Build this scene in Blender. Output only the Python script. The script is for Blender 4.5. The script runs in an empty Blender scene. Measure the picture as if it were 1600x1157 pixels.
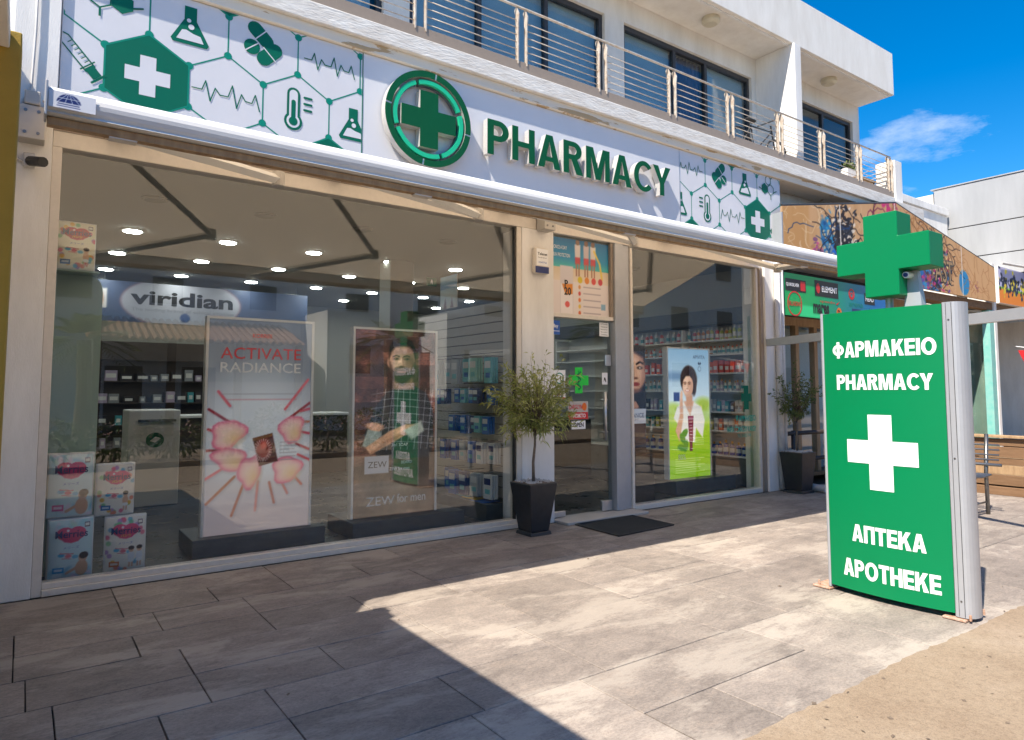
import bpy, bmesh, math, random
import numpy as np
from mathutils import Vector, Matrix, Euler

random.seed(7)
NR = np.random.RandomState(11)
SC = bpy.context.scene
COL = SC.collection

# ------------------------------------------------------------------ camera
cam_d = bpy.data.cameras.new('camera')
cam_d.sensor_width = 36.0
cam_d.lens = 24.0
cam_d.shift_y = -45.5 / 1600.0
cam_d.clip_start = 0.05
cam_d.clip_end = 2000.0
cam = bpy.data.objects.new('camera', cam_d)
COL.objects.link(cam)
cam.location = (0.0, -5.758, 1.40)
cam.rotation_euler = (math.radians(90 + 4.13), 0.0, math.radians(-35.7))
SC.camera = cam

# ------------------------------------------------------------------ light
SUN_AZ = math.radians(71.0)      # direction the light travels, from +y towards +x
SUN_EL = math.radians(53.0)
world = bpy.data.worlds.new('World')
SC.world = world
world.use_nodes = True
wn, wl = world.node_tree.nodes, world.node_tree.links
wn.clear()
w_out = wn.new('ShaderNodeOutputWorld')
w_bg = wn.new('ShaderNodeBackground')
w_bg.inputs['Strength'].default_value = 0.098
sky = wn.new('ShaderNodeTexSky')
sky.sky_type = 'NISHITA'
sky.sun_disc = False
sky.sun_elevation = SUN_EL
sky.sun_rotation = math.radians(180) + SUN_AZ
sky.altitude = 0.0
sky.air_density = 1.0
sky.dust_density = 0.25
sky.ozone_density = 4.0
# thin fair-weather clouds, a property of the whole sky dome
tc = wn.new('ShaderNodeTexCoord')
mp = wn.new('ShaderNodeMapping')
mp.inputs['Scale'].default_value = (1.0, 1.0, 2.6)
mp.inputs['Location'].default_value = (1.37, 1.82, 0.30)
cn = wn.new('ShaderNodeTexNoise')
cn.inputs['Scale'].default_value = 3.4
cn.inputs['Detail'].default_value = 8.0
cn.inputs['Roughness'].default_value = 0.62
cr = wn.new('ShaderNodeValToRGB')
cr.color_ramp.elements[0].position = 0.622
cr.color_ramp.elements[0].color = (0, 0, 0, 1)
cr.color_ramp.elements[1].position = 0.84
cr.color_ramp.elements[1].color = (0.75, 0.75, 0.75, 1)
hs = wn.new('ShaderNodeHueSaturation')
hs.inputs['Saturation'].default_value = 1.45
hs.inputs['Value'].default_value = 1.0
cmx = wn.new('ShaderNodeMixRGB')
cmx.inputs['Color2'].default_value = (6.5, 6.8, 7.4, 1)
wl.new(tc.outputs['Generated'], mp.inputs['Vector'])
wl.new(mp.outputs['Vector'], cn.inputs['Vector'])
wl.new(cn.outputs['Fac'], cr.inputs['Fac'])
wl.new(sky.outputs['Color'], hs.inputs['Color'])
wl.new(hs.outputs['Color'], cmx.inputs['Color1'])
wl.new(cr.outputs['Color'], cmx.inputs['Fac'])
wl.new(cmx.outputs['Color'], w_bg.inputs['Color'])
wl.new(w_bg.outputs['Background'], w_out.inputs['Surface'])

sun_d = bpy.data.lights.new('sun', 'SUN')
sun_d.energy = 4.7
sun_d.angle = math.radians(0.53)
sun_d.color = (1.0, 0.91, 0.78)
sun = bpy.data.objects.new('sun', sun_d)
COL.objects.link(sun)
LD = Vector((math.sin(SUN_AZ) * math.cos(SUN_EL), math.cos(SUN_AZ) * math.cos(SUN_EL), -math.sin(SUN_EL)))
sun.rotation_euler = LD.to_track_quat('-Z', 'Y').to_euler()
sun.location = (-10, -8, 20)

SC.view_settings.view_transform = 'Standard'
SC.view_settings.look = 'None'
SC.view_settings.exposure = 0.98
SC.view_settings.gamma = 1.0
SC.view_settings.use_curve_mapping = False
SC.render.engine = 'CYCLES'
SC.cycles.use_denoising = True
SC.cycles.max_bounces = 8
SC.cycles.transparent_max_bounces = 24
SC.cycles.caustics_reflective = False
SC.cycles.caustics_refractive = False
SC.cycles.sample_clamp_indirect = 6.0

# ------------------------------------------------------------------ helpers
def lin(c):
    return tuple(((x / 12.92) if x <= 0.04045 else ((x + 0.055) / 1.055) ** 2.4) for x in c)

def hx(h):
    return tuple(int(h[i:i + 2], 16) / 255 for i in (0, 2, 4))

MATS = {}
def mat(name, col, rough=0.5, metal=0.0, var=0.0, scale=6.0, bump=0.0, bscale=60.0, spec=0.5, tint=None, coat=0.0, stretch=None):
    """Principled material with noise variation between col and tint and fine bump."""
    if name in MATS:
        return MATS[name]
    m = bpy.data.materials.new(name)
    m.use_nodes = True
    n, l = m.node_tree.nodes, m.node_tree.links
    b = n['Principled BSDF']
    b.inputs['Base Color'].default_value = (*col, 1)
    b.inputs['Roughness'].default_value = rough
    b.inputs['Metallic'].default_value = metal
    b.inputs['Specular IOR Level'].default_value = spec
    b.inputs['Coat Weight'].default_value = coat
    g = n.new('ShaderNodeNewGeometry')
    src = g.outputs['Position']
    if stretch:
        sm = n.new('ShaderNodeMapping')
        sm.inputs['Scale'].default_value = stretch
        l.new(src, sm.inputs['Vector'])
        src = sm.outputs['Vector']
    if var > 0:
        t = n.new('ShaderNodeTexNoise')
        t.inputs['Scale'].default_value = scale
        t.inputs['Detail'].default_value = 6
        t.inputs['Roughness'].default_value = 0.65
        l.new(src, t.inputs['Vector'])
        r = n.new('ShaderNodeMapRange')
        r.inputs['From Min'].default_value = 0.32
        r.inputs['From Max'].default_value = 0.72
        l.new(t.outputs['Fac'], r.inputs['Value'])
        mx = n.new('ShaderNodeMixRGB')
        t2 = tint if tint else tuple(max(0, c * (1 - var)) for c in col)
        mx.inputs['Color1'].default_value = (*col, 1)
        mx.inputs['Color2'].default_value = (*t2, 1)
        l.new(r.outputs['Result'], mx.inputs['Fac'])
        l.new(mx.outputs['Color'], b.inputs['Base Color'])
        r2 = n.new('ShaderNodeMapRange')
        r2.inputs['To Min'].default_value = max(0.02, rough - 0.08)
        r2.inputs['To Max'].default_value = min(1.0, rough + 0.1)
        l.new(t.outputs['Fac'], r2.inputs['Value'])
        l.new(r2.outputs['Result'], b.inputs['Roughness'])
    if bump > 0:
        t3 = n.new('ShaderNodeTexNoise')
        t3.inputs['Scale'].default_value = bscale
        t3.inputs['Detail'].default_value = 4
        l.new(src, t3.inputs['Vector'])
        bp = n.new('ShaderNodeBump')
        bp.inputs['Strength'].default_value = bump
        bp.inputs['Distance'].default_value = 0.01
        l.new(t3.outputs['Fac'], bp.inputs['Height'])
        l.new(bp.outputs['Normal'], b.inputs['Normal'])
    MATS[name] = m
    return m

def emit_mat(name, col, strength):
    m = bpy.data.materials.new(name)
    m.use_nodes = True
    b = m.node_tree.nodes['Principled BSDF']
    b.inputs['Base Color'].default_value = (*col, 1)
    b.inputs['Emission Color'].default_value = (*col, 1)
    b.inputs['Emission Strength'].default_value = strength
    MATS[name] = m
    return m

def glass_mat(name, tint=(0.93, 0.96, 0.95), ior=1.5, gain=1.0, rough=0.0):
    m = bpy.data.materials.new(name)
    m.use_nodes = True
    n, l = m.node_tree.nodes, m.node_tree.links
    n.clear()
    o = n.new('ShaderNodeOutputMaterial')
    mx = n.new('ShaderNodeMixShader')
    tr = n.new('ShaderNodeBsdfTransparent')
    tr.inputs['Color'].default_value = (*tint, 1)
    gl = n.new('ShaderNodeBsdfGlossy')
    gl.inputs['Roughness'].default_value = rough
    # Schlick reflectance from the angle of view, the same on both faces of the sheet
    g = n.new('ShaderNodeNewGeometry')
    dt = n.new('ShaderNodeVectorMath'); dt.operation = 'DOT_PRODUCT'
    l.new(g.outputs['Incoming'], dt.inputs[0]); l.new(g.outputs['Normal'], dt.inputs[1])
    def mth(op, a, b_=None):
        x = n.new('ShaderNodeMath'); x.operation = op
        for i, q in enumerate((a, b_)):
            if q is None: continue
            if isinstance(q, (int, float)): x.inputs[i].default_value = q
            else: l.new(q, x.inputs[i])
        return x.outputs[0]
    f0 = ((ior - 1) / (ior + 1)) ** 2
    om = mth('SUBTRACT', 1.0, mth('ABSOLUTE', dt.outputs['Value']))
    F = mth('ADD', f0, mth('MULTIPLY', 1 - f0, mth('POWER', om, 5.0)))
    ml = n.new('ShaderNodeMath')
    ml.operation = 'MULTIPLY'
    ml.inputs[1].default_value = gain
    ml.use_clamp = True
    l.new(F, ml.inputs[0])
    l.new(ml.outputs['Value'], mx.inputs['Fac'])
    l.new(tr.outputs['BSDF'], mx.inputs[1])
    l.new(gl.outputs['BSDF'], mx.inputs[2])
    l.new(mx.outputs['Shader'], o.inputs['Surface'])
    MATS[name] = m
    return m

def print_mat(name, rough=0.35, emission=0.0):
    m = bpy.data.materials.new(name)
    m.use_nodes = True
    n, l = m.node_tree.nodes, m.node_tree.links
    b = n['Principled BSDF']
    a = n.new('ShaderNodeAttribute')
    a.attribute_name = 'Col'
    l.new(a.outputs['Color'], b.inputs['Base Color'])
    b.inputs['Roughness'].default_value = rough
    if emission:
        l.new(a.outputs['Color'], b.inputs['Emission Color'])
        b.inputs['Emission Strength'].default_value = emission
    MATS[name] = m
    return m

def link(o, parent=None):
    COL.objects.link(o)
    if parent is not None:
        o.parent = parent
        if parent.type == 'EMPTY':
            o.location = -Vector(parent.location)
    return o

def thing(name, label, cat, loc=(0, 0, 0), group=None):
    o = bpy.data.objects.new(name, None)
    o.empty_display_size = 0.1
    COL.objects.link(o)
    o.location = loc
    o['label'] = label
    o['category'] = cat
    if group:
        o['group'] = group
    return o

def tag(o, label, cat, group=None):
    o['label'] = label
    o['category'] = cat
    if group:
        o['group'] = group
    return o

def copy_tree(o, parent=None):
    c = o.copy()
    COL.objects.link(c)
    if parent is not None:
        c.parent = parent
    for ch in list(o.children):
        copy_tree(ch, c)
    return c

class MB:
    """collects shapes for ONE mesh object"""
    def __init__(self):
        self.v, self.f = [], []
    def add(self, vs, fs):
        k = len(self.v)
        self.v += [tuple(p) for p in vs]
        self.f += [tuple(i + k for i in q) for q in fs]
        return self
    def box(self, x0, x1, y0, y1, z0, z1):
        return self.add([(x0, y0, z0), (x1, y0, z0), (x1, y1, z0), (x0, y1, z0),
                         (x0, y0, z1), (x1, y0, z1), (x1, y1, z1), (x0, y1, z1)],
                        [(0, 3, 2, 1), (4, 5, 6, 7), (0, 1, 5, 4), (1, 2, 6, 5), (2, 3, 7, 6), (3, 0, 4, 7)])
    def frustum(self, cx, cy, z0, z1, a0, b0, a1, b1, rz=0.0):
        c, s = math.cos(rz), math.sin(rz)
        pts = []
        for z, a, b in ((z0, a0, b0), (z1, a1, b1)):
            for sx, sy in ((-1, -1), (1, -1), (1, 1), (-1, 1)):
                x, y = sx * a, sy * b
                pts.append((cx + c * x - s * y, cy + s * x + c * y, z))
        return self.add(pts, [(0, 3, 2, 1), (4, 5, 6, 7), (0, 1, 5, 4), (1, 2, 6, 5), (2, 3, 7, 6), (3, 0, 4, 7)])
    def tube(self, pts, r, n=8, cap=True, r2=None):
        pts = [Vector(p) for p in pts]
        rings = []
        m = len(pts)
        prev = None
        for i, p in enumerate(pts):
            if i == 0: d = pts[1] - pts[0]
            elif i == m - 1: d = pts[-1] - pts[-2]
            else: d = (pts[i + 1] - pts[i - 1])
            d.normalize()
            a = Vector((0, 0, 1)) if abs(d.z) < 0.9 else Vector((1, 0, 0))
            if prev is not None: a = prev
            e1 = (a - d * a.dot(d)).normalized()
            prev = e1
            e2 = d.cross(e1)
            rr = r if r2 is None else r + (r2 - r) * i / (m - 1)
            if isinstance(r, (list, tuple)): rr = r[i]
            rings.append([p + (e1 * math.cos(2 * math.pi * j / n) + e2 * math.sin(2 * math.pi * j / n)) * rr for j in range(n)])
        vs = [q for R in rings for q in R]
        fs = []
        for i in range(m - 1):
            for j in range(n):
                fs.append((i * n + j, i * n + (j + 1) % n, (i + 1) * n + (j + 1) % n, (i + 1) * n + j))
        if cap:
            fs.append(tuple(range(n - 1, -1, -1)))
            fs.append(tuple((m - 1) * n + j for j in range(n)))
        return self.add(vs, fs)
    def lathe(self, cx, cy, prof, n=16):
        vs, fs = [], []
        for (r, z) in prof:
            for j in range(n):
                a = 2 * math.pi * j / n
                vs.append((cx + r * math.cos(a), cy + r * math.sin(a), z))
        for i in range(len(prof) - 1):
            for j in range(n):
                fs.append((i * n + j, i * n + (j + 1) % n, (i + 1) * n + (j + 1) % n, (i + 1) * n + j))
        fs.append(tuple(range(n - 1, -1, -1)))
        fs.append(tuple((len(prof) - 1) * n + j for j in range(n)))
        return self.add(vs, fs)
    def prism(self, pts, o, u, v, d):
        """polygon pts (2D, ccw) in the frame o,u,v pushed out by depth d along u x v"""
        o, u, v = Vector(o), Vector(u), Vector(v)
        w = u.cross(v)
        k = len(pts)
        if d == 0:
            return self.add([o + u * a + v * b for a, b in pts], [tuple(range(k))])
        vs = [o + u * a + v * b for a, b in pts] + [o + u * a + v * b + w * d for a, b in pts]
        fs = [tuple(range(k - 1, -1, -1)), tuple(range(k, 2 * k))]
        fs += [(i, (i + 1) % k, k + (i + 1) % k, k + i) for i in range(k)]
        return self.add(vs, fs)
    def build(self, name, m, parent=None, bevel=0.0, smooth=False, seg=1):
        me = bpy.data.meshes.new(name)
        me.from_pydata([tuple(p) for p in self.v], [], self.f)
        if bevel > 0:
            bm = bmesh.new()
            bm.from_mesh(me)
            bmesh.ops.bevel(bm, geom=list(bm.edges), offset=bevel, segments=seg, affect='EDGES', profile=0.5)
            bm.to_mesh(me)
            bm.free()
        if smooth:
            me.polygons.foreach_set('use_smooth', [True] * len(me.polygons))
        me.materials.append(MATS[m] if isinstance(m, str) else m)
        me.update()
        o = bpy.data.objects.new(name, me)
        return link(o, parent)

def multi(name, parts, parent):
    """one mesh made of several differently printed layers: parts = {material: MB}"""
    me = bpy.data.meshes.new(name)
    vs, fs, mi = [], [], []
    for i, (m, mb) in enumerate(parts.items()):
        k = len(vs)
        vs += mb.v
        fs += [tuple(q + k for q in f) for f in mb.f]
        mi += [i] * len(mb.f)
        me.materials.append(MATS[m])
    me.from_pydata(vs, [], fs)
    me.polygons.foreach_set('material_index', mi)
    me.update()
    return link(bpy.data.objects.new(name, me), parent)

def box(name, m, parent, x0, x1, y0, y1, z0, z1, bevel=0.0):
    return MB().box(min(x0, x1), max(x0, x1), min(y0, y1), max(y0, y1), min(z0, z1), max(z0, z1)).build(name, m, parent, bevel)

X_, Y_, Z_ = Vector((1, 0, 0)), Vector((0, 1, 0)), Vector((0, 0, 1))

def arcp(cx, cy, rx, ry, a0, a1, n=12):
    return [(cx + rx * math.cos(a0 + (a1 - a0) * i / n), cy + ry * math.sin(a0 + (a1 - a0) * i / n)) for i in range(n + 1)]

def block_glyph(ch, t):
    """outlines (first the body, then holes) of a heavy sans capital of height 1, stem t; returns (width, loops)"""
    u = t * 0.86
    hp = math.pi / 2
    if ch == 'I': return t, [[(0, 0), (t, 0), (t, 1), (0, 1)]]
    if ch == 'H':
        w = 0.52 + t * 0.95
        return w, [[(0, 0), (t, 0), (t, 0.5 - u / 2), (w - t, 0.5 - u / 2), (w - t, 0), (w, 0), (w, 1), (w - t, 1), (w - t, 0.5 + u / 2), (t, 0.5 + u / 2), (t, 1), (0, 1)]]
    if ch == 'T':
        w = 0.50 + t * 0.75; c = w / 2
        return w, [[(c - t / 2, 0), (c + t / 2, 0), (c + t / 2, 1 - u), (w, 1 - u), (w, 1), (0, 1), (0, 1 - u), (c - t / 2, 1 - u)]]
    if ch == 'E':
        w = 0.44 + t * 0.8
        return w, [[(0, 0), (w, 0), (w, u), (t, u), (t, 0.5 - u / 2), (w * 0.94, 0.5 - u / 2), (w * 0.94, 0.5 + u / 2), (t, 0.5 + u / 2), (t, 1 - u), (w * 0.98, 1 - u), (w * 0.98, 1), (0, 1)]]
    if ch == '\u041f':
        w = 0.50 + t * 0.95
        return w, [[(0, 0), (t, 0), (t, 1 - u), (w - t, 1 - u), (w - t, 0), (w, 0), (w, 1), (0, 1)]]
    if ch == 'A':
        w = 0.56 + t * 0.95; c = w / 2; hf = t * 0.58; b = t * 1.12
        xl = lambda z: b + (c - b) * z / (1.0 - 0.18 + 0.0)
        z0, z1, zt = 0.20, 0.20 + u * 0.9, 0.80
        il = lambda z: b + (c - b) * z / zt
        return w, [[(0, 0), (b, 0), (il(z0), z0), (w - il(z0), z0), (w - b, 0), (w, 0), (c + hf, 1), (c - hf, 1)], [(il(z1), z1), (w - il(z1), z1), (c, zt)]]
    if ch == 'M':
        w = 0.62 + t * 1.3; c = w / 2; d = t * 1.38
        return w, [[(0, 0), (t * 0.95, 0), (t * 0.95, 0.70), (c - t * 0.48, 0), (c + t * 0.48, 0), (w - t * 0.95, 0.70), (w - t * 0.95, 0), (w, 0), (w, 1), (w - d, 1), (c, 0.36), (d, 1), (0, 1)]]
    if ch == 'K':
        w = 0.54 + t * 0.95
        return w, [[(0, 0), (t, 0), (t, 0.30), (t + 0.13, 0.44), (w - t * 1.28, 0), (w, 0), (t + 0.16 + t * 0.42, 0.62), (w - 0.02, 1), (w - t * 1.30, 1), (t, 0.62), (t, 1), (0, 1)]]
    if ch == 'Y':
        w = 0.56 + t * 0.95; c = w / 2
        return w, [[(c - t / 2, 0), (c + t / 2, 0), (c + t / 2, 0.42), (w, 1), (w - t * 1.18, 1), (c, 0.60), (t * 1.18, 1), (0, 1), (c - t / 2, 0.42)]]
    if ch == 'O':
        w = 0.66 + t * 0.95; c = w / 2
        return w, [arcp(c, 0.5, c, 0.515, 0, 2 * math.pi, 28)[:-1], arcp(c, 0.5, c - t, 0.515 - u, 0, 2 * math.pi, 28)[:-1]]
    if ch == 'C':
        w = 0.60 + t * 0.9; c = w * 0.53; a = 0.72
        return w, [arcp(c, 0.5, c, 0.515, a, 2 * math.pi - a, 24) + arcp(c, 0.5, c - t, 0.515 - u, 2 * math.pi - a - 0.02, a + 0.02, 24)]
    if ch in 'PR':
        w = 0.46 + t * 0.9; zb = 0.40 if ch == 'P' else 0.44
        r = (1 - zb) / 2; rx = min(r * 1.0, w - t)
        body = [(0, 0), (t, 0), (t, zb)]
        if ch == 'R':
            w2 = w + 0.05
            body = [(0, 0), (t, 0), (t, zb), (t + 0.08, zb), (w2 - t * 1.28, 0), (w2, 0), (w - rx * 0.55, zb + 0.022)]
        body += arcp(w - rx, zb + r, rx, r, -hp if ch == 'P' else -hp + 0.45, hp, 12) + [(0, 1)]
        hole = [(t, zb + u)] + arcp(w - rx, zb + r, rx - t, r - u, -hp, hp, 10) + [(t, 1 - u)]
        return (w if ch == 'P' else w + 0.05), [body, hole]
    if ch == '\u03a6':
        w = 0.66 + t * 1.1; c = w / 2; ry = 0.36; s = t / 2
        a = math.asin(min(1, s / c)); top = arcp(c, 0.5, c, ry, -hp + a, hp - a, 16); bot = arcp(c, 0.5, c, ry, hp + a, 3 * hp - a, 16)
        inr = c - t * 0.95; ryi = ry - u * 0.85; ai = math.asin(min(1, s / inr))
        return w, [[(c + s, -0.03)] + top + [(c + s, 1.03), (c - s, 1.03)] + bot + [(c - s, -0.03)],
                   [(c + s, 0.5 - ryi * math.cos(ai))] + arcp(c, 0.5, inr, ryi, -hp + ai, hp - ai, 12), [(c - s, 0.5 + ryi * math.cos(ai))] + arcp(c, 0.5, inr, ryi, hp + ai, 3 * hp - ai, 12)]
    return 0.3, []

_tc = {}
def block(s, t, solid=False, gap=0.06):
    """list of (x offset, width, verts, faces) for a word set in the heavy capitals"""
    out, x = [], 0.0
    for ch in s:
        k = ('block', ch, t, solid)
        w, loops = block_glyph(ch, t)
        if k not in _tc:
            c = bpy.data.curves.new('g', 'CURVE')
            c.dimensions = '2D'
            c.fill_mode = 'BOTH' if solid else 'FRONT'
            if solid: c.extrude = 0.5
            for lp in loops:
                sp = c.splines.new('POLY')
                sp.points.add(len(lp) - 1)
                for q, (a, b_) in zip(sp.points, lp): q.co = (a, b_, 0, 1)
                sp.use_cyclic_u = True
            o = bpy.data.objects.new('g', c)
            COL.objects.link(o)
            me = bpy.data.meshes.new_from_object(o.evaluated_get(bpy.context.evaluated_depsgraph_get()))
            _tc[k] = (np.array([v.co[:] for v in me.vertices]).reshape(-1, 3), [tuple(p.vertices) for p in me.polygons])
            bpy.data.objects.remove(o); bpy.data.curves.remove(c); bpy.data.meshes.remove(me)
        out.append((x, w, *_tc[k]))
        x += w + gap - (0.09 if ch == 'C' else 0.0)
    return out, x - gap

def block_text(s, m, parent, o, u, v, width, height, t=0.24, warp=None, name='lettering', gap=0.06):
    gl, tot = block(s, t, False, gap)
    o, u, v = Vector(o), Vector(u), Vector(v)
    mb = MB()
    for x, w, vs, fs in gl:
        pts = []
        for p in vs:
            q = o + u * ((p[0] + x) / tot - 0.5) * width + v * (p[1] - 0.5) * height
            pts.append(warp(q) if warp else q)
        mb.add(pts, fs)
    return mb.build(name, m, parent)
def glyphs(s, bold=0.0, solid=False, res=3):
    k = (s, bold, solid, res)
    if k in _tc: return _tc[k]
    c = bpy.data.curves.new('t', 'FONT')
    c.body = s
    c.offset = bold
    c.resolution_u = res
    c.fill_mode = 'BOTH' if solid else 'FRONT'
    if solid: c.extrude = 0.5
    o = bpy.data.objects.new('t', c)
    COL.objects.link(o)
    dg = bpy.context.evaluated_depsgraph_get()
    me = bpy.data.meshes.new_from_object(o.evaluated_get(dg))
    vs = np.array([v.co[:] for v in me.vertices]).reshape(-1, 3)
    fs = [tuple(p.vertices) for p in me.polygons]
    bpy.data.objects.remove(o)
    bpy.data.curves.remove(c)
    bpy.data.meshes.remove(me)
    _tc[k] = (vs, fs)
    return vs, fs

def text(s, m, parent, o, u=X_, v=Z_, width=None, height=None, bold=0.0, depth=0.0, name='lettering', align='C', warp=None, slant=0.0, res=3):
    vs, fs = glyphs(s, bold, depth > 0, res)
    if len(vs) == 0: return None
    lo, hi = vs.min(0), vs.max(0)
    bw, bh = hi[0] - lo[0], max(1e-6, hi[1] - lo[1])
    if width and height: sx, sy = width / bw, height / bh
    elif width: sx = sy = width / bw
    else: sx = sy = height / bh
    ox = {'C': 0.5, 'L': 0.0, 'R': 1.0}[align]
    o, u, v = Vector(o), Vector(u), Vector(v)
    w = u.cross(v)
    out = []
    for p in vs:
        b = (p[1] - lo[1] - bh / 2) * sy
        a = (p[0] - lo[0] - bw * ox) * sx + slant * b
        d = (p[2] + 0.5) * depth if depth > 0 else 0.0
        q = o + u * a + v * b + w * d
        out.append(warp(q) if warp else q)
    mb = MB()
    mb.add(out, fs)
    return mb.build(name, m, parent)

# --------- flat prints: a fine grid whose points carry the printed colours
class Paint:
    def __init__(self, aspect, nx):
        self.nx, self.ny = nx, max(2, int(nx * aspect))
        self.a = aspect
        self.u, self.v = np.meshgrid(np.linspace(0, 1, self.nx), np.linspace(0, aspect, self.ny))
        self.img = np.ones((self.ny, self.nx, 3))
        self.px = 1.0 / nx
    def mix(self, mask, col):
        mask = np.clip(mask, 0, 1)[..., None]
        self.img = self.img * (1 - mask) + np.array(col)[None, None, :] * mask
        return self
    def fill(self, col):
        return self.mix(np.ones_like(self.u), col)
    def grad(self, bot, top, v0=0.0, v1=None):
        v1 = self.a if v1 is None else v1
        t = np.clip((self.v - v0) / (v1 - v0), 0, 1)[..., None]
        m = ((self.v >= v0) & (self.v <= v1))[..., None]
        g = np.array(bot) * (1 - t) + np.array(top) * t
        self.img = np.where(m, g, self.img)
        return self
    def ell(self, cx, cy, rx, ry, col, soft=None, rot=0.0, alpha=1.0):
        c, s = math.cos(rot), math.sin(rot)
        dx, dy = self.u - cx, self.v - cy
        a, b = (c * dx + s * dy) / rx, (-s * dx + c * dy) / ry
        d = (np.sqrt(a * a + b * b) - 1) * min(rx, ry)
        soft = soft or self.px
        return self.mix(np.clip(0.5 - d / soft, 0, 1) * alpha, col)
    def poly(self, pts, col, soft=None, alpha=1.0):
        soft = soft or self.px
        d = np.full(self.u.shape, 1e9)
        ins = np.zeros(self.u.shape, bool)
        n = len(pts)
        for i in range(n):
            ax, ay = pts[i]
            bx, by = pts[(i + 1) % n]
            ex, ey = bx - ax, by - ay
            t = np.clip(((self.u - ax) * ex + (self.v - ay) * ey) / (ex * ex + ey * ey + 1e-12), 0, 1)
            d = np.minimum(d, np.hypot(self.u - ax - t * ex, self.v - ay - t * ey))
            cond = ((ay > self.v) != (by > self.v))
            xi = ax + (self.v - ay) * ex / (ey if abs(ey) > 1e-12 else 1e-12)
            ins ^= cond & (self.u < xi)
        sd = np.where(ins, -d, d)
        return self.mix(np.clip(0.5 - sd / soft, 0, 1) * alpha, col)
    def rect(self, x0, y0, x1, y1, col, soft=None, alpha=1.0):
        return self.poly([(x0, y0), (x1, y0), (x1, y1), (x0, y1)], col, soft, alpha)
    def line(self, pts, w, col, soft=None, alpha=1.0):
        soft = soft or self.px
        d = np.full(self.u.shape, 1e9)
        for (ax, ay), (bx, by) in zip(pts[:-1], pts[1:]):
            ex, ey = bx - ax, by - ay
            t = np.clip(((self.u - ax) * ex + (self.v - ay) * ey) / (ex * ex + ey * ey + 1e-12), 0, 1)
            d = np.minimum(d, np.hypot(self.u - ax - t * ex, self.v - ay - t * ey))
        return self.mix(np.clip(0.5 - (d - w / 2) / soft, 0, 1) * alpha, col)
    def noise(self, cells, rs, stretch=1.0):
        gx, gy = int(cells) + 2, max(2, int(cells * self.a * stretch) + 2)
        g = rs.rand(gy, gx)
        x = self.u * cells
        y = self.v / self.a * (gy - 2)
        xi, yi = x.astype(int), y.astype(int)
        fx, fy = x - xi, y - yi
        fx, fy = fx * fx * (3 - 2 * fx), fy * fy * (3 - 2 * fy)
        return (g[yi, xi] * (1 - fx) + g[yi, xi + 1] * fx) * (1 - fy) + (g[yi + 1, xi] * (1 - fx) + g[yi + 1, xi + 1] * fx) * fy
    def grain(self, amt, rs, cells=40, stretch=1.0):
        n = (self.noise(cells, rs, stretch) - 0.5) * 2 * amt
        self.img = np.clip(self.img * (1 + n[..., None]), 0, 1)
        return self

def print_obj(name, P, m, parent, o, u, v, width, warp=None, rows=None):
    """P: Paint; lower-left corner o; width in metres along u"""
    o, u, v = np.array(o, float), np.array(u, float), np.array(v, float)
    ny, nx = P.ny, P.nx
    co = o + (P.u[..., None] * width) * u + (P.v[..., None] * width) * v
    if warp is not None: co = warp(co, P)
    co = co.reshape(-1, 3)
    idx = np.arange(ny * nx).reshape(ny, nx)
    q = np.stack([idx[:-1, :-1], idx[:-1, 1:], idx[1:, 1:], idx[1:, :-1]], -1).reshape(-1, 4)
    me = bpy.data.meshes.new(name)
    me.vertices.add(len(co))
    me.vertices.foreach_set('co', co.ravel())
    me.loops.add(q.size)
    me.loops.foreach_set('vertex_index', q.ravel().astype(np.int32))
    me.polygons.add(len(q))
    me.polygons.foreach_set('loop_start', np.arange(0, q.size, 4, dtype=np.int32))
    me.update(calc_edges=True)
    at = me.color_attributes.new('Col', 'FLOAT_COLOR', 'POINT')
    c = np.clip(P.img, 0, 1)
    c = np.where(c <= 0.04045, c / 12.92, ((c + 0.055) / 1.055) ** 2.4)
    c = c * 0.92
    rgba = np.concatenate([c.reshape(-1, 3), np.ones((ny * nx, 1))], 1)
    at.data.foreach_set('color', rgba.ravel().astype(np.float32))
    me.materials.append(MATS[m])
    ob = bpy.data.objects.new(name, me)
    return link(ob, parent)
# ------------------------------------------------------------------ materials
mat('white_paint', (0.84, 0.825, 0.80), 0.6, var=0.12, scale=2.6, bump=0.15, bscale=90, tint=(0.68, 0.66, 0.63), stretch=(1.8, 1.8, 0.4))
mat('upper_wall', (0.84, 0.81, 0.76), 0.75, var=0.2, scale=2.2, bump=0.2, bscale=120, tint=(0.71, 0.67, 0.61), stretch=(1.6, 1.6, 0.45))
mat('cream_frame', (0.72, 0.66, 0.585), 0.42, var=0.1, scale=20)
mat('brown_frame', (0.30, 0.24, 0.19), 0.45, var=0.1, scale=20)
mat('silver', (0.62, 0.62, 0.63), 0.32, metal=0.85, var=0.1, scale=12)
mat('silver_paint', (0.43, 0.44, 0.465), 0.38, metal=0.3, var=0.08, scale=12)
mat('steel', (0.24, 0.235, 0.23), 0.35, metal=0.9, var=0.2, scale=30)
mat('rail_metal', (0.66, 0.62, 0.56), 0.5, metal=0.2, var=0.35, scale=14, tint=(0.42, 0.30, 0.20))
mat('dark_metal', (0.07, 0.07, 0.075), 0.4, metal=0.4, var=0.2, scale=25)
mat('black_plastic', (0.02, 0.02, 0.022), 0.45, var=0.2, scale=30)
mat('charcoal_pot', (0.026, 0.027, 0.031), 0.42, var=0.3, scale=14, bump=0.1, bscale=200)
mat('rubber_mat', (0.022, 0.025, 0.027), 0.9, var=0.3, scale=40, bump=0.6, bscale=300)
mat('sign_white', (0.72, 0.72, 0.75), 0.38, var=0.05, scale=1.5)
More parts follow.
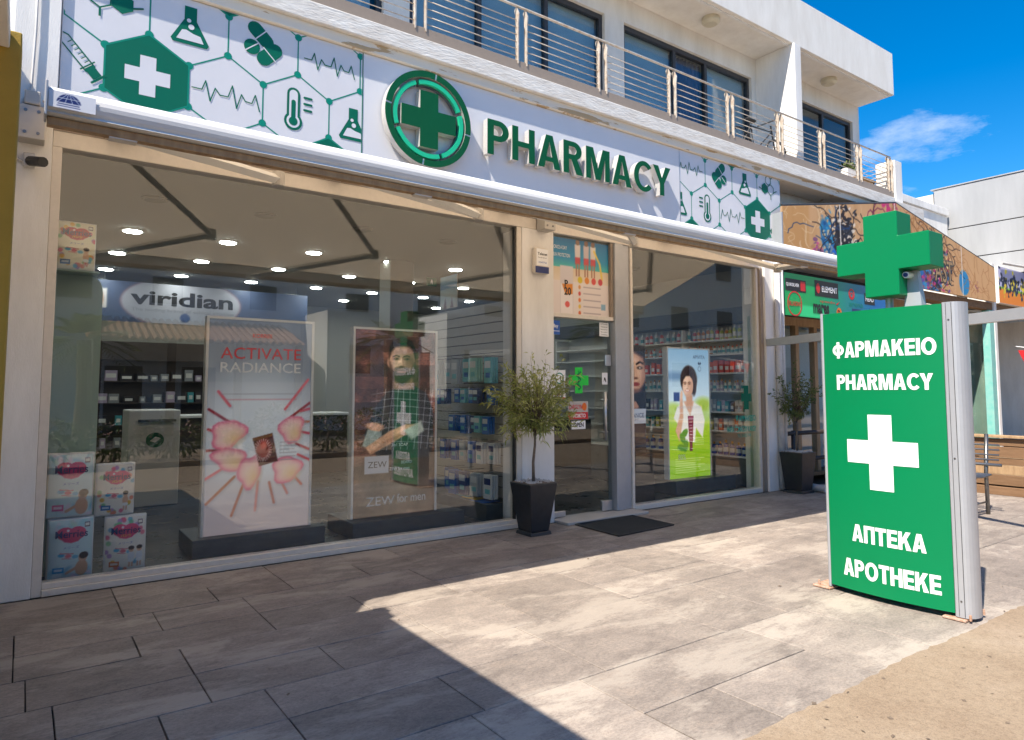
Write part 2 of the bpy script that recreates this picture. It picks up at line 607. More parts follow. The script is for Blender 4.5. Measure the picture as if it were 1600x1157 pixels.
mat('sign_hex_white', (0.70, 0.70, 0.735), 0.36, var=0.06, scale=2.5)
mat('print_green', (0.0, 0.135, 0.080), 0.45, var=0.05, spec=0.3)
mat('print_teal', (0.0, 0.24, 0.16), 0.4, var=0.05)
mat('letter_green', (0.0, 0.090, 0.030), 0.5, var=0.06, scale=4, spec=0.3)
mat('letter_side', (0.66, 0.64, 0.60), 0.3, metal=0.35, var=0.08, scale=8)
mat('neon_green', (0.02, 0.52, 0.27), 0.3)
mat('totem_green', (0.0, 0.190, 0.066), 0.4, var=0.05, scale=2, spec=0.25)
mat('print_white', (0.84, 0.84, 0.84), 0.4)
mat('print_black', (0.015, 0.015, 0.018), 0.4)
mat('print_grey', (0.25, 0.25, 0.26), 0.4)
mat('print_red', (0.60, 0.02, 0.025), 0.4)
mat('print_orange', (0.75, 0.16, 0.02), 0.4)
mat('print_yellow', (0.80, 0.50, 0.03), 0.4)
mat('print_navy', (0.015, 0.03, 0.15), 0.4)
mat('print_blue', (0.02, 0.10, 0.42), 0.4)
mat('print_pink', (0.75, 0.06, 0.20), 0.4)
mat('print_teal_text', (0.0, 0.36, 0.27), 0.4)
mat('bright_green', (0.02, 0.62, 0.06), 0.4)
mat('rust', (0.36, 0.17, 0.09), 0.8, var=0.5, scale=40, tint=(0.55, 0.42, 0.34))
mat('plinth_slate', (0.085, 0.095, 0.10), 0.55, var=0.35, scale=7, bump=0.1)
mat('shop_floor', (0.055, 0.055, 0.057), 0.28, var=0.3, scale=4)
mat('shop_ceiling', (0.20, 0.197, 0.175), 0.8)
mat('shop_beam', (0.11, 0.108, 0.095), 0.8)
mat('shop_wall', (0.36, 0.345, 0.30), 0.8)
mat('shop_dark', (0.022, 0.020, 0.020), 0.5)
mat('shop_walnut', (0.05, 0.035, 0.028), 0.5, var=0.3, scale=9)
mat('shelf_white', (0.70, 0.69, 0.66), 0.45)
mat('slat_board', (0.50, 0.47, 0.43), 0.5, var=0.06)
mat('asphalt', (0.085, 0.08, 0.075), 0.9, var=0.3, scale=3, bump=0.4, bscale=150)
mat('yellow_wall', (0.42, 0.27, 0.035), 0.75, var=0.25, scale=2.2, bump=0.15)
mat('timber', (0.235, 0.135, 0.070), 0.7, var=0.5, scale=7, tint=(0.16, 0.085, 0.04), bump=0.3, bscale=40, stretch=(3, 0.5, 4))
mat('timber_dark', (0.20, 0.10, 0.045), 0.75, var=0.5, scale=7, tint=(0.10, 0.05, 0.025), bump=0.3, bscale=40, stretch=(3, 0.5, 4))
mat('timber_pale', (0.46, 0.31, 0.17), 0.7, var=0.4, scale=6, tint=(0.28, 0.17, 0.09), bump=0.2, bscale=40, stretch=(3, 3, 0.5))
mat('teal_paint', (0.16, 0.50, 0.45), 0.6, var=0.25, scale=8, tint=(0.30, 0.55, 0.50))
mat('clad_grey', (0.40, 0.407, 0.415), 0.45, var=0.22, scale=1.6, stretch=(1, 1.5, 0.25))
mat('pebbles', (0.55, 0.53, 0.50), 0.8, var=0.4, scale=60)
mat('bark', (0.20, 0.15, 0.11), 0.85, var=0.4, scale=40, bump=0.4)
mat('pvc', (0.60, 0.59, 0.58), 0.4, var=0.2, scale=9)
mat('terracotta', (0.42, 0.22, 0.12), 0.8, var=0.4, scale=9)
mat('street_white', (0.80, 0.79, 0.77), 0.8, var=0.1, scale=1)
mat('shutter', (0.10, 0.095, 0.09), 0.6)
mat('lamp_glass', (0.62, 0.56, 0.42), 0.3)
mat('bamboo', (0.42, 0.24, 0.08), 0.6, var=0.5, scale=30, stretch=(6, 6, 0.4))
emit_mat('downlight_on', (0.92, 1.0, 0.97), 30.0)
glass_mat('shop_glass', (0.98, 0.99, 0.985), 1.6, 1.5)
glass_mat('door_glass', (0.88, 0.90, 0.88), 1.6, 1.1)
glass_mat('window_glass', (0.80, 0.87, 0.91), 1.5, 1.3)
glass_mat('clear_sheet', (0.93, 0.95, 0.95), 1.45, 0.8)
print_mat('print', 0.4)
print_mat('print_glow', 0.25, 0.12)  # advert prints get an added glow of their own to brighten them indoors
print_mat('print_glow_mid', 0.25, 0.22)
print_mat('print_glow_bright', 0.25, 0.42)
print_mat('print_paint', 0.75)

def leaf_mat(name, a, b):
    m = bpy.data.materials.new(name)
    m.use_nodes = True
    n, l = m.node_tree.nodes, m.node_tree.links
    bs = n['Principled BSDF']
    bs.inputs['Roughness'].default_value = 0.5
    ob = n.new('ShaderNodeNewGeometry')
    r = n.new('ShaderNodeMixRGB')
    r.inputs['Color1'].default_value = (*a, 1)
    r.inputs['Color2'].default_value = (*b, 1)
    l.new(ob.outputs['Random Per Island'], r.inputs['Fac'])
    l.new(r.outputs['Color'], bs.inputs['Base Color'])
    tr = n.new('ShaderNodeBsdfTranslucent')
    l.new(r.outputs['Color'], tr.inputs['Color'])
    mx = n.new('ShaderNodeMixShader')
    mx.inputs['Fac'].default_value = 0.3
    l.new(bs.outputs['BSDF'], mx.inputs[1])
    l.new(tr.outputs['BSDF'], mx.inputs[2])
    l.new(mx.outputs['Shader'], n['Material Output'].inputs['Surface'])
    MATS[name] = m
leaf_mat('olive_leaf', (0.19, 0.23, 0.04), (0.50, 0.50, 0.17))
leaf_mat('ficus_leaf', (0.06, 0.10, 0.022), (0.20, 0.23, 0.07))
leaf_mat('hedge_leaf', (0.04, 0.08, 0.015), (0.13, 0.17, 0.05))
leaf_mat('palm_leaf', (0.06, 0.09, 0.02), (0.16, 0.18, 0.05))
leaf_mat('pink_flower', (0.75, 0.35, 0.35), (0.85, 0.70, 0.65))

def fabric_mat():
    m = bpy.data.materials.new('awning_fabric')
    m.use_nodes = True
    n, l = m.node_tree.nodes, m.node_tree.links
    bs = n['Principled BSDF']
    bs.inputs['Base Color'].default_value = (0.74, 0.65, 0.54, 1)
    bs.inputs['Roughness'].default_value = 0.85
    tr = n.new('ShaderNodeBsdfTranslucent')
    tr.inputs['Color'].default_value = (0.95, 0.85, 0.72, 1)
    mx = n.new('ShaderNodeMixShader')
    mx.inputs['Fac'].default_value = 0.70
    l.new(bs.outputs['BSDF'], mx.inputs[1])
    l.new(tr.outputs['BSDF'], mx.inputs[2])
    l.new(mx.outputs['Shader'], n['Material Output'].inputs['Surface'])
    MATS['awning_fabric'] = m
fabric_mat()

def frosted_mat():
    m = bpy.data.materials.new('frosted')
    m.use_nodes = True
    n, l = m.node_tree.nodes, m.node_tree.links
    bs = n['Principled BSDF']
    bs.inputs['Base Color'].default_value = (0.50, 0.60, 0.53, 1)
    bs.inputs['Roughness'].default_value = 0.25
    tr = n.new('ShaderNodeBsdfTranslucent')
    tr.inputs['Color'].default_value = (0.55, 0.66, 0.58, 1)
    mx = n.new('ShaderNodeMixShader')
    mx.inputs['Fac'].default_value = 0.45
    l.new(bs.outputs['BSDF'], mx.inputs[1])
    l.new(tr.outputs['BSDF'], mx.inputs[2])
    l.new(mx.outputs['Shader'], n['Material Output'].inputs['Surface'])
    MATS['frosted'] = m
frosted_mat()

def slab_mat():
    """stamped, sealed concrete: slate-like grain with pale worn streaks"""
    m = bpy.data.materials.new('stamped_slab')
    m.use_nodes = True
    n, l = m.node_tree.nodes, m.node_tree.links
    b = n['Principled BSDF']
    g = n.new('ShaderNodeNewGeometry')
    oi = n.new('ShaderNodeObjectInfo')
    def noise(scale, stretch, detail=8, rough=0.65, dist=0.0):
        mp = n.new('ShaderNodeMapping')
        mp.inputs['Scale'].default_value = stretch
        t = n.new('ShaderNodeTexNoise')
        t.inputs['Scale'].default_value = scale
        t.inputs['Detail'].default_value = detail
        t.inputs['Roughness'].default_value = rough
        t.inputs['Distortion'].default_value = dist
        l.new(g.outputs['Position'], mp.inputs['Vector'])
        l.new(mp.outputs['Vector'], t.inputs['Vector'])
        return t.outputs['Fac']
    def ramp(src, stops):
        r = n.new('ShaderNodeValToRGB')
        e = r.color_ramp.elements
        while len(e) < len(stops): e.new(0.5)
        for k, (p, c) in zip(e, stops):
            k.position = p
            k.color = (*c, 1)
        l.new(src, r.inputs['Fac'])
        return r.outputs['Color']
    def mix(f, a, bb, mode='MIX', k=None):
        x = n.new('ShaderNodeMixRGB')
        x.blend_type = mode
        if f is None: x.inputs['Fac'].default_value = k
        else: l.new(f, x.inputs['Fac'])
        l.new(a, x.inputs['Color1'])
        if isinstance(bb, tuple): x.inputs['Color2'].default_value = (*bb, 1)
        else: l.new(bb, x.inputs['Color2'])
        return x.outputs['Color']
    base = ramp(noise(1.7, (1, 1, 1), 9, 0.74, 0.3), [(0.30, (0.225, 0.193, 0.170)), (0.50, (0.288, 0.246, 0.214)), (0.70, (0.345, 0.296, 0.256))])
    vein = ramp(noise(6.0, (0.75, 1.7, 1), 12, 0.80, 0.8), [(0.36, (0.62, 0.61, 0.62)), (0.52, (1, 1, 1)), (0.68, (1.28, 1.22, 1.15))])
    c = mix(None, base, vein, 'MULTIPLY', 0.7)
    fine = ramp(noise(55.0, (0.9, 1.4, 1), 6, 0.8), [(0.34, (0.50, 0.49, 0.50)), (0.52, (1, 1, 1)), (0.70, (1.3, 1.27, 1.22))])
    c = mix(None, c, fine, 'MULTIPLY', 0.65)
    # worn streaks where the colour hardener has gone, with gritty edges
    wa = n.new('ShaderNodeMath'); wa.operation = 'MULTIPLY_ADD'
    l.new(noise(38.0, (0.6, 1.6, 1), 8, 0.85), wa.inputs[0]); wa.inputs[1].default_value = 0.30
    l.new(noise(1.35, (0.8, 1.9, 1), 11, 0.70, 0.3), wa.inputs[2])
    worn = ramp(wa.outputs[0], [(0.655, (0, 0, 0)), (0.74, (0.72, 0.72, 0.72))])
    c = mix(worn, c, (0.425, 0.37, 0.315))
    # each slab a touch different
    vr = n.new('ShaderNodeMapRange')
    vr.inputs['To Min'].default_value = 0.86
    vr.inputs['To Max'].default_value = 1.12
    l.new(oi.outputs['Random'], vr.inputs['Value'])
    hv = n.new('ShaderNodeHueSaturation')
    l.new(vr.outputs['Result'], hv.inputs['Value'])
    l.new(c, hv.inputs['Color'])
    l.new(hv.outputs['Color'], b.inputs['Base Color'])
    b.inputs['Roughness'].default_value = 0.62
    b.inputs['Specular IOR Level'].default_value = 0.35
    bp = n.new('ShaderNodeBump')
    bp.inputs['Strength'].default_value = 0.55
    bp.inputs['Distance'].default_value = 0.008
    l.new(noise(12.0, (0.8, 1.4, 1), 10, 0.72, 0.6), bp.inputs['Height'])
    l.new(bp.outputs['Normal'], b.inputs['Normal'])
    MATS['stamped_slab'] = m
slab_mat()
mat('joint_bed', (0.035, 0.030, 0.028), 0.95, var=0.4, scale=20)
def tan_mat():
    m = bpy.data.materials.new('tan_concrete')
    m.use_nodes = True
    n, l = m.node_tree.nodes, m.node_tree.links
    b = n['Principled BSDF']
    g = n.new('ShaderNodeNewGeometry')
    def nz(sc_, d, r):
        t = n.new('ShaderNodeTexNoise'); t.inputs['Scale'].default_value = sc_; t.inputs['Detail'].default_value = d; t.inputs['Roughness'].default_value = r
        l.new(g.outputs['Position'], t.inputs['Vector'])
        return t.outputs['Fac']
    def rp(src, stops):
        r = n.new('ShaderNodeValToRGB'); e = r.color_ramp.elements
        while len(e) < len(stops): e.new(0.5)
        for k, (p, c) in zip(e, stops): k.position = p; k.color = (*c, 1)
        l.new(src, r.inputs['Fac']); return r.outputs['Color']
    def mx(a, b_, k, mode='MULTIPLY'):
        x = n.new('ShaderNodeMixRGB'); x.blend_type = mode; x.inputs['Fac'].default_value = k
        l.new(a, x.inputs['Color1']); l.new(b_, x.inputs['Color2']); return x.outputs['Color']
    c = rp(nz(1.4, 10, 0.72), [(0.32, (0.25, 0.182, 0.122)), (0.52, (0.305, 0.232, 0.160)), (0.70, (0.36, 0.285, 0.21))])
    c = mx(c, rp(nz(140, 5, 0.8), [(0.30, (0.45, 0.42, 0.40)), (0.48, (1, 1, 1)), (0.72, (1.35, 1.33, 1.3))]), 0.75)
    c = mx(c, rp(nz(26, 8, 0.85), [(0.34, (0.62, 0.58, 0.54)), (0.5, (1, 1, 1)), (0.7, (1.15, 1.14, 1.12))]), 0.7)
    l.new(c, b.inputs['Base Color'])
    b.inputs['Roughness'].default_value = 0.9
    bp = n.new('ShaderNodeBump'); bp.inputs['Strength'].default_value = 0.6; bp.inputs['Distance'].default_value = 0.006
    l.new(nz(90, 8, 0.8), bp.inputs['Height']); l.new(bp.outputs['Normal'], b.inputs['Normal'])
    MATS['tan_concrete'] = m
tan_mat()

def peel_mat():
    m = bpy.data.materials.new('peeling_cream')
    m.use_nodes = True
    n, l = m.node_tree.nodes, m.node_tree.links
    b = n['Principled BSDF']
    g = n.new('ShaderNodeNewGeometry')
    mp = n.new('ShaderNodeMapping')
    mp.inputs['Scale'].default_value = (0.9, 1, 6.0)
    l.new(g.outputs['Position'], mp.inputs['Vector'])
    t = n.new('ShaderNodeTexNoise')
    t.inputs['Scale'].default_value = 2.3
    t.inputs['Detail'].default_value = 9
    t.inputs['Roughness'].default_value = 0.62
    l.new(mp.outputs['Vector'], t.inputs['Vector'])
    r = n.new('ShaderNodeValToRGB')
    e = r.color_ramp.elements
    e[0].position, e[0].color = 0.578, (0.78, 0.71, 0.60, 1)
    e[1].position, e[1].color = 0.592, (0.52, 0.37, 0.21, 1)
    l.new(t.outputs['Fac'], r.inputs['Fac'])
    l.new(r.outputs['Color'], b.inputs['Base Color'])
    b.inputs['Roughness'].default_value = 0.8
    bp = n.new('ShaderNodeBump')
    bp.inputs['Strength'].default_value = 0.5
    bp.inputs['Distance'].default_value = 0.01
    bp.invert = True
    l.new(r.outputs['Color'], bp.inputs['Height'])
    l.new(bp.outputs['Normal'], b.inputs['Normal'])
    MATS['peeling_cream'] = m
peel_mat()
mat('flaking_white', (0.80, 0.79, 0.76), 0.75, var=0.5, scale=7, tint=(0.58, 0.54, 0.49), bump=0.5, bscale=25, stretch=(0.6, 1, 2.5))

# ------------------------------------------------------------------ ground
def struct(o):
    o['kind'] = 'structure'
    return o
struct(MB().add([(-400, -400, -0.16), (400, -400, -0.16), (400, 400, -0.16), (-400, 400, -0.16)], [(0, 1, 2, 3)]).build('ground', 'asphalt'))
road = struct(MB().add([(-120, -9.28, -0.13), (120, -9.28, -0.13), (120, -6.62, -0.13), (-120, -6.62, -0.13)], [(0, 1, 2, 3)]).build('road', 'tan_concrete'))
# tan concrete footway with a slightly ragged edge against the slabs
fw = MB()
rs = np.random.RandomState(3)
xs = np.arange(-30, 60, 0.05)
top = -3.985 + 0.010 * np.sin(xs * 2.1) + 0.008 * np.sin(xs * 5.3) + rs.uniform(-0.009, 0.009, len(xs))
vs = [(x, t, 0.0028) for x, t in zip(xs, top)] + [(x, -6.6, 0.0028) for x in xs] + [(x, -6.6, -0.15) for x in xs]
k = len(xs)
fs = [(i, i + k, i + k + 1, i + 1) for i in range(k - 1)] + [(i + k, i + 2 * k, i + 2 * k + 1, i + k + 1) for i in range(k - 1)]
struct(fw.add(vs, fs).build('footway', 'tan_concrete'))
paving = struct(box('paving', 'joint_bed', None, -30, 40, -4.06, 0.0, -0.14, -0.016))

def slab(x0, x1, y0, y1):
    g, c, t = 0.0030, 0.0022, random.uniform(-0.0012, 0.0010)
    x0 += g; x1 -= g; y0 += g; y1 -= g
    if x1 - x0 < 0.03: return
    vs = []
    for z, i in ((-0.020, 0), (t - 0.0025, 0), (t, c)):
        j = [random.uniform(-0.0016, 0.0016) for _ in range(8)]
        vs += [(x0 + i + j[0], y0 + i + j[1], z), (x1 - i + j[2], y0 + i + j[3], z), (x1 - i + j[4], y1 - i + j[5], z), (x0 + i + j[6], y1 - i + j[7], z)]
    fs = [(8, 9, 10, 11)]
    for a in (0, 4):
        for q in range(4):
            fs.append((a + q, a + (q + 1) % 4, a + 4 + (q + 1) % 4, a + 4 + q))
    MB().add(vs, fs).build('paving_slab', 'stamped_slab', paving)
ROWS = [(-0.84, -0.07), (-1.61, -0.84), (-2.39, -1.61), (-3.17, -2.39), (-4.02, -3.17)]
random.seed(21)
for ri, (y0, y1) in enumerate(ROWS):
    x = -2.2 + 0.23 * ri
    ym = None
    while x < 13.2:
        kind = random.random()
        if kind < 0.42:
            w = random.choice([0.62, 0.78, 0.95])
            slab(x, x + w, y0, y1)
            x += w
        else:
            w = random.choice([1.05, 1.25, 1.45])
            s = y0 + (y1 - y0) * random.choice([0.48, 0.5, 0.55])
            a, b_ = w * random.uniform(0.35, 0.65), w * random.uniform(0.35, 0.65)
            slab(x, x + a, y0, s); slab(x + a, x + w, y0, s)
            if random.random() < 0.5:
                slab(x, x + b_, s, y1); slab(x + b_, x + w, s, y1)
            else:
                slab(x, x + w, s, y1)
            x += w
# far ends of the paving, too far along to tell apart
far = MB().box(13.9, 40, -4.02, -0.07, -0.015, -0.001).box(-30, -2.3, -4.02, -0.07, -0.015, -0.001)
o = far.build('paving_field', 'stamped_slab', paving)
o['kind'] = 'stuff'

# ------------------------------------------------------------------ pharmacy building
B = thing('pharmacy_building', 'white two-storey shop building with balcony over the pharmacy front', 'building', (4.5, 4.5, 0))
box('wall', 'white_paint', B, -4.0, -0.142, 0.0, 9.2, 0, 4.5)
box('pilaster', 'white_paint', B, -0.14, 0.112, -0.06, 0.25, 0, 3.30, 0.004)
box('pilaster', 'white_paint', B, -0.14, 0.128, -0.058, 0.25, 3.302, 4.498, 0.004)
box('pilaster', 'white_paint', B, 4.232, 4.66, -0.05, 0.30, 0, 3.118, 0.004)
box('pilaster', 'white_paint', B, 8.472, 8.86, -0.08, 0.30, 0, 3.28, 0.004)
MB().tube([(8.70, -0.125, 0.02), (8.70, -0.125, 3.25)], 0.042, 12).build('downpipe', 'pvc', B, smooth=True)
MB().tube([(8.80, -0.12, 0.02), (8.80, -0.12, 3.25)], 0.035, 12).build('downpipe', 'pvc', B, smooth=True)
box('wall', 'white_paint', B, 0.13, 8.99, 0.0, 0.25, 3.302, 4.498)
box('window_head', 'cream_frame', B, 0.113, 8.47, -0.045, 0.09, 3.12, 3.30, 0.004)
box('window_head_trim', 'brown_frame', B, 0.113, 8.47, -0.052, -0.046, 3.235, 3.262)
box('wall', 'upper_wall', B, 8.99, 13.4, 0.32, 0.5, 3.28, 4.498)
box('beam', 'peeling_cream', B, -0.14, 12.36, -0.068, 0.6, 4.50, 4.60, 0.006)
box('balcony_slab', 'flaking_white', B, -0.14, 12.36, -0.115, 0.99, 4.60, 4.775, 0.008)
box('balcony_slab', 'flaking_white', B, 12.362, 13.6, -0.05, 9.0, 4.45, 4.765, 0.008)
box('balcony_kerb', 'brown_frame', B, -0.14, 12.85, 0.13, 0.25, 4.776, 5.035, 0.004)
# upper wall pieces between the openings
UO = [(0.3, 3.10), (3.42, 6.46), (6.84, 9.86), (11.20, 13.15)]
zt = 6.69
prev = -4.0
for a, b_ in UO:
    box('wall', 'upper_wall', B, prev, a, 1.0, 1.2, 4.776, zt)
    prev = b_
box('wall', 'upper_wall', B, prev, 13.40, 1.0, 1.2, 4.776, zt)
box('wall', 'upper_wall', B, -4.0, 13.40, 1.0, 1.2, zt + 0.001, 7.04)
box('wall', 'upper_wall', B, 13.2, 13.40, 1.201, 9.0, 4.776, 7.04)
box('fin_wall', 'white_paint', B, 9.98, 10.16, 0.27, 0.999, 4.776, 7.04, 0.004)
box('roof', 'upper_wall', B, -4.0, 13.38, 0.30, 9.2, 7.042, 7.87, 0.006)
box('soffit_bead', 'white_paint', B, -4.0, 13.30, 0.36, 0.40, 7.02, 7.041)
box('balcony_pier', 'white_paint', B, 12.86, 13.12, 0.10, 0.45, 4.776, 5.62, 0.004)
box('wall', 'shop_dark', B, -0.1, 13.1, 2.6, 2.7, 4.78, 7.0)
def up_window(a, b_, mull, curtain=None):
    w = box('window', 'dark_metal', B, a + 0.002, b_ - 0.002, 1.05, 1.12, zt - 0.07, zt - 0.001)
    for x in [a + 0.002, b_ - 0.062] + [q - 0.03 for q in mull]:
        MB().box(x, x + 0.06, 1.05, 1.12, 4.777, zt - 0.071).build('frame', 'dark_metal', w)
    ed = [a + 0.062] + [v for q in mull for v in (q - 0.03, q + 0.03)] + [b_ - 0.062]
    for i in range(0, len(ed), 2):
        MB().box(ed[i] + 0.001, ed[i + 1] - 0.001, 1.08, 1.09, 4.78, zt - 0.072).build('pane', 'window_glass', w)
    return w
up_window(0.3, 3.10, [1.7])
up_window(3.42, 6.46, [4.4, 5.45])
uw = up_window(6.84, 9.86, [7.97, 8.72])
uw3 = up_window(11.20, 13.15, [12.15])
mat('blind', (0.52, 0.66, 0.72), 0.8, var=0.1, scale=3)
mat('curtain', (0.22, 0.22, 0.32), 0.9, var=0.3, scale=5)
for a, b_ in ((0.36, 3.0), (3.5, 6.4), (6.9, 7.95), (8.75, 9.8)):
    box('blind', 'blind', B, a, b_, 1.15, 1.165, 4.78, 6.66)
cur = MB()
n = 60
pts = [(8.0 + 0.72 * i / n, 1.20 + 0.03 * math.sin(i * 0.9) + 0.012 * math.sin(i * 2.3)) for i in range(n + 1)]
cur.add([(x, y, 4.79) for x, y in pts] + [(x, y, 6.64) for x, y in pts], [(i, i + 1, n + 2 + i, n + 1 + i) for i in range(n)])
cur.build('curtain', 'curtain', B, smooth=True)
# railing: pairs of flat posts with bent tips, seven thin rails in each bay
rail = MB().tube([(-0.1, 0.15, 5.665), (12.80, 0.15, 5.665)], 0.014, 8).build('railing', 'rail_metal', B, smooth=True)
RP = [-0.65 + 1.235 * i for i in range(11)]
RP = [0.58, 1.82, 3.05, 4.32, 5.54, 6.80, 8.03, 9.25, 10.43, 11.60, 12.70]
for x in RP:
    for dx in (0.0, 0.12):
        MB().prism([(0.0, 0.0), (0.05, 0.0), (0.05, 0.44), (0.062, 0.56), (0.015, 0.665), (-0.02, 0.63), (0.0, 0.52)], (x + dx, 0.17, 5.0), Y_ * -1, Z_, 0.014).build('post', 'rail_metal', rail)
for i, (a, b_) in enumerate(zip([-0.1] + [x + 0.135 for x in RP], [x for x in RP] + [12.72])):
    if b_ - a < 0.1: continue
    for k in range(6):
        z = 5.09 + 0.083 * k
        MB().tube([(a, 0.15, z), (b_, 0.15, z)], 0.0058, 6).build('rail', 'rail_metal', rail, smooth=True)
for k in range(6):
    z = 5.09 + 0.083 * k
    MB().tube([(12.80, 0.15, z), (12.80, 0.95, z)], 0.0058, 6).build('rail', 'rail_metal', rail, smooth=True)

# --- shop front frames and glass
sf = box('shop_window', 'cream_frame', B, 0.113, 0.172, -0.045, 0.08, 0.0, 3.119, 0.003)
for a in [(0.173, 4.172, -0.055, 0.08, 0.0, 0.045), (0.173, 4.172, -0.035, 0.07, 0.046, 0.085), (4.173, 4.231, -0.04, 0.08, 0.0, 3.119)]:
    MB().box(*a).build('frame', 'cream_frame', sf, 0.003)
MB().box(0.1725, 4.1725, 0.012, 0.022, 0.086, 3.121).build('pane', 'shop_glass', sf)
MB().box(4.150, 4.172, -0.02, 0.011, 0.087, 3.118).build('gasket', 'black_plastic', sf)
sf2 = box('shop_window', 'cream_frame', B, 5.836, 5.872, -0.05, 0.08, 0.03, 3.119, 0.003)
for a in [(5.873, 8.352, -0.05, 0.08, 0.0, 0.06), (8.353, 8.40, -0.02, 0.08, 0.0, 3.119), (8.402, 8.470, -0.05, 0.08, 0.0, 3.119)]:
    MB().box(*a).build('frame', 'brown_frame' if a[0] > 8.39 else 'cream_frame', sf2, 0.003)
MB().box(5.8725, 8.3525, 0.012, 0.022, 0.061, 3.121).build('pane', 'shop_glass', sf2)
box('door_post', 'silver_paint', B, 5.575, 5.70, -0.06, 0.09, 0.03, 3.119, 0.006)
box('door_post', 'silver_paint', B, 5.702, 5.834, -0.03, 0.09, 0.03, 3.119, 0.006)
tr = box('transom_window', 'cream_frame', B, 4.662, 5.574, -0.03, 0.06, 2.20, 2.245, 0.003)
MB().box(4.6625, 5.5735, 0.010, 0.018, 2.246, 3.119).build('pane', 'door_glass', tr)
MB().box(5.535, 5.574, -0.03, 0.009, 2.246, 3.119).build('frame', 'brown_frame', tr, 0.003)
step = box('door_step', 'slat_board', B, 4.66, 5.86, -0.27, 0.10, 0.0, 0.028, 0.004)
door = MB().box(4.675, 5.562, 0.02, 0.032, 0.055, 2.19).build('glass_door', 'door_glass', B)
MB().box(5.405, 5.562, 0.005, 0.045, 0.036, 0.15).build('patch_fitting', 'silver', door, 0.004)
MB().box(5.470, 5.562, 0.005, 0.045, 1.68, 1.81).build('lock_case', 'silver', door, 0.004)
MB().box(4.675, 4.86, 0.005, 0.045, 0.036, 0.095).build('patch_fitting', 'silver', door, 0.004)
for x, y in ((5.425, -0.035), (5.515, 0.085)):
    MB().tube([(x, y, 0.83), (x, y, 1.38)], 0.014, 12).tube([(x, y, 0.92), (x, 0.026, 0.92)], 0.009, 8).tube([(x, y, 1.29), (x, 0.026, 1.29)], 0.009, 8).build('handle', 'silver', door, smooth=True)

# --- shop interior shell
box('floor', 'shop_floor', B, -0.1, 8.9, 0.081, 9.0, -0.02, 0.012)
box('floor', 'shop_floor', B, 4.67, 5.57, 0.101, 0.3, 0.0125, 0.02)
box('ceiling', 'shop_ceiling', B, -0.1, 8.9, 0.26, 9.0, 3.25, 3.35)
box('wall', 'shop_wall', B, -0.1, 8.9, 9.0, 9.1, 0.0, 3.25)
box('wall', 'shop_wall', B, 8.87, 8.98, 0.30, 9.0, 0.0, 3.25)
box('wall', 'shop_wall', B, -0.14, -0.02, 0.26, 9.0, 0.0, 3.25)
box('column', 'shop_wall', B, 4.18, 4.54, 3.0, 3.36, 0.012, 3.249, 0.004)
# ------------------------------------------------------------------ pharmacy sign
SG = thing('pharmacy_sign', 'long white fascia sign with green cross emblem, PHARMACY letters and hexagon patterns', 'sign', (4.55, -0.03, 3.5))
SY = -0.030
pl = box('panel', 'sign_hex_white', SG, 0.134, 2.428, SY, -0.002, 3.304, 4.494, 0.0015)
pm = box('panel', 'sign_white', SG, 2.433, 6.765, SY, -0.002, 3.304, 4.494, 0.0015)
pr = box('panel', 'sign_hex_white', SG, 6.770, 8.985, SY, -0.002, 3.304, 4.494, 0.0015)

def clip_poly(pts, r):
    x0, z0, x1, z1 = r
    for ax, lim, sg in ((0, x0, 1), (0, x1, -1), (1, z0, 1), (1, z1, -1)):
        out = []
        for i in range(len(pts)):
            a, b_ = pts[i - 1], pts[i]
            ia, ib = (a[ax] - lim) * sg >= 0, (b_[ax] - lim) * sg >= 0
            if ia != ib:
                t = (lim - a[ax]) / (b_[ax] - a[ax])
                out.append((a[0] + t * (b_[0] - a[0]), a[1] + t * (b_[1] - a[1])))
            if ib: out.append(b_)
        pts = out
        if not pts: break
    return pts

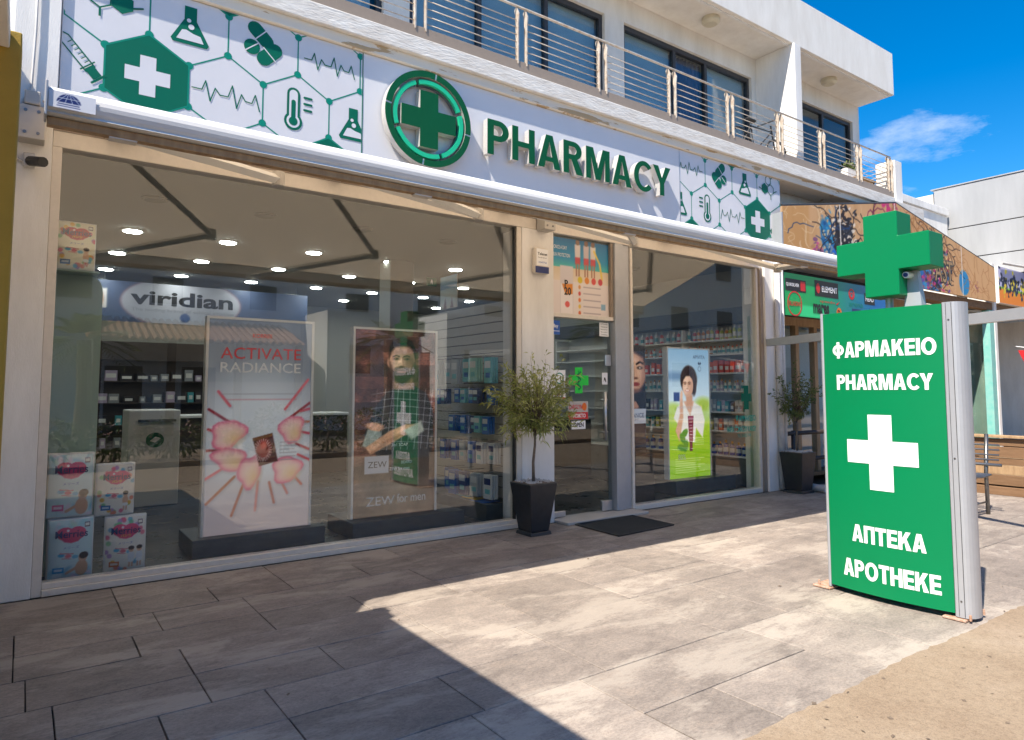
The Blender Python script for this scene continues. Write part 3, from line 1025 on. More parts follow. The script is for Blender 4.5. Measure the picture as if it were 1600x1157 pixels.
class Flat:
    """flat printed shapes on the sign, clipped to the panel, mirrored if asked"""
    def __init__(self, rect, mirror=None):
        self.r, self.m = rect, mirror
        self.l = {}
        self.cur = 'hexagon_grid'
    def icon(self, name):
        k = name
        i = 0
        while k in self.l: i += 1; k = '%s#%d' % (name, i)
        self.l[k] = {}
        self.cur = k
    def poly(self, pts, m, lay):
        if self.m: pts = [(self.m - a, b_) for a, b_ in pts][::-1]
        pts = clip_poly(pts, self.r)
        if len(pts) < 3: return
        self.l.setdefault(self.cur, {}).setdefault(m, MB()).add([(a, SY - 0.0012 - 0.0007 * lay, b_) for a, b_ in pts], [tuple(range(len(pts)))])
    def line(self, pts, w, m, lay):
        for (ax, az), (bx, bz) in zip(pts[:-1], pts[1:]):
            d = math.hypot(bx - ax, bz - az)
            if d < 1e-6: continue
            ux, uz = (bx - ax) / d, (bz - az) / d
            nx, nz = -uz * w / 2, ux * w / 2
            e = w * 0.4
            ax2, az2, bx2, bz2 = ax - ux * e, az - uz * e, bx + ux * e, bz + uz * e
            self.poly([(ax2 - nx, az2 - nz), (bx2 - nx, bz2 - nz), (bx2 + nx, bz2 + nz), (ax2 + nx, az2 + nz)], m, lay)
            lay += 0.03
    def circ(self, cx, cz, r, m, lay, n=20, sx=1.0):
        self.poly([(cx + r * sx * math.cos(2 * math.pi * i / n), cz + r * math.sin(2 * math.pi * i / n)) for i in range(n)], m, lay)
    def rot(self, pts, cx, cz, a):
        c, s = math.cos(a), math.sin(a)
        return [(cx + c * x - s * z, cz + s * x + c * z) for x, z in pts]
    def cap(self, cx, cz, L, r, a, m, lay):
        pts = []
        for i in range(9):
            t = -math.pi / 2 + math.pi * i / 8
            pts.append((L / 2 + r * math.cos(t), r * math.sin(t)))
        for i in range(9):
            t = math.pi / 2 + math.pi * i / 8
            pts.append((-L / 2 + r * math.cos(t), r * math.sin(t)))
        self.poly(self.rot(pts, cx, cz, a), m, lay)
    def flask(self, cx, cz, k=1.0):
        self.icon('flask_icon')
        G, W = 'print_green', 'sign_hex_white'
        body = [(-0.125, -0.15), (0.125, -0.15), (0.14, -0.125), (0.045, 0.05), (0.045, 0.16), (-0.045, 0.16), (-0.045, 0.05), (-0.14, -0.125)]
        self.poly([(cx + a * k, cz + b_ * k) for a, b_ in body], G, 3)
        self.poly([(cx + a * k, cz + b_ * k) for a, b_ in [(-0.10, -0.12), (0.10, -0.12), (0.075, -0.065), (0.02, -0.055), (-0.03, -0.035), (-0.06, -0.04)]], W, 5)
        self.circ(cx - 0.012 * k, cz + 0.045 * k, 0.016 * k, W, 5)
        self.circ(cx + 0.006 * k, cz - 0.004 * k, 0.022 * k, W, 5.3)
    def ecg(self, cx, cz, w):
        self.icon('pulse_icon')
        p = [(-0.5, 0), (-0.36, 0.0), (-0.31, 0.28), (-0.24, -0.30), (-0.17, 0.12), (-0.10, -0.05), (0.02, -0.05), (0.08, 0.32), (0.15, -0.34), (0.22, 0.12), (0.28, -0.06), (0.38, -0.08), (0.43, 0.2), (0.5, -0.28)]
        self.line([(cx + a * w, cz + b_ * 0.55 * w * 0.95) for a, b_ in p], 0.009, 'print_green', 3)
    def thermo(self, cx, cz):
        self.icon('thermometer_icon')
        G, W = 'print_green', 'sign_hex_white'
        self.cap(cx, cz + 0.03, 0.22, 0.056, math.pi / 2, G, 3); self.circ(cx, cz - 0.10, 0.078, G, 3.4)
        self.cap(cx, cz + 0.03, 0.22, 0.036, math.pi / 2, W, 4.2); self.circ(cx, cz - 0.10, 0.057, W, 4.6)
        self.cap(cx, cz - 0.02, 0.18, 0.019, math.pi / 2, G, 5.4); self.circ(cx, cz - 0.10, 0.038, G, 5.8)
        for q in range(3): self.cap(cx + 0.125, cz + 0.13 - 0.055 * q, 0.06, 0.010, 0, G, 3)
    def pills(self, cx, cz):
        self.icon('pill_icon')
        G, W = 'print_green', 'sign_hex_white'
        self.cap(cx - 0.03, cz + 0.09, 0.13, 0.06, -0.75, G, 3); self.cap(cx + 0.045, cz - 0.06, 0.13, 0.06, 0.8, G, 3.4)
        self.circ(cx - 0.10, cz - 0.03, 0.065, G, 3.8)
        for a, b_, t in ((-0.03, 0.09, 0.82), (0.045, -0.06, -0.77), (-0.10, -0.03, 0.7)):
            self.line(self.rot([(-0.07, 0), (0.07, 0)], cx + a, cz + b_, t), 0.009, W, 5)
    def molecule(self, cx, cz):
        self.icon('molecule_icon')
        G, W = 'print_green', 'sign_hex_white'
        def hxg(x, z, r): return [(x + r * math.cos(math.pi / 6 + i * math.pi / 3), z + r * math.sin(math.pi / 6 + i * math.pi / 3)) for i in range(6)]
        self.poly(hxg(cx + 0.085, cz, 0.082), G, 3)
        h = hxg(cx - 0.06, cz, 0.078); self.line(h + h[:1], 0.011, G, 3.6)
        h = hxg(cx - 0.0, cz + 0.13, 0.07); self.line(h + h[:1], 0.011, G, 4.2)
        for a in ([(0.155, -0.02), (0.22, 0.0)], [(-0.13, -0.03), (-0.2, -0.0)], [(-0.06, -0.08), (-0.06, -0.14)], [(-0.06, 0.16), (-0.11, 0.2)]):
            self.line([(cx + p, cz + q) for p, q in a], 0.014, G, 4.8)
    def syringe(self, cx, cz):
        self.icon('syringe_icon')
        G = 'print_green'
        f = lambda p: self.rot(p, cx, cz, -0.85)
        self.line(f([(-0.14, 0.035), (0.12, 0.035)]), 0.009, G, 3); self.line(f([(-0.14, -0.035), (0.12, -0.035)]), 0.009, G, 3.2)
        self.line(f([(-0.14, 0.035), (-0.20, 0.0), (-0.14, -0.035)]), 0.009, G, 3.4); self.line(f([(-0.20, 0), (-0.30, 0)]), 0.007, G, 3.6)
        self.poly(f([(0.10, -0.033), (0.19, -0.033), (0.19, 0.033), (0.10, 0.033)]), G, 4)
        self.line(f([(0.20, -0.055), (0.20, 0.055)]), 0.016, G, 4.4); self.line(f([(0.09, -0.055), (0.09, 0.055)]), 0.01, G, 4.6)
        for q in range(6): self.line(f([(-0.10 + q * 0.033, 0.03), (-0.10 + q * 0.033, 0.0)]), 0.006, G, 4.8)

def hex_print(rect, mirror, panel):
    F = Flat(rect, mirror)
    T, G, W = 'print_teal', 'print_green', 'sign_hex_white'
    R = 0.33
    cx0, cz0 = 0.69, 3.79
    dx = R * math.sqrt(3)
    nodes, edges = {}, set()
    def hxp(cx, cz): return [(cx + R * math.cos(math.pi / 6 + i * math.pi / 3), cz + R * math.sin(math.pi / 6 + i * math.pi / 3)) for i in range(6)]
    for row in (-1, 0, 1, 2):
        for c in range(-2, 5):
            cx, cz = cx0 + dx * c + (dx / 2 if row % 2 else 0), cz0 + 1.5 * R * row
            p = hxp(cx, cz)
            for i in range(6):
                a, b_ = p[i], p[(i + 1) % 6]
                ka, kb = (round(a[0], 2), round(a[1], 2)), (round(b_[0], 2), round(b_[1], 2))
                nodes[ka], nodes[kb] = a, b_
                edges.add(tuple(sorted((ka, kb))))
    for ka, kb in sorted(edges): F.line([nodes[ka], nodes[kb]], 0.011, T, 0.3)
    for k in sorted(nodes): F.circ(*nodes[k], 0.031, T, 1.2, 16)
    for (hcx, hcz) in ((cx0, cz0), (cx0 + dx * 2.5, cz0 - 1.5 * R), (cx0 + dx * 1.0, cz0 + 3 * R)):
        F.icon('cross_hexagon')
        F.poly(hxp(hcx, hcz), G, 2.0)
        p = hxp(hcx, hcz); F.line(p + p[:1], 0.013, T, 2.4)
        a, b_ = 0.055, 0.155
        F.poly([(hcx + q, hcz + s) for q, s in [(-a, -b_), (a, -b_), (a, -a), (b_, -a), (b_, a), (a, a), (a, b_), (-a, b_), (-a, a), (-b_, a), (-b_, -a), (-a, -a)]], W, 3.2)
    z1, z0 = cz0 + 1.5 * R, cz0
    F.molecule(0.42, z1 + 0.02); F.flask(cx0 + dx / 2, z1 - 0.01); F.pills(cx0 + 1.5 * dx, z1); F.ecg(cx0 + 2.5 * dx, z1, 0.46)
    F.syringe(0.24, z0 + 0.04); F.ecg(cx0 + dx, z0, 0.52); F.thermo(cx0 + 2 * dx - 0.03, z0 + 0.01); F.flask(cx0 + 3 * dx - 0.06, z0, 0.95)
    F.ecg(cx0 - dx / 2, z0 - 1.5 * R, 0.4); F.flask(cx0 + dx / 2, z0 - 1.5 * R + 0.05); F.pills(cx0 + 1.5 * dx, z0 - 1.5 * R)
    for k, parts in F.l.items():
        if not parts: continue
        o = multi(k.split('#')[0], parts, panel)
        if k == 'hexagon_grid': o['kind'] = 'stuff'
hex_print((0.140, 3.31, 2.422, 4.488), None, pl)
hex_print((6.776, 3.31, 8.979, 4.488), 9.11, pr)
box('joint_trim', 'print_green', SG, 2.426, 2.434, SY - 0.004, SY - 0.0005, 3.306, 4.492)
box('joint_trim', 'silver', SG, 6.763, 6.771, SY - 0.004, SY - 0.0005, 3.306, 4.492)

# channel letters
word = 'PHARMACY'
X0, X1, LZ, LH = 3.735, 6.475, 3.790, 0.365
gs, tot = block(word, 0.185, True, 0.10)
gf_, _ = block(word, 0.185, False, 0.10)
sc = (X1 - X0) / tot
for (x, w, vs, fs), (_, _, fv, ff) in zip(gs, gf_):
    body = MB().add([(X0 + (x + p[0]) * sc, SY - 0.028 - 0.075 * (p[2] + 0.5), LZ + LH * p[1]) for p in vs], fs).build('letter', 'letter_side', SG)
    MB().add([(X0 + (x + p[0]) * sc, SY - 0.1045, LZ + LH * p[1]) for p in fv], ff).build('letter_face', 'letter_green', body)

# emblem
EC = (3.07, 3.985)
def arc_band(cx, cz, r0, r1, a0, a1, y0, y1, n=48):
    mb = MB()
    vs, fs = [], []
    full_ = abs(a1 - a0) > 2 * math.pi - 1e-3
    k = n if full_ else n + 1
    for i in range(k):
        t = a0 + (a1 - a0) * i / n
        c, s = math.cos(t), math.sin(t)
        vs += [(cx + r0 * c, y0, cz + r0 * s), (cx + r1 * c, y0, cz + r1 * s), (cx + r1 * c, y1, cz + r1 * s), (cx + r0 * c, y1, cz + r0 * s)]
    for i in range(n):
        a, b_ = i * 4, ((i + 1) % k) * 4
        for q in range(4):
            fs.append((a + q, b_ + q, b_ + (q + 1) % 4, a + (q + 1) % 4))
    if not full_:
        fs += [(0, 1, 2, 3), (n * 4 + 3, n * 4 + 2, n * 4 + 1, n * 4)]
    return mb.add(vs, fs)
em = arc_band(*EC, 0.403, 0.462, 0, 2 * math.pi, SY - 0.105, SY - 0.025, 64).build('emblem_ring', 'letter_side', SG)
for q in range(4):
    arc_band(*EC, 0.402, 0.463, q * math.pi / 2 + 0.02 - 0.15, (q + 1) * math.pi / 2 - 0.02 - 0.15, SY - 0.109, SY - 0.1055, 20).build('ring_face', 'letter_green', em)
for q in range(4):
    a0 = q * math.pi / 2 + 0.42
    arc_band(*EC, 0.338, 0.380, a0, a0 + math.pi / 2 - 0.10, SY - 0.102, SY - 0.070, 20).build('light_tube', 'neon_green', em)
    arc_band(*EC, 0.330, 0.382, a0 - 0.0, a0 + math.pi / 2 - 0.10, SY - 0.069, SY - 0.030, 20).build('tube_tray', 'steel', em)
def cross_pts(a, b_, w=None):
    w = w or b_
    return [(-a, -b_), (a, -b_), (a, -a), (w, -a), (w, a), (a, a), (a, b_), (-a, b_), (-a, a), (-w, a), (-w, -a), (-a, -a)]
cb = MB().prism(cross_pts(0.098, 0.275, 0.295), (3.065, SY - 0.022, 3.975), X_, Z_, 0.085).build('emblem_cross', 'letter_side', SG)
MB().prism(cross_pts(0.098, 0.275, 0.295), (3.065, SY - 0.1085, 3.975), X_, Z_, 0).build('cross_face', 'letter_green', cb)

# ------------------------------------------------------------------ awning
AW = thing('awning', 'wide folding-arm awning with rounded white front bar over the pharmacy shopfront', 'awning', (3.7, -1.0, 2.7))
AX0, AX1 = 0.035, 8.20
prof = [(-1.955, 2.672), (-2.035, 2.680)] + [(-1.985 - 0.062 * math.cos(t), 2.745 + 0.066 * math.sin(t)) for t in np.linspace(-0.9, math.pi / 2, 9)] + [(-1.945, 2.808)]
kk = len(prof)
def extr(x0, x1):
    return MB().add([(x0, y, z) for y, z in prof] + [(x1, y, z) for y, z in prof],
                    [tuple(range(kk)), tuple(range(2 * kk - 1, kk - 1, -1))] + [(i, i + kk, (i + 1) % kk + kk, (i + 1) % kk) for i in range(kk)])
mat('awning_bar', (0.76, 0.75, 0.74), 0.75, var=0.16, scale=5, spec=0.2, stretch=(0.6, 1, 6))
fb = extr(AX0 + 0.012, AX1).build('front_bar', 'awning_bar', AW)
box('end_cap', 'silver_paint', AW, AX0, AX0 + 0.011, -2.06, -1.94, 2.655, 2.818, 0.003)
box('end_cap', 'silver_paint', AW, AX1 + 0.001, AX1 + 0.012, -2.06, -1.94, 2.655, 2.818, 0.003)
box('bar_shade_strip', 'timber_pale', AW, AX0 + 0.013, AX1 - 0.001, -1.995, -1.945, 2.632, 2.671, 0.003)  # brown colour paints in the shaded underside of the bar
fab = MB()
n = 24
top_, bot_ = [], []
for i in range(n + 1):
    t = i / n
    y, z = -0.125 + (-1.95 + 0.125) * t, 3.405 + (2.765 - 3.405) * t - 0.018 * math.sin(math.pi * t)
    top_.append((y, z))
vs = [(x, y, z) for x in (AX0 + 0.004, AX1 - 0.004) for y, z in top_] + [(x, y, z - 0.003) for x in (AX0 + 0.004, AX1 - 0.004) for y, z in top_]
m1 = n + 1
fs = [(i, i + 1, m1 + i + 1, m1 + i) for i in range(n)] + [(2 * m1 + i, 3 * m1 + i, 3 * m1 + i + 1, 2 * m1 + i + 1) for i in range(n)]
fab.add(vs, fs).build('fabric', 'awning_fabric', AW, smooth=True)
MB().tube([(AX0 + 0.02, -0.125, 3.375), (AX1 - 0.02, -0.125, 3.375)], 0.036, 12).build('roller', 'silver_paint', AW, smooth=True)
box('torsion_bar', 'cream_frame', AW, AX0 - 0.02, AX1, -0.10, -0.06, 3.315, 3.345, 0.003)
for xb in (0.36, 2.02, 3.86, 6.3):
    sh = Vector((xb + 0.14, -0.13, 3.275)); el = Vector((xb + 1.04, -1.02, 2.865)); fr = Vector((xb, -1.965, 2.660))
    arm = MB().tube([fr, el], 0.034, 4).build('arm', 'shelf_white', AW)
    MB().tube([el + Vector((0, 0, 0.0)), sh], 0.034, 4).build('upper_arm', 'shelf_white', arm)
    MB().lathe(el.x, el.y, [(0.040, el.z - 0.05), (0.045, el.z - 0.045), (0.045, el.z + 0.045), (0.040, el.z + 0.05)], 12).build('elbow', 'slat_board', arm, smooth=False)
    MB().box(xb - 0.06, xb + 0.06, -1.99, -1.93, 2.625, 2.67).build('bar_clamp', 'cream_frame', arm)
    MB().box(sh.x - 0.07, sh.x + 0.07, -0.17, -0.05, 3.24, 3.34).build('shoulder', 'cream_frame', arm)
for x in (-0.085, 4.42):
    br = MB().box(x, x + 0.15, -0.20, -0.062, 3.10, 3.33).build('wall_bracket', 'slat_board', AW, 0.004)
    for bx_ in (0.035, 0.11):
        MB().lathe(x + bx_, -0.202, [(0.010, 0), (0.010, 0)], 6) if False else None
        MB().tube([(x + bx_, -0.206, 3.14), (x + bx_, -0.199, 3.14)], 0.011, 8).build('bolt', 'steel', br)
        MB().tube([(x + bx_, -0.206, 3.29), (x + bx_, -0.199, 3.29)], 0.011, 8).build('bolt', 'steel', br)
box('crank_box', 'slat_board', AW, -0.06, 0.03, -0.21, -0.09, 3.335, 3.43, 0.006)
# maker's sticker on the bar
P = Paint(0.42, 60)
P.fill((0.90, 0.91, 0.94))
P.ell(0.42, 0.14, 0.26, 0.24, (0.10, 0.16, 0.42))
P.rect(0.0, 0.0, 1.0, 0.155, (0.90, 0.91, 0.94))
for t in (-0.6, -0.2, 0.2, 0.6): P.line([(0.42 + 0.06 * t, 0.38), (0.42 + 0.40 * t, 0.15)], 0.012, (0.9, 0.92, 0.96))
P.line([(0.2, 0.26), (0.64, 0.26)], 0.012, (0.9, 0.92, 0.96))
P.line([(0.2, 0.115), (0.64, 0.115)], 0.03, (0.3, 0.35, 0.55)); P.line([(0.18, 0.06), (0.66, 0.06)], 0.025, (0.35, 0.4, 0.6))
print_obj('sticker', P, 'print', fb, (AX0 + 0.015, -2.0515, 2.70), (1, 0, 0), (0, 0.0, 1), 0.185)

# ------------------------------------------------------------------ totem sign
TX, TYC = 4.70, -3.47
T = thing('totem_sign', 'freestanding green pharmacy totem with silver side profiles and white lettering', 'sign', (TX + 0.08, TYC, 0))
def front(y):
    t = (y - TYC) / 0.40
    return TX - 0.045 * (1 - t * t)
NY = 24
ys = np.linspace(TYC + 0.392, TYC - 0.392, NY)
pv, pf = [], []
for y in ys:
    pv += [(front(y), y, 0.042), (front(y), y, 1.945), (2 * (TX + 0.085) - front(y), y, 1.945), (2 * (TX + 0.085) - front(y), y, 0.042)]
for i in range(NY - 1):
    for q in range(4):
        pf.append((i * 4 + q, i * 4 + (q + 1) % 4, (i + 1) * 4 + (q + 1) % 4, (i + 1) * 4 + q))
panel = MB().add(pv, pf).build('panel', 'totem_green', T, smooth=False)
for f_ in panel.data.polygons:
    f_.use_smooth = False
for s in (1, -1):
    ye = TYC + s * 0.394
    mb = MB()
    out = []
    for z in (0.024, 1.952):
        fl = 0.012 if s > 0 else 0.052
        ring = [(TX - 0.002, ye), (TX - 0.006, ye + s * 0.005), (TX - 0.006, ye + s * fl)]
        for t in np.linspace(0, math.pi, 11):
            ring.append((TX + 0.085 - 0.088 * math.cos(t), ye + s * (fl + 0.003 + (0.02 if s > 0 else 0.05) * math.sin(t))))
        ring += [(TX + 0.176, ye + s * fl), (TX + 0.172, ye)]
        out.append([(a, b_, z) for a, b_ in ring])
    kx = len(out[0])
    mb.add(out[0] + out[1], [tuple(range(kx)), tuple(range(kx, 2 * kx))] + [(i, (i + 1) % kx, kx + (i + 1) % kx, kx + i) for i in range(kx)])
    mb.build('side_profile', 'silver_paint', T)
    if s < 0:
        for yy, ww in ((ye - 0.022, 0.0025), (ye - 0.0535, 0.003)):
            MB().box(TX - 0.0075, TX - 0.0062, yy - ww, yy, 0.03, 1.948).build('groove', 'dark_metal', T)
        for zz_ in (0.12, 0.98, 1.84):
            MB().tube([(TX - 0.0062, ye - 0.037, zz_), (TX - 0.0085, ye - 0.037, zz_)], 0.006, 8).build('screw', 'steel', T)
    bp_ = box('base_plate', 'rust', T, TX - 0.03, TX + 0.20, ye - 0.035 + s * 0.03, ye + 0.095 + s * 0.03 - 0.0, 0.004, 0.018, 0.003)
    for bx_, by_ in ((TX - 0.012, ye + s * 0.085), (TX + 0.182, ye + s * 0.085)):
        MB().tube([(bx_, by_, 0.018), (bx_, by_, 0.052)], 0.008, 8).build('bolt', 'rust', bp_)
def onto(q):
    return Vector((front(q.y) - 0.0025, q.y, q.z))
NYv = Vector((0, -1, 0))
for s, z, w, h in (('ΦAPMAKEIO', 1.68, 0.675, 0.108), ('PHARMACY', 1.455, 0.625, 0.104), ('AПTEKA', 0.432, 0.47, 0.115), ('APOTHEKE', 0.192, 0.615, 0.118)):
    block_text(s, 'print_white', panel, (0, TYC - 0.02, z), NYv, Z_, w, h, 0.235, onto)
cr_ = MB()
for (a, b_, c, d) in ((-0.0775, 0.0775, -0.25, 0.25), (-0.23, -0.0776, -0.0775, 0.0775), (0.0776, 0.23, -0.0775, 0.0775)):
    m = 8
    pts = [a + (b_ - a) * i / m for i in range(m + 1)]
    cr_.add([onto(Vector((0, TYC - 0.002 - p, 0.985 + c))) for p in pts] + [onto(Vector((0, TYC - 0.002 - p, 0.985 + d))) for p in pts], [(i, i + 1, m + 2 + i, m + 1 + i) for i in range(m)])
cr_.build('printed_cross', 'print_white', panel)
# cross box on its mast
CY, CZ = -3.515, 2.31
cx_ = MB().prism(cross_pts(0.112, 0.282, 0.305), (TX + 0.17, CY, CZ), NYv, Z_, 0.20).build('cross_box', 'totem_green', T, 0.004)
MB().frustum(TX + 0.11, -3.66, 1.953, 2.19, 0.035, 0.055, 0.02, 0.03).build('mast', 'silver_paint', T)
MB().tube([(TX + 0.10, -3.50, 1.95), (TX + 0.10, -3.50, 2.03)], 0.025, 10).build('mast', 'silver_paint', T)
dc = thing('security_camera', 'small white dome security camera on the mast under the green cross box', 'camera', (TX + 0.06, -3.635, 2.14))
MB().tube([(TX + 0.10, -3.648, 2.165), (TX + 0.02, -3.648, 2.16)], 0.022, 14).build('housing', 'print_white', dc, smooth=False)
MB().tube([(TX + 0.0199, -3.648, 2.16), (TX + 0.012, -3.648, 2.16)], 0.014, 14).build('lens', 'print_navy', dc)
# ------------------------------------------------------------------ things in front of the shop
dm = MB()
nx_, ny_ = 10, 6
c4 = [(4.71, -0.955), (5.56, -0.895), (5.59, -0.275), (4.74, -0.285)]
gv = []
for j in range(ny_ + 1):
    for i in range(nx_ + 1):
        s, t = i / nx_, j / ny_
        x = (c4[0][0] * (1 - s) + c4[1][0] * s) * (1 - t) + (c4[3][0] * (1 - s) + c4[2][0] * s) * t
        y = (c4[0][1] * (1 - s) + c4[1][1] * s) * (1 - t) + (c4[3][1] * (1 - s) + c4[2][1] * s) * t
        gv.append((x, y, 0.010 + 0.005 * math.sin(s * 7) * math.sin(t * 5)))
k = len(gv)
W1 = nx_ + 1
gf = [(j * W1 + i, j * W1 + i + 1, (j + 1) * W1 + i + 1, (j + 1) * W1 + i) for j in range(ny_) for i in range(nx_)]
rim = [i for i in range(W1)] + [j * W1 + nx_ for j in range(1, ny_ + 1)] + [ny_ * W1 + i for i in range(nx_ - 1, -1, -1)] + [j * W1 for j in range(ny_ - 1, 0, -1)]
gv2 = gv + [(gv[i][0], gv[i][1], 0.0015) for i in rim]
gf += [(rim[(i + 1) % len(rim)], rim[i], k + i, k + (i + 1) % len(rim)) for i in range(len(rim))]
MT = thing('door_mat', 'black rubber door mat lying before the glass door', 'mat', (5.15, -0.6, 0))
dm.add(gv2, gf).build('mat_sheet', 'rubber_mat', MT)
bead = MB()
for (ax, ay), (bx2, by2) in zip(c4, c4[1:] + c4[:1]):
    bead.tube([(ax, ay, 0.010), (bx2, by2, 0.010)], 0.007, 6)
bead.build('mat_border', 'black_plastic', MT)

def leaves(rs, pts, dirs, L, Wd, droop=0.25):
    """one small folded blade for each point"""
    vs, fs = [], []
    for p, d in zip(pts, dirs):
        d = np.array(d, float)
        d /= np.linalg.norm(d) + 1e-9
        a = rs.normal(size=3)
        sdir = np.cross(d, a)
        sdir /= np.linalg.norm(sdir) + 1e-9
        l_ = L * rs.uniform(0.65, 1.25)
        w_ = Wd * rs.uniform(0.7, 1.2)
        k = len(vs)
        m_ = p + d * l_ * 0.5
        e_ = p + d * l_ + np.array([0, 0, -droop * l_])
        vs += [tuple(p), tuple(m_ + sdir * w_ / 2), tuple(e_), tuple(m_ - sdir * w_ / 2)]
        fs.append((k, k + 1, k + 2, k + 3))
    return vs, fs

def potted_tree(label, x, y, hb, tb, ph, tz, crown_c, crown_r, nt, nl, L, Wd, lm, seed, lean):
    rs = np.random.RandomState(seed)
    t = thing('potted_tree', label, 'potted tree', (x, y, 0), 'potted trees flanking the shopfront')
    pot = MB().frustum(x, y, 0.035, ph, hb * 0.93, hb * 0.93, tb, tb)
    po = pot.build('pot', 'charcoal_pot', t, 0.006)
    MB().frustum(x, y, 0.0, 0.034, hb + 0.012, hb + 0.012, hb + 0.004, hb + 0.004).build('pot_foot', 'charcoal_pot', po, 0.004)
    MB().frustum(x, y, ph - 0.03, ph + 0.004, tb - 0.02, tb - 0.02, tb - 0.018, tb - 0.018).build('soil', 'bark', po)
    pe = MB()
    for i in range(110):
        a, b_ = rs.uniform(-tb + 0.03, tb - 0.03, 2)
        r = rs.uniform(0.010, 0.018)
        z = ph + 0.006
        pe.add([(x + a - r, y + b_, z), (x + a, y + b_ - r, z), (x + a + r, y + b_, z), (x + a, y + b_ + r, z), (x + a, y + b_, z + r), (x + a, y + b_, z - r)],
               [(0, 1, 4), (1, 2, 4), (2, 3, 4), (3, 0, 4), (1, 0, 5), (2, 1, 5), (3, 2, 5), (0, 3, 5)])
    o = pe.build('pebbles', 'pebbles', po)
    o['kind'] = 'stuff'
    cz = crown_c
    tr_ = MB()
    top_p = (x + lean, y, tz)
    tr_.tube([(x, y, ph - 0.01), (x + lean * 0.2, y + 0.01, ph + (tz - ph) * 0.4), (x + lean * 0.7, y - 0.005, ph + (tz - ph) * 0.75), top_p], [0.017, 0.014, 0.012, 0.010], 8)
    pts, dirs = [], []
    C = np.array([x + lean, y, cz])
    for i in range(nt):
        v = rs.normal(size=3)
        v /= np.linalg.norm(v)
        rr = rs.uniform(0.55, 1.0) ** 0.6
        end = C + v * np.array(crown_r) * rr * (1 + 0.18 * rs.normal())
        st = np.array([top_p[0], top_p[1], tz + rs.uniform(-0.02, 0.18)])
        mid = (st + end) / 2 + rs.normal(size=3) * 0.03 + np.array([0, 0, 0.03])
        tr_.tube([tuple(st), tuple(mid), tuple(end)], [0.0045, 0.003, 0.0015], 4)
        for q in range(nl):
            s = rs.uniform(0.35, 1.08)
            p = (1 - s) ** 2 * st + 2 * s * (1 - s) * mid + s * s * end
            d = (end - mid) / (np.linalg.norm(end - mid) + 1e-6) + rs.normal(size=3) * 0.75
            pts.append(p + rs.normal(size=3) * 0.012)
            dirs.append(d)
    tr_.build('trunk', 'bark', t, smooth=True)
    vs, fs = leaves(rs, pts, dirs, L, Wd)
    o = MB().add(vs, fs).build('crown', lm, t)
    o['kind'] = 'stuff'
    return t
potted_tree('yellow-green feathery potted tree in tapered charcoal pot beside the glass door', 4.14, -0.36, 0.115, 0.170, 0.50, 0.98, 1.31, (0.45, 0.42, 0.37), 120, 27, 0.078, 0.015, 'olive_leaf', 5, 0.02)
potted_tree('sparse dark green potted tree in charcoal pot by the white downpipes', 8.76, -0.33, 0.135, 0.175, 0.55, 0.98, 1.30, (0.31, 0.31, 0.36), 54, 27, 0.050, 0.020, 'ficus_leaf', 9, 0.0)

al = thing('alarm_box', 'cream alarm siren box with navy base on the pilaster beside the door', 'alarm', (4.45, -0.09, 2.77))
box('case', 'cream_frame', al, 4.355, 4.545, -0.115, -0.052, 2.635, 2.915, 0.012)
box('sticker', 'print_white', al, 4.375, 4.53, -0.1175, -0.1155, 2.72, 2.90)
box('base_band', 'print_navy', al, 4.36, 4.54, -0.1178, -0.1155, 2.64, 2.71)
text('Telenet', 'print_black', al, (4.453, -0.1185, 2.845), width=0.13, bold=0.02)
text('Security Systems', 'print_black', al, (4.453, -0.1185, 2.805), width=0.12)
text('22660766', 'print_blue', al, (4.453, -0.1185, 2.755), width=0.11)
cc = thing('security_camera', 'black bullet security camera bracketed under the awning arm on the pilaster', 'camera', (0.02, -0.1, 2.95))
box('mount', 'pvc', cc, -0.05, 0.02, -0.10, -0.061, 2.93, 3.03, 0.006)
MB().tube([(-0.01, -0.10, 2.985), (0.0, -0.15, 2.965)], 0.013, 8).build('stem', 'pvc', cc)
MB().tube([(-0.01, -0.11, 2.968), (0.062, -0.235, 2.940)], 0.034, 12).build('housing', 'black_plastic', cc, smooth=False)
cable = MB().tube([(-0.02, -0.075, 4.47), (-0.015, -0.075, 3.9), (-0.025, -0.075, 3.5), (-0.10, -0.08, 3.3), (-0.13, -0.08, 3.12), (-0.08, -0.08, 2.98), (-0.04, -0.085, 2.96)], 0.008, 6).build('wall_cable', 'pvc', None, smooth=True)
tag(cable, 'thin grey cable running down the white pilaster to the bullet camera', 'cable')

rs = np.random.RandomState(41)
lv, lf = [], []
for i in range(90):
    x, y = (rs.uniform(2.5, 7.5), rs.uniform(-4.6, -3.9)) if i < 60 else (rs.uniform(0.3, 8.5), rs.uniform(-3.8, -0.15))
    a, L = rs.uniform(0, 6.3), rs.uniform(0.008, 0.035)
    c, s_ = math.cos(a), math.sin(a)
    k = len(lv)
    w_ = L * rs.uniform(0.12, 0.4)
    lv += [(x, y, 0.006), (x + c * L * 0.5 - s_ * w_, y + s_ * L * 0.5 + c * w_, 0.009), (x + c * L, y + s_ * L, 0.006), (x + c * L * 0.5 + s_ * w_, y + s_ * L * 0.5 - c * w_, 0.005)]
    lf.append((k, k + 1, k + 2, k + 3))
lt = MB().add(lv, lf).build('dry_litter', 'bark')
lt['kind'] = 'stuff'
tag(lt, 'tiny dry leaves and twigs scattered over the paving', 'litter')

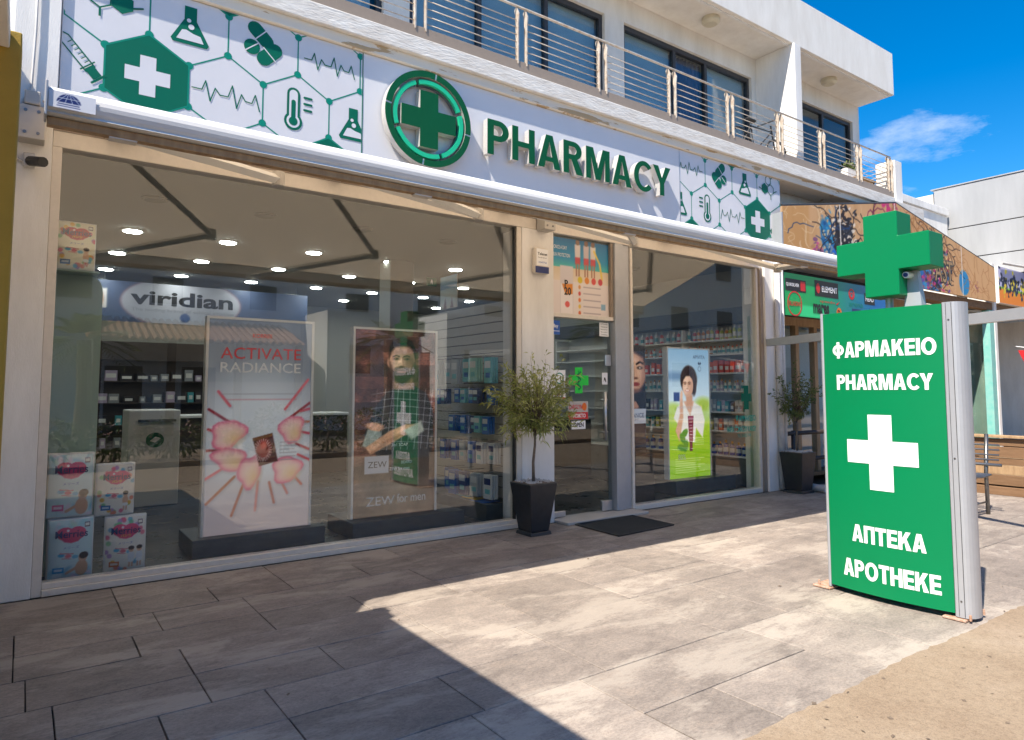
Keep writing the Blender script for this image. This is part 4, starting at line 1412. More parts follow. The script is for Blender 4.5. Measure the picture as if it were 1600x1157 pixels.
# ------------------------------------------------------------------ yellow neighbour on the near side
YW = thing('yellow_kiosk', 'mustard yellow rendered kiosk wall beside the pharmacy, with unseen roof and side wall added for shade', 'kiosk', (-1.5, -2.0, 0))
box('wall', 'yellow_wall', YW, -3.2, -0.052, -2.50, -2.28, 0.0, 2.815, 0.004)
box('wall', 'yellow_wall', YW, -3.2, -2.98, -2.279, -0.02, 0.0, 2.74, 0.004)
box('added_shade_canopy', 'upper_wall', YW, -2.9, -0.09, -5.6, -2.501, 2.74, 2.81, 0.004)  # unseen slab, placed to cast shade over the left paving
MB().prism([(0.02, 0.0), (2.27, 0.0), (2.27, 2.81), (2.0, 3.2), (0.02, 3.80)], (-0.20, 0, 0), NYv, Z_, 0.06).build('added_shade_wall', 'upper_wall', YW)  # unseen wall, added and shaped to block sun beside the awning
MB().tube([(-2.8, -5.5, -0.002), (-2.8, -5.5, 2.74)], 0.05, 10).build('post', 'dark_metal', YW)
box('post', 'brown_frame', YW, -0.50, -0.112, -2.42, -2.32, 2.816, 2.93)

# ------------------------------------------------------------------ surf shop next door
N = thing('surf_shop', 'low surf shop with graffiti-covered gable board and timber-posted glass front', 'shop', (12.6, 2.0, 0))
rs = np.random.RandomState(31)
GX0, GX1, GZB = 8.78, 16.36, 3.22
def ztop(x): return np.where(x < 12.19, 4.04 + (x - GX0) * (4.63 - 4.04) / (12.19 - GX0), 4.63 + (x - 12.19) * (3.93 - 4.63) / (16.36 - 12.19))
P = Paint(0.2, 420)
P.fill(hx('cfa274'))
g1 = P.noise(90, rs, 0.15); g2 = P.noise(30, rs, 0.3)
P.mix((g1 - 0.45) * 0.9, hx('b98a58')); P.mix((g2 - 0.5) * 0.8, hx('d2aa78'))
P.rect(0.0, 0.0, 0.09, 0.2, hx('c08a48'), 0.01, 0.5)
def squig(x, v, n, col, w, rs, L=0.02):
    for i in range(n):
        a, b_ = x + rs.uniform(-0.06, 0.06), rs.uniform(0.0, 0.2)
        pts = [(a, b_)]
        t = rs.uniform(0, 6.3)
        for q in range(9):
            t += rs.normal() * 0.55
            a += L * 0.4 * math.cos(t); b_ += L * 0.5 * math.sin(t)
            pts.append((a, b_))
        P.line(pts, w, col, 0.0025)
squig(0.06, 0, 14, hx('e2c193'), 0.0016, rs); squig(0.13, 0, 12, hx('e6cda8'), 0.0016, rs); squig(0.27, 0.1, 40, hx('d9b78d'), 0.0015, rs, 0.012)
def splat(cx, cy, rx, ry, cols, n, rs, r=0.006):
    for i in range(n):
        a, rr = rs.uniform(0, 6.28), min(1.5, abs(rs.normal()) * 0.62)
        P.ell(cx + rx * rr * math.cos(a), cy + ry * rr * math.sin(a), r * rs.uniform(0.3, 1.1), r * rs.uniform(0.3, 1.4), cols[rs.randint(len(cols))], 0.002, rs.uniform(0, 3), 0.9)
P.ell(0.160, 0.075, 0.024, 0.085, hx('1d6fa3'), 0.004, 0.25); P.ell(0.178, 0.03, 0.016, 0.05, hx('1569c7'), 0.004, 0.2)
splat(0.158, 0.085, 0.026, 0.075, [hx('7d8b93'), hx('c9b796'), hx('0f4f86'), hx('2b97c4'), hx('1d6fa3')], 120, rs, 0.006)
splat(0.115, 0.055, 0.022, 0.03, [hx('c64f86'), hx('7a4a78'), hx('b98a5c')], 70, rs, 0.007)
splat(0.222, 0.095, 0.042, 0.075, [hx('15131b'), hx('1d2333'), hx('e7d9c6'), hx('221a22')], 420, rs, 0.0075)
splat(0.405, 0.09, 0.05, 0.085, [hx('cf2f74'), hx('b43a72'), hx('c98c64'), hx('d8548c')], 420, rs, 0.0095)
P.ell(0.385, 0.115, 0.018, 0.035, hx('17131a'), 0.003); P.ell(0.388, 0.105, 0.012, 0.026, hx('efe4d8'), 0.003); P.ell(0.39, 0.097, 0.008, 0.018, hx('b3265f'), 0.003)
squig(0.5, 0.1, 46, hx('c4945f'), 0.0015, rs, 0.014); squig(0.47, 0.1, 30, hx('8f4a3a'), 0.0014, rs, 0.012)
splat(0.60, 0.035, 0.085, 0.035, [hx('1e6fb0'), hx('6d3f8f'), hx('c22f7a'), hx('223054'), hx('2b8fc0')], 360, rs, 0.0105)
splat(0.66, 0.09, 0.05, 0.055, [hx('1b1a24'), hx('3a2a3c'), hx('e8cf92'), hx('3f6f9a'), hx('b5326e')], 360, rs, 0.0085)
P.ell(0.60, 0.14, 0.028, 0.018, hx('2fa0d0'), 0.004); P.ell(0.80, 0.055, 0.03, 0.05, hx('1f86bf'), 0.005)
P.line([(0.42, 0.03), (0.47, 0.02), (0.54, 0.035)], 0.006, hx('7a1460'))
splat(0.875, 0.05, 0.03, 0.03, [hx('8a4a6a'), hx('b07a55')], 30, rs, 0.005)
squig(0.23, 0.1, 26, hx('16131a'), 0.003, rs, 0.03); squig(0.40, 0.1, 16, hx('7a1f4a'), 0.003, rs, 0.03); squig(0.66, 0.1, 30, hx('1b1822'), 0.003, rs, 0.03); squig(0.15, 0.1, 8, hx('123a66'), 0.003, rs, 0.03); squig(0.55, 0.1, 30, hx('a8703f'), 0.002, rs, 0.03); squig(0.75, 0.1, 20, hx('a8703f'), 0.002, rs, 0.03); squig(0.90, 0.1, 14, hx('a8703f'), 0.002, rs, 0.03)
for xj in (0.205, 0.442, 0.79): P.line([(xj, 0), (xj, 0.2)], 0.0035, hx('efe6da'))
def gwarp(co, P):
    x = co[..., 0]
    t = P.v / P.a
    co[..., 2] = GZB + t * (ztop(x) - GZB)
    return co
gb = MB().prism([(GX0, GZB), (GX1, GZB), (GX1, 3.93), (12.19, 4.63), (GX0, 4.04)], (0, -0.16, 0), X_, Z_, 0.035).build('gable_board', 'timber_pale', N)
print_obj('graffiti', P, 'print_paint', gb, (GX0, -0.197, GZB), (1, 0, 0), (0, 0, 1), GX1 - GX0, warp=gwarp)
text('AST', 'print_black', gb, (13.95, -0.200, 3.62), width=0.80, height=0.46, bold=0.05, name='graffiti_letters')
text('AST', 'timber_pale', gb, (13.95, -0.2025, 3.62), width=0.76, height=0.42, bold=0.0, name='graffiti_letters')
tb = MB()
tb.tube([(GX0, -0.18, 4.055), (12.19, -0.18, 4.645), (GX1, -0.18, 3.945)], 0.018, 6).build('board_trim', 'dark_metal', gb)
box('board_return', 'silver_paint', N, GX0 - 0.03, GX0 - 0.002, -0.197, 0.31, 3.24, 3.95)
# sponsor banner
P = Paint(0.2, 160)
t = np.clip((P.u - 0.25) / 0.6, 0, 1)[..., None]
P.img = np.array(hx('18b060')) * (1 - t) + np.array(hx('1570b8')) * t
P.rect(0.12, 0.0, 0.36, 0.055, hx('35e08c'), 0.01)
SB = MB().box(8.87, 11.98, -0.13, -0.115, 2.48, 3.10).build('sponsor_banner', 'print_teal', N)
print_obj('banner_print', P, 'print', SB, (8.875, -0.1315, 2.482), (1, 0, 0), (0, 0, 1), 3.09)
def logo(x0, x1, z0, z1, bg, s, fg, h=0.5, wfac=0.8, dx=0.0):
    if bg: MB().box(x0, x1, -0.1345, -0.1325, z0, z1).build('logo_patch', bg, SB)
    text(s, fg, SB, ((x0 + x1) / 2 + dx, -0.1358, (z0 + z1) / 2), width=(x1 - x0) * wfac, height=(z1 - z0) * h, bold=0.02)
logo(8.89, 9.42, 2.84, 3.02, 'print_black', 'QUIKSILVER', 'print_white', 0.32, 0.62, -0.08)
MB().box(9.28, 9.40, -0.1362, -0.1348, 2.86, 3.0).build('logo_mark', 'print_red', SB)
logo(9.66, 10.32, 2.82, 3.06, 'print_black', 'ELEMENT', 'print_white', 0.38, 0.66, 0.08)
MB().prism([(9.75 + 0.05 * math.cos(a), 2.94 + 0.08 * math.sin(a)) for a in np.linspace(0, 2 * math.pi, 14)[:-1]], (0, -0.1352, 0), X_, Z_, 0.001).build('logo_mark', 'print_red', SB)
ringb = MB()
for r0, r1, cx, cz in ((0.06, 0.09, 10.72, 2.93), (0.03, 0.045, 10.72, 2.91)):
    for m_ in arc_band(cx, cz, r0, r1, 0, 2 * math.pi, -0.1352, -0.1335, 20).f: pass
    q = arc_band(cx, cz, r0, r1, 0, 2 * math.pi, -0.1352, -0.1335, 20)
    ringb.add(q.v, q.f)
ringb.build('logo_mark', 'print_red', SB)
logo(11.12, 11.45, 2.80, 2.98, 'print_black', 'HEAD', 'print_white', 0.45, 0.8)
q = arc_band(9.12, 2.66, 0.165, 0.185, 0, 2 * math.pi, -0.1352, -0.1335, 28)
q.build('logo_mark', 'print_red', SB)
text('BILLABONG', 'print_red', SB, (9.12, -0.136, 2.66), width=0.30, height=0.07, bold=0.02)
text('speedo', 'print_red', SB, (10.0, -0.136, 2.745), width=0.42, height=0.05)
MB().prism([(10.24, 2.73), (10.36, 2.78), (10.28, 2.72)], (0, -0.1345, 0), X_, Z_, 0.001).build('logo_mark', 'print_red', SB)
text('mares', 'print_black', SB, (9.82, -0.136, 2.625), width=0.44, height=0.15, bold=0.04)
text('arena', 'print_teal', SB, (10.85, -0.136, 2.76), width=0.42, height=0.06)
MB().prism([(10.33 + 0.075 * math.cos(a), 2.60 + 0.085 * math.sin(a)) for a in np.linspace(0, 2 * math.pi, 16)[:-1]], (0, -0.1345, 0), X_, Z_, 0.001).build('logo_mark', 'print_orange', SB)
text('D', 'print_black', SB, (10.32, -0.1372, 2.60), width=0.07, height=0.09, bold=0.03)
logo(10.72, 11.0, 2.56, 2.70, 'print_navy', 'O', 'print_blue', 0.4, 0.3)
text('BODY GLOVE', 'print_navy', SB, (11.5, -0.136, 2.70), width=0.5, height=0.07, bold=0.01)
# glass front with timber posts
box('header_beam', 'timber_pale', N, 8.9, 16.36, 0.60, 0.74, 2.46, 2.60, 0.004)
box('header_board', 'timber', N, 12.2, 16.36, -0.12, 0.04, 3.06, 3.21, 0.004)
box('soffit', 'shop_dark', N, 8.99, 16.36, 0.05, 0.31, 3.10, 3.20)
box('wall', 'timber_pale', N, 8.99, 16.36, 0.70, 0.80, 2.605, 3.2)
NP = [9.05, 10.30, 10.85, 12.3, 13.7, 15.1, 16.2]
for x in NP:
    box('post', 'timber_pale', N, x, x + 0.10, 0.60, 0.70, 0.06, 2.459, 0.005)
for a, b_ in zip(NP[:-1], NP[1:]):
    MB().box(a + 0.101, b_ - 0.001, 0.645, 0.655, 0.062, 2.458).build('pane', 'shop_glass', N)
mat('pale_sheet', (0.42, 0.52, 0.55), 0.6, var=0.1, scale=2)
box('inner_screen', 'pale_sheet', N, 9.2, 12.2, 0.9, 0.92, 0.06, 2.45)
mat('green_sheet', (0.22, 0.34, 0.28), 0.5, var=0.3, scale=2)
box('inner_screen', 'green_sheet', N, 13.75, 16.2, 0.9, 0.92, 0.06, 2.45)
box('floor', 'timber', N, 8.99, 16.36, 0.56, 4.0, 0.0, 0.058)
box('wall', 'white_paint', N, 16.37, 16.55, 0.60, 4.0, 0.0, 4.05, 0.004)
box('wall', 'white_paint', N, 16.37, 16.50, -0.15, 0.0, 0.0, 4.05, 0.004)
MB().box(16.36, 16.375, 0.001, 0.60, 0.10, 3.05).build('pane', 'shop_glass', N)
box('inner_screen', 'green_sheet', N, 16.40, 16.42, 0.001, 0.599, 0.06, 3.05)
box('teal_post', 'teal_paint', N, 16.14, 16.36, -0.14, 0.0, 0.10, 3.05, 0.004)
box('back_wall', 'shop_dark', N, 8.99, 16.36, 4.0, 4.1, 0, 4.4)
P = Paint(0.9, 50)
P.grad(hx('3d6fb5'), hx('a5b6d6')); P.ell(0.4, 0.3, 0.45, 0.2, hx('d7dbe8'), 0.2); P.ell(0.65, 0.2, 0.3, 0.16, hx('7d4f66'), 0.1); P.rect(0.1, 0.0, 0.7, 0.1, hx('e9e4de'), 0.02)
print_obj('window_poster', P, 'print', N, (14.2, 0.62, 1.95), (1, 0, 0), (0, 0, 1), 0.6)
# dark tube rails and the steel pergola beam by the pier
fr_ = thing('tube_barrier', 'low brown tube barrier standing before the neighbouring glass front', 'barrier', (10.0, 0.1, 0))
for z in (0.76, 0.365): MB().tube([(9.05, 0.10, z), (12.1, 0.10, z)], 0.032, 10).build('rail', 'shop_walnut', fr_, smooth=True)
for x in (9.35, 12.0): MB().tube([(x, 0.10, -0.002), (x, 0.10, 0.80)], 0.030, 10).build('post', 'shop_walnut', fr_, smooth=True)
pg = thing('steel_pergola', 'grey steel pergola beam on slim posts crossing before the surf shop', 'pergola', (7.8, -1.9, 0))
a_, b2_ = Vector((8.46, -0.12, 2.06)), Vector((6.55, -4.6, 2.06))
d_ = (b2_ - a_).normalized(); nn = Vector((-d_.y, d_.x, 0)) * 0.035
q = [a_ - nn, b2_ - nn, b2_ + nn, a_ + nn]
MB().add([p + Vector((0, 0, -0.05)) for p in q] + [p + Vector((0, 0, 0.05)) for p in q], [(3, 2, 1, 0), (4, 5, 6, 7), (0, 1, 5, 4), (1, 2, 6, 5), (2, 3, 7, 6), (3, 0, 4, 7)]).build('beam', 'silver_paint', pg)
MB().box(b2_.x - 0.03, b2_.x + 0.03, b2_.y - 0.03, b2_.y + 0.03, -0.002, 2.009).build('post', 'silver_paint', pg)
pv_ = MB().tube([(9.12, -0.02, 0.052), (8.98, -0.58, 0.052)], 0.05, 14).tube([(8.985, -0.56, 0.052), (8.97, -0.62, 0.052)], 0.053, 14).build('drain_pipe', 'pvc', None)
tag(pv_, 'short white plastic drain pipe lying on the paving behind the pot', 'pipe')

# ------------------------------------------------------------------ timber terrace wall and steel bench
TW = thing('plank_wall', 'low terrace wall of weathered brown planks behind the steel bench', 'wall', (11.0, -2.6, 0))
zz = 0.10
random.seed(5)
for i, h in enumerate((0.15, 0.13, 0.10, 0.155, 0.11)):
    yy = -1.30
    while yy > -5.0:
        l_ = random.uniform(1.3, 1.9)
        dxx = random.uniform(-0.012, 0.012)
        MB().box(10.98 + dxx, 11.03 + dxx, max(-5.2, yy - l_), yy - 0.006, zz, zz + h - 0.010).build('plank', random.choice(['timber', 'timber', 'timber_dark', 'timber_pale']), TW, 0.004)
        yy -= l_
    zz += h
MB().box(10.94, 11.12, -5.2, -1.30, zz, zz + 0.035).build('cap_board', 'timber_pale', TW, 0.004)
MB().box(10.70, 10.76, -5.2, -1.2, 0.0, 0.11).build('kerb_board', 'timber', TW, 0.004)
for y in (-1.4, -3.1, -4.9): MB().box(11.031, 11.11, y - 0.04, y + 0.04, 0.0, zz - 0.001).build('post', 'timber', TW)
deck = thing('timber_deck', 'raised timber deck floor behind the plank wall', 'deck', (13.5, -2.6, 0))
for i in range(14):
    MB().box(11.15 + i * 0.38, 11.15 + i * 0.38 + 0.372, -5.2, -0.25, 0.10, 0.14).build('deck_board', 'timber_pale', deck)
ct = thing('wooden_crate', 'brown slatted crate on the terrace holding dark and red goods', 'crate', (12.2, -2.8, 0.14))
for z in (0.74, 0.90, 1.06): MB().box(11.82, 12.6, -2.95, -2.92, z, z + 0.07).build('slat', 'timber', ct)
for z in (0.74, 0.90, 1.06): MB().box(11.80, 11.83, -2.95, -2.25, z, z + 0.07).build('slat', 'timber', ct)
for x, y in ((11.83, -2.92), (11.83, -2.28), (12.57, -2.92), (12.57, -2.28)): MB().box(x, x + 0.05, y, y + 0.05, 0.14, 1.16).build('post', 'timber', ct)
MB().box(11.84, 12.6, -2.9, -2.25, 0.72, 0.738).build('base', 'timber', ct)
for i, (x, y, c) in enumerate(((12.0, -2.75, 'print_red'), (12.1, -2.45, 'black_plastic'), (12.4, -2.8, 'black_plastic'))):
    sb = MB().lathe(x, y, [(0.02, 0.74), (0.10, 0.78), (0.12, 0.95), (0.10, 1.10), (0.03, 1.17)], 12).build('stuffed_bag', c, None, smooth=True)
    tag(sb, ['crumpled red bag in the terrace crate', 'black bag behind the red one in the terrace crate', 'black bag at the outer corner of the terrace crate'][i], 'bag')
bt = thing('bunting', 'red and white pennant bunting hanging over the terrace', 'bunting', (12.6, -2.4, 1.9))
MB().tube([(12.0, -1.9, 2.05), (12.1, -2.5, 1.93), (12.3, -3.6, 2.1)], 0.006, 5).build('cord', 'print_white', bt)
for i in range(7):
    y = -2.0 - i * 0.2
    z = 2.02 - 0.08 * math.sin((i + 1) / 8 * math.pi) 
    MB().prism([(-0.08, 0), (0.08, 0), (0.0, -0.2)], (12.02 + i * 0.03, y, z), NYv, Z_, 0.003).build('pennant', 'print_red' if i % 2 == 0 else 'print_white', bt)

bn = thing('steel_bench', 'steel tube bench with slatted seat and back behind the totem', 'bench', (8.8, -1.85, 0))
YB0, YB1 = -2.66, -1.05
for i in range(9):
    x = 8.52 + i * 0.048
    z = 0.452 - 0.012 * math.sin(i / 8 * math.pi)
    MB().tube([(x, YB0 + 0.06, z), (x, YB1, z)], 0.011, 8).build('seat_bar', 'steel', bn, smooth=True)
for i in range(5):
    z, x = 0.56 + i * 0.055, 8.945 + i * 0.012
    MB().tube([(x, YB0 - 0.03 if i == 0 else YB0, z), (x, YB1, z)], 0.017 if i == 0 else 0.010, 8).build('back_bar', 'steel', bn, smooth=True)
for y in (-2.53, -1.2):
    MB().tube([(8.96, y, 0.0), (8.955, y, 0.45), (9.01, y, 0.90)], 0.021, 10).build('back_post', 'steel', bn, smooth=True)
    MB().tube([(8.545, y, 0.0), (8.545, y, 0.44)], 0.019, 10).build('leg', 'steel', bn, smooth=True)
    MB().tube([(8.55, y, 0.14), (8.955, y, 0.14)], 0.011, 8).tube([(8.55, y, 0.43), (8.955, y, 0.43)], 0.014, 8).build('stretcher', 'steel', bn, smooth=True)
MB().tube([(8.75, -2.53, 0.14), (8.75, -1.2, 0.14)], 0.011, 8).build('stretcher', 'steel', bn, smooth=True)

# ------------------------------------------------------------------ buildings beyond
MW = thing('mural_shop', 'further shop with lavender and orange graffiti mural on its fascia', 'shop', (19.0, 1.0, 0))
P = Paint(0.28, 150)
P.fill(hx('b9b9da')); P.rect(0, 0, 1, 0.115, hx('e88a3a'), 0.004); P.line([(0, 0.12), (1, 0.10)], 0.016, hx('8cc63f'))
rs = np.random.RandomState(4)
for cx, n in ((0.12, 60), (0.3, 70), (0.5, 60), (0.75, 80)):
    for i in range(n):
        P.ell(cx + rs.normal() * 0.045, 0.15 + rs.normal() * 0.045, 0.012 * rs.uniform(0.4, 1.5), 0.02 * rs.uniform(0.4, 1.4), [hx('1d2b4a'), hx('24385c'), hx('17203a'), hx('d9c23a')][rs.randint(4)] if rs.rand() < 0.92 else hx('f0e14a'), 0.004, rs.uniform(0, 3))
fa = MB().box(16.56, 21.6, -0.19, 0.4, 3.22, 4.0).build('fascia', 'white_paint', MW)
print_obj('mural', P, 'print_paint', fa, (16.565, -0.1925, 3.225), (1, 0, 0), (0, 0, 1), 2.77)
print_obj('mural', P, 'print_paint', fa, (19.34, -0.1925, 3.225), (1, 0, 0), (0, 0, 1), 2.25)
box('wall', 'shop_wall', MW, 16.56, 21.6, 4.5, 4.6, 0, 3.2)
box('wall', 'white_paint', MW, 21.4, 21.6, -0.15, 4.5, 0, 3.2)
box('lintel', 'timber', MW, 16.56, 21.39, -0.1, 0.0, 3.0, 3.2)
MB().tube([(16.6, -0.25, 4.06), (19.0, -0.25, 4.16)], 0.03, 8).build('pole', 'pvc', MW)
CW = thing('clad_building', 'large windowless building faced with pale grey metal panels', 'building', (21, 1.5, 0))
box('core', 'shop_dark', CW, 18.03, 26, -7, 1.58, 4.3, 6.24)
pw = (2.05, 1.02)
rs = np.random.RandomState(2)
for i, y0 in enumerate(np.arange(-7.0, 1.5, 2.14)):
    for j, z0 in enumerate((4.02, 4.52, 5.26)):
        z1 = (4.51, 5.25, 6.28)[j]
        d = rs.uniform(-0.004, 0.004)
        MB().box(17.99 + d, 18.025, y0 + 0.006, min(1.6, y0 + 2.134), z0 + 0.006, z1 - 0.006).build('panel', 'clad_grey', CW, 0.004)
box('parapet', 'clad_grey', CW, 17.97, 26, -7, 1.62, 6.285, 6.31)
box('wall', 'white_paint', CW, 18.03, 26, 1.59, 6, 0, 6.2)
RH = thing('roof_terrace_house', 'white rendered house with stepped parapet and rooftop drum behind the gable', 'building', (17, 4, 0))
box('wall', 'white_paint', RH, 13.65, 17.9, 1.25, 7, 0, 5.55)
box('parapet', 'white_paint', RH, 13.65, 17.88, 1.2, 1.4, 5.551, 5.72, 0.01)
MB().tube([(15.6, 2.0, 5.80), (16.7, 2.0, 5.80)], 0.26, 18).build('water_tank', 'white_paint', RH, smooth=False)
box('tank_stand', 'dark_metal', RH, 15.7, 16.6, 1.85, 2.15, 5.551, 5.6)
box('solar_panel', 'white_paint', RH, 16.2, 17.6, 1.6, 2.4, 5.72, 5.76)

# ------------------------------------------------------------------ balcony things
for i, (x, y) in enumerate(((8.29, 0.60), (11.71, 0.66))):
    lp = thing('soffit_lamp', ['round drum lamp under the roof between the two glazed balcony bays', 'round drum lamp under the roof overhang beyond the fin wall'][i], 'lamp', (x, y, 7.04), 'round soffit lamps')
    MB().lathe(x, y, [(0.115, 6.955), (0.135, 6.975), (0.135, 7.04)], 20).build('rim', 'lamp_glass', lp)
    MB().lathe(x, y, [(0.09, 6.940), (0.11, 6.9545)], 20).build('diffuser', 'lamp_glass', lp)
bs_ = thing('bamboo_screen', 'brown bamboo roll screen leaning behind the balcony railing', 'screen', (10.5, 0.55, 4.776))
for i in range(9):
    x = 10.32 + i * 0.034
    MB().tube([(x, 0.42, 4.776), (x - 0.04, 0.62 + 0.01 * (i % 2), 5.56 - 0.02 * (i % 3))], 0.017, 6).build('cane', 'bamboo', bs_)
tbx = thing('folding_table', 'small slatted wooden table on the balcony by the white pier', 'table', (12.3, 0.6, 4.776))
for i in range(6): MB().box(12.05, 12.68, 0.35 + i * 0.085, 0.35 + i * 0.085 + 0.07, 5.22, 5.245).build('slat', 'timber_pale', tbx)
for s in (12.1, 12.63):
    MB().tube([(s, 0.36, 4.776), (s, 0.80, 5.22)], 0.016, 6).build('leg', 'timber', tbx); MB().tube([(s, 0.80, 4.776), (s, 0.36, 5.22)], 0.016, 6).build('leg', 'timber', tbx)
bx_ = thing('balcony_planter', 'white balcony planter with green leafy plant beside the pier', 'planter', (12.4, 0.8, 5.25))
box('trough', 'white_paint', bx_, 12.10, 12.66, 0.58, 0.80, 5.247, 5.46, 0.006)
rs = np.random.RandomState(8)
pts = [np.array([rs.uniform(12.12, 12.64), rs.uniform(0.6, 0.78), 5.45 + rs.uniform(0, 0.12)]) for _ in range(160)]
vs, fs = leaves(rs, pts, [rs.normal(size=3) * 0.7 + np.array([0, 0, 1.0]) for _ in pts], 0.12, 0.03)
o = MB().add(vs, fs).build('foliage', 'ficus_leaf', bx_)
o['kind'] = 'stuff'
bk = thing('bicycle', 'dark bicycle parked on the balcony behind the railing', 'bicycle', (9.2, 0.5, 4.776))
for cx in (8.78, 9.72):
    wv = MB()
    ring = [(cx + 0.31 * math.cos(t), 0.48, 5.10 + 0.31 * math.sin(t)) for t in np.linspace(0, 2 * math.pi, 25)]
    wh = wv.tube(ring, 0.018, 6, cap=False).build('wheel', 'black_plastic', bk)
    for t in np.linspace(0, math.pi, 6)[:-1]:
        MB().tube([(cx + 0.3 * math.cos(t), 0.48, 5.10 + 0.3 * math.sin(t)), (cx - 0.3 * math.cos(t), 0.48, 5.10 - 0.3 * math.sin(t))], 0.003, 4).build('spoke', 'steel', wh)
MB().tube([(8.78, 0.48, 5.10), (9.15, 0.48, 5.12), (9.05, 0.48, 5.5), (8.78, 0.48, 5.10)], 0.014, 6).tube([(9.15, 0.48, 5.12), (9.60, 0.48, 5.52), (9.05, 0.48, 5.5)], 0.014, 6).tube([(9.58, 0.48, 5.62), (9.72, 0.48, 5.10)], 0.013, 6).build('frame', 'black_plastic', bk)
MB().tube([(9.56, 0.25, 5.68), (9.56, 0.70, 5.68)], 0.012, 6).build('handlebar', 'steel', bk)
MB().box(8.93, 9.15, 0.43, 0.53, 5.56, 5.61).build('saddle', 'black_plastic', bk, 0.02)

# ------------------------------------------------------------------ across the street: what the shop glass mirrors
HB = thing('villa_across_street', 'white villa with tiled porch roof across the street, mirrored in the window', 'building', (6, -22, 0))
box('wall', 'street_white', HB, -6, 24, -27, -20, 0, 5.55)
box('parapet', 'street_white', HB, -6.1, 24.1, -27.1, -19.9, 5.551, 5.75)
for x in (-3.4, 0.8, 3.5, 6.7, 10.4, 13.6, 17.0, 20.2):
    wv = MB().box(x, x + 0.95, -20.02, -19.985, 4.35, 5.25).build('window', 'shutter', HB)
    MB().box(x - 0.08, x + 1.03, -20.0, -19.94, 4.25, 4.349).build('sill', 'street_white', wv)
for x0, x1 in ((1.5, 8.0),):
    rf = MB().add([(x0, -17.6, 2.95), (x1, -17.6, 2.95), (x1, -19.98, 3.75), (x0, -19.98, 3.75)], [(0, 1, 2, 3)]).build('porch_roof', 'terracotta', HB)
    tl = MB()
    nt = int((x1 - x0) / 0.22)
    for i in range(nt):
        x = x0 + 0.11 + i * 0.22
        for j in range(6):
            t0, t1 = j / 6, (j + 1) / 6 + 0.02
            tl.tube([(x, -17.6 - 2.38 * t0, 2.97 + 0.8 * t0), (x, -17.6 - 2.38 * t1, 2.95 + 0.8 * t1)], 0.085, 6, cap=False)
    o = tl.build('roof_tiles', 'terracotta', rf)
    o['kind'] = 'stuff'
    for x in np.arange(x0 + 0.2, x1, 2.0): MB().box(x, x + 0.22, -17.9, -17.68, 0, 2.93).build('porch_post', 'timber', HB)
for x, w, z in ((8.6, 2.6, 4.2), (13.4, 2.8, 4.4)):
    box('bay', 'street_white', HB, x, x + w, -19.99, -17.2, 0, z)
    MB().box(x + 0.8, x + 1.6, -17.22, -17.16, 2.0, 3.0).build('window', 'shutter', HB)
for x in (2.2, 4.5): box('door', 'shutter', HB, x, x + 1.1, -20.04, -19.99, 0, 2.2)
CB = thing('apartment_block', 'long cream apartment block further down the street, mirrored in the right-hand pane', 'building', (40, -26, 0))
box('wall', 'upper_wall', CB, 24.6, 60, -30, -21, 0, 11.5)
for j in range(3):
    for x in np.arange(26.5, 58, 4.2):
        wv = MB().box(x, x + 1.5, -21.02, -20.985, 1.6 + j * 3.3, 3.0 + j * 3.3).build('window', 'shutter', CB)
        MB().box(x - 0.1, x + 1.6, -21.0, -20.92, 1.5 + j * 3.3, 1.599 + j * 3.3).build('sill', 'street_white', wv)
box('parapet', 'street_white', CB, 24.5, 60.1, -30.1, -20.9, 11.501, 11.8)
rs = np.random.RandomState(12)
flower_vs = MB()
for i in range(13):
    cx, cy = -3.0 + i * 1.1 + rs.uniform(-0.2, 0.2), -9.9 + rs.uniform(-0.15, 0.15)
    hs_ = thing('flowering_shrub', 'pink-flowered shrub across the road, %s along the far kerb from the kiosk end' % ['first', 'second', 'third', 'fourth', 'fifth', 'sixth', 'seventh', 'eighth', 'ninth', 'tenth', 'eleventh', 'twelfth', 'thirteenth'][i], 'shrub', (cx, cy, -0.02), 'shrubs along the far kerb')
    pts, dirs = [], []
    h = rs.uniform(0.7, 1.05)
    for q in range(420):
        v = rs.normal(size=3); v /= np.linalg.norm(v)
        r = rs.uniform(0.5, 1.0) ** 0.5
        pts.append(np.array([cx, cy, h * 0.55]) + v * r * np.array([0.62, 0.5, h * 0.5])); dirs.append(v + rs.normal(size=3) * 0.6)
    vs, fs = leaves(rs, pts, dirs, 0.13, 0.05)
    o = MB().add(vs, fs).build('foliage', 'hedge_leaf', hs_); o['kind'] = 'stuff'
    pts = [p for p in pts if p[2] > h * 0.5][:70]
    vs, fs = leaves(rs, pts, [rs.normal(size=3) + np.array([0, 0, 1]) for _ in pts], 0.07, 0.06)
    o = MB().add(vs, fs).build('blossom', 'pink_flower', hs_); o['kind'] = 'stuff'
    MB().tube([(cx, cy, -0.16), (cx + 0.02, cy, h * 0.5)], 0.03, 6).build('trunk', 'bark', hs_)
struct(box('verge', 'tan_concrete', None, -60, 90, -13.0, -9.3, -0.15, -0.02))
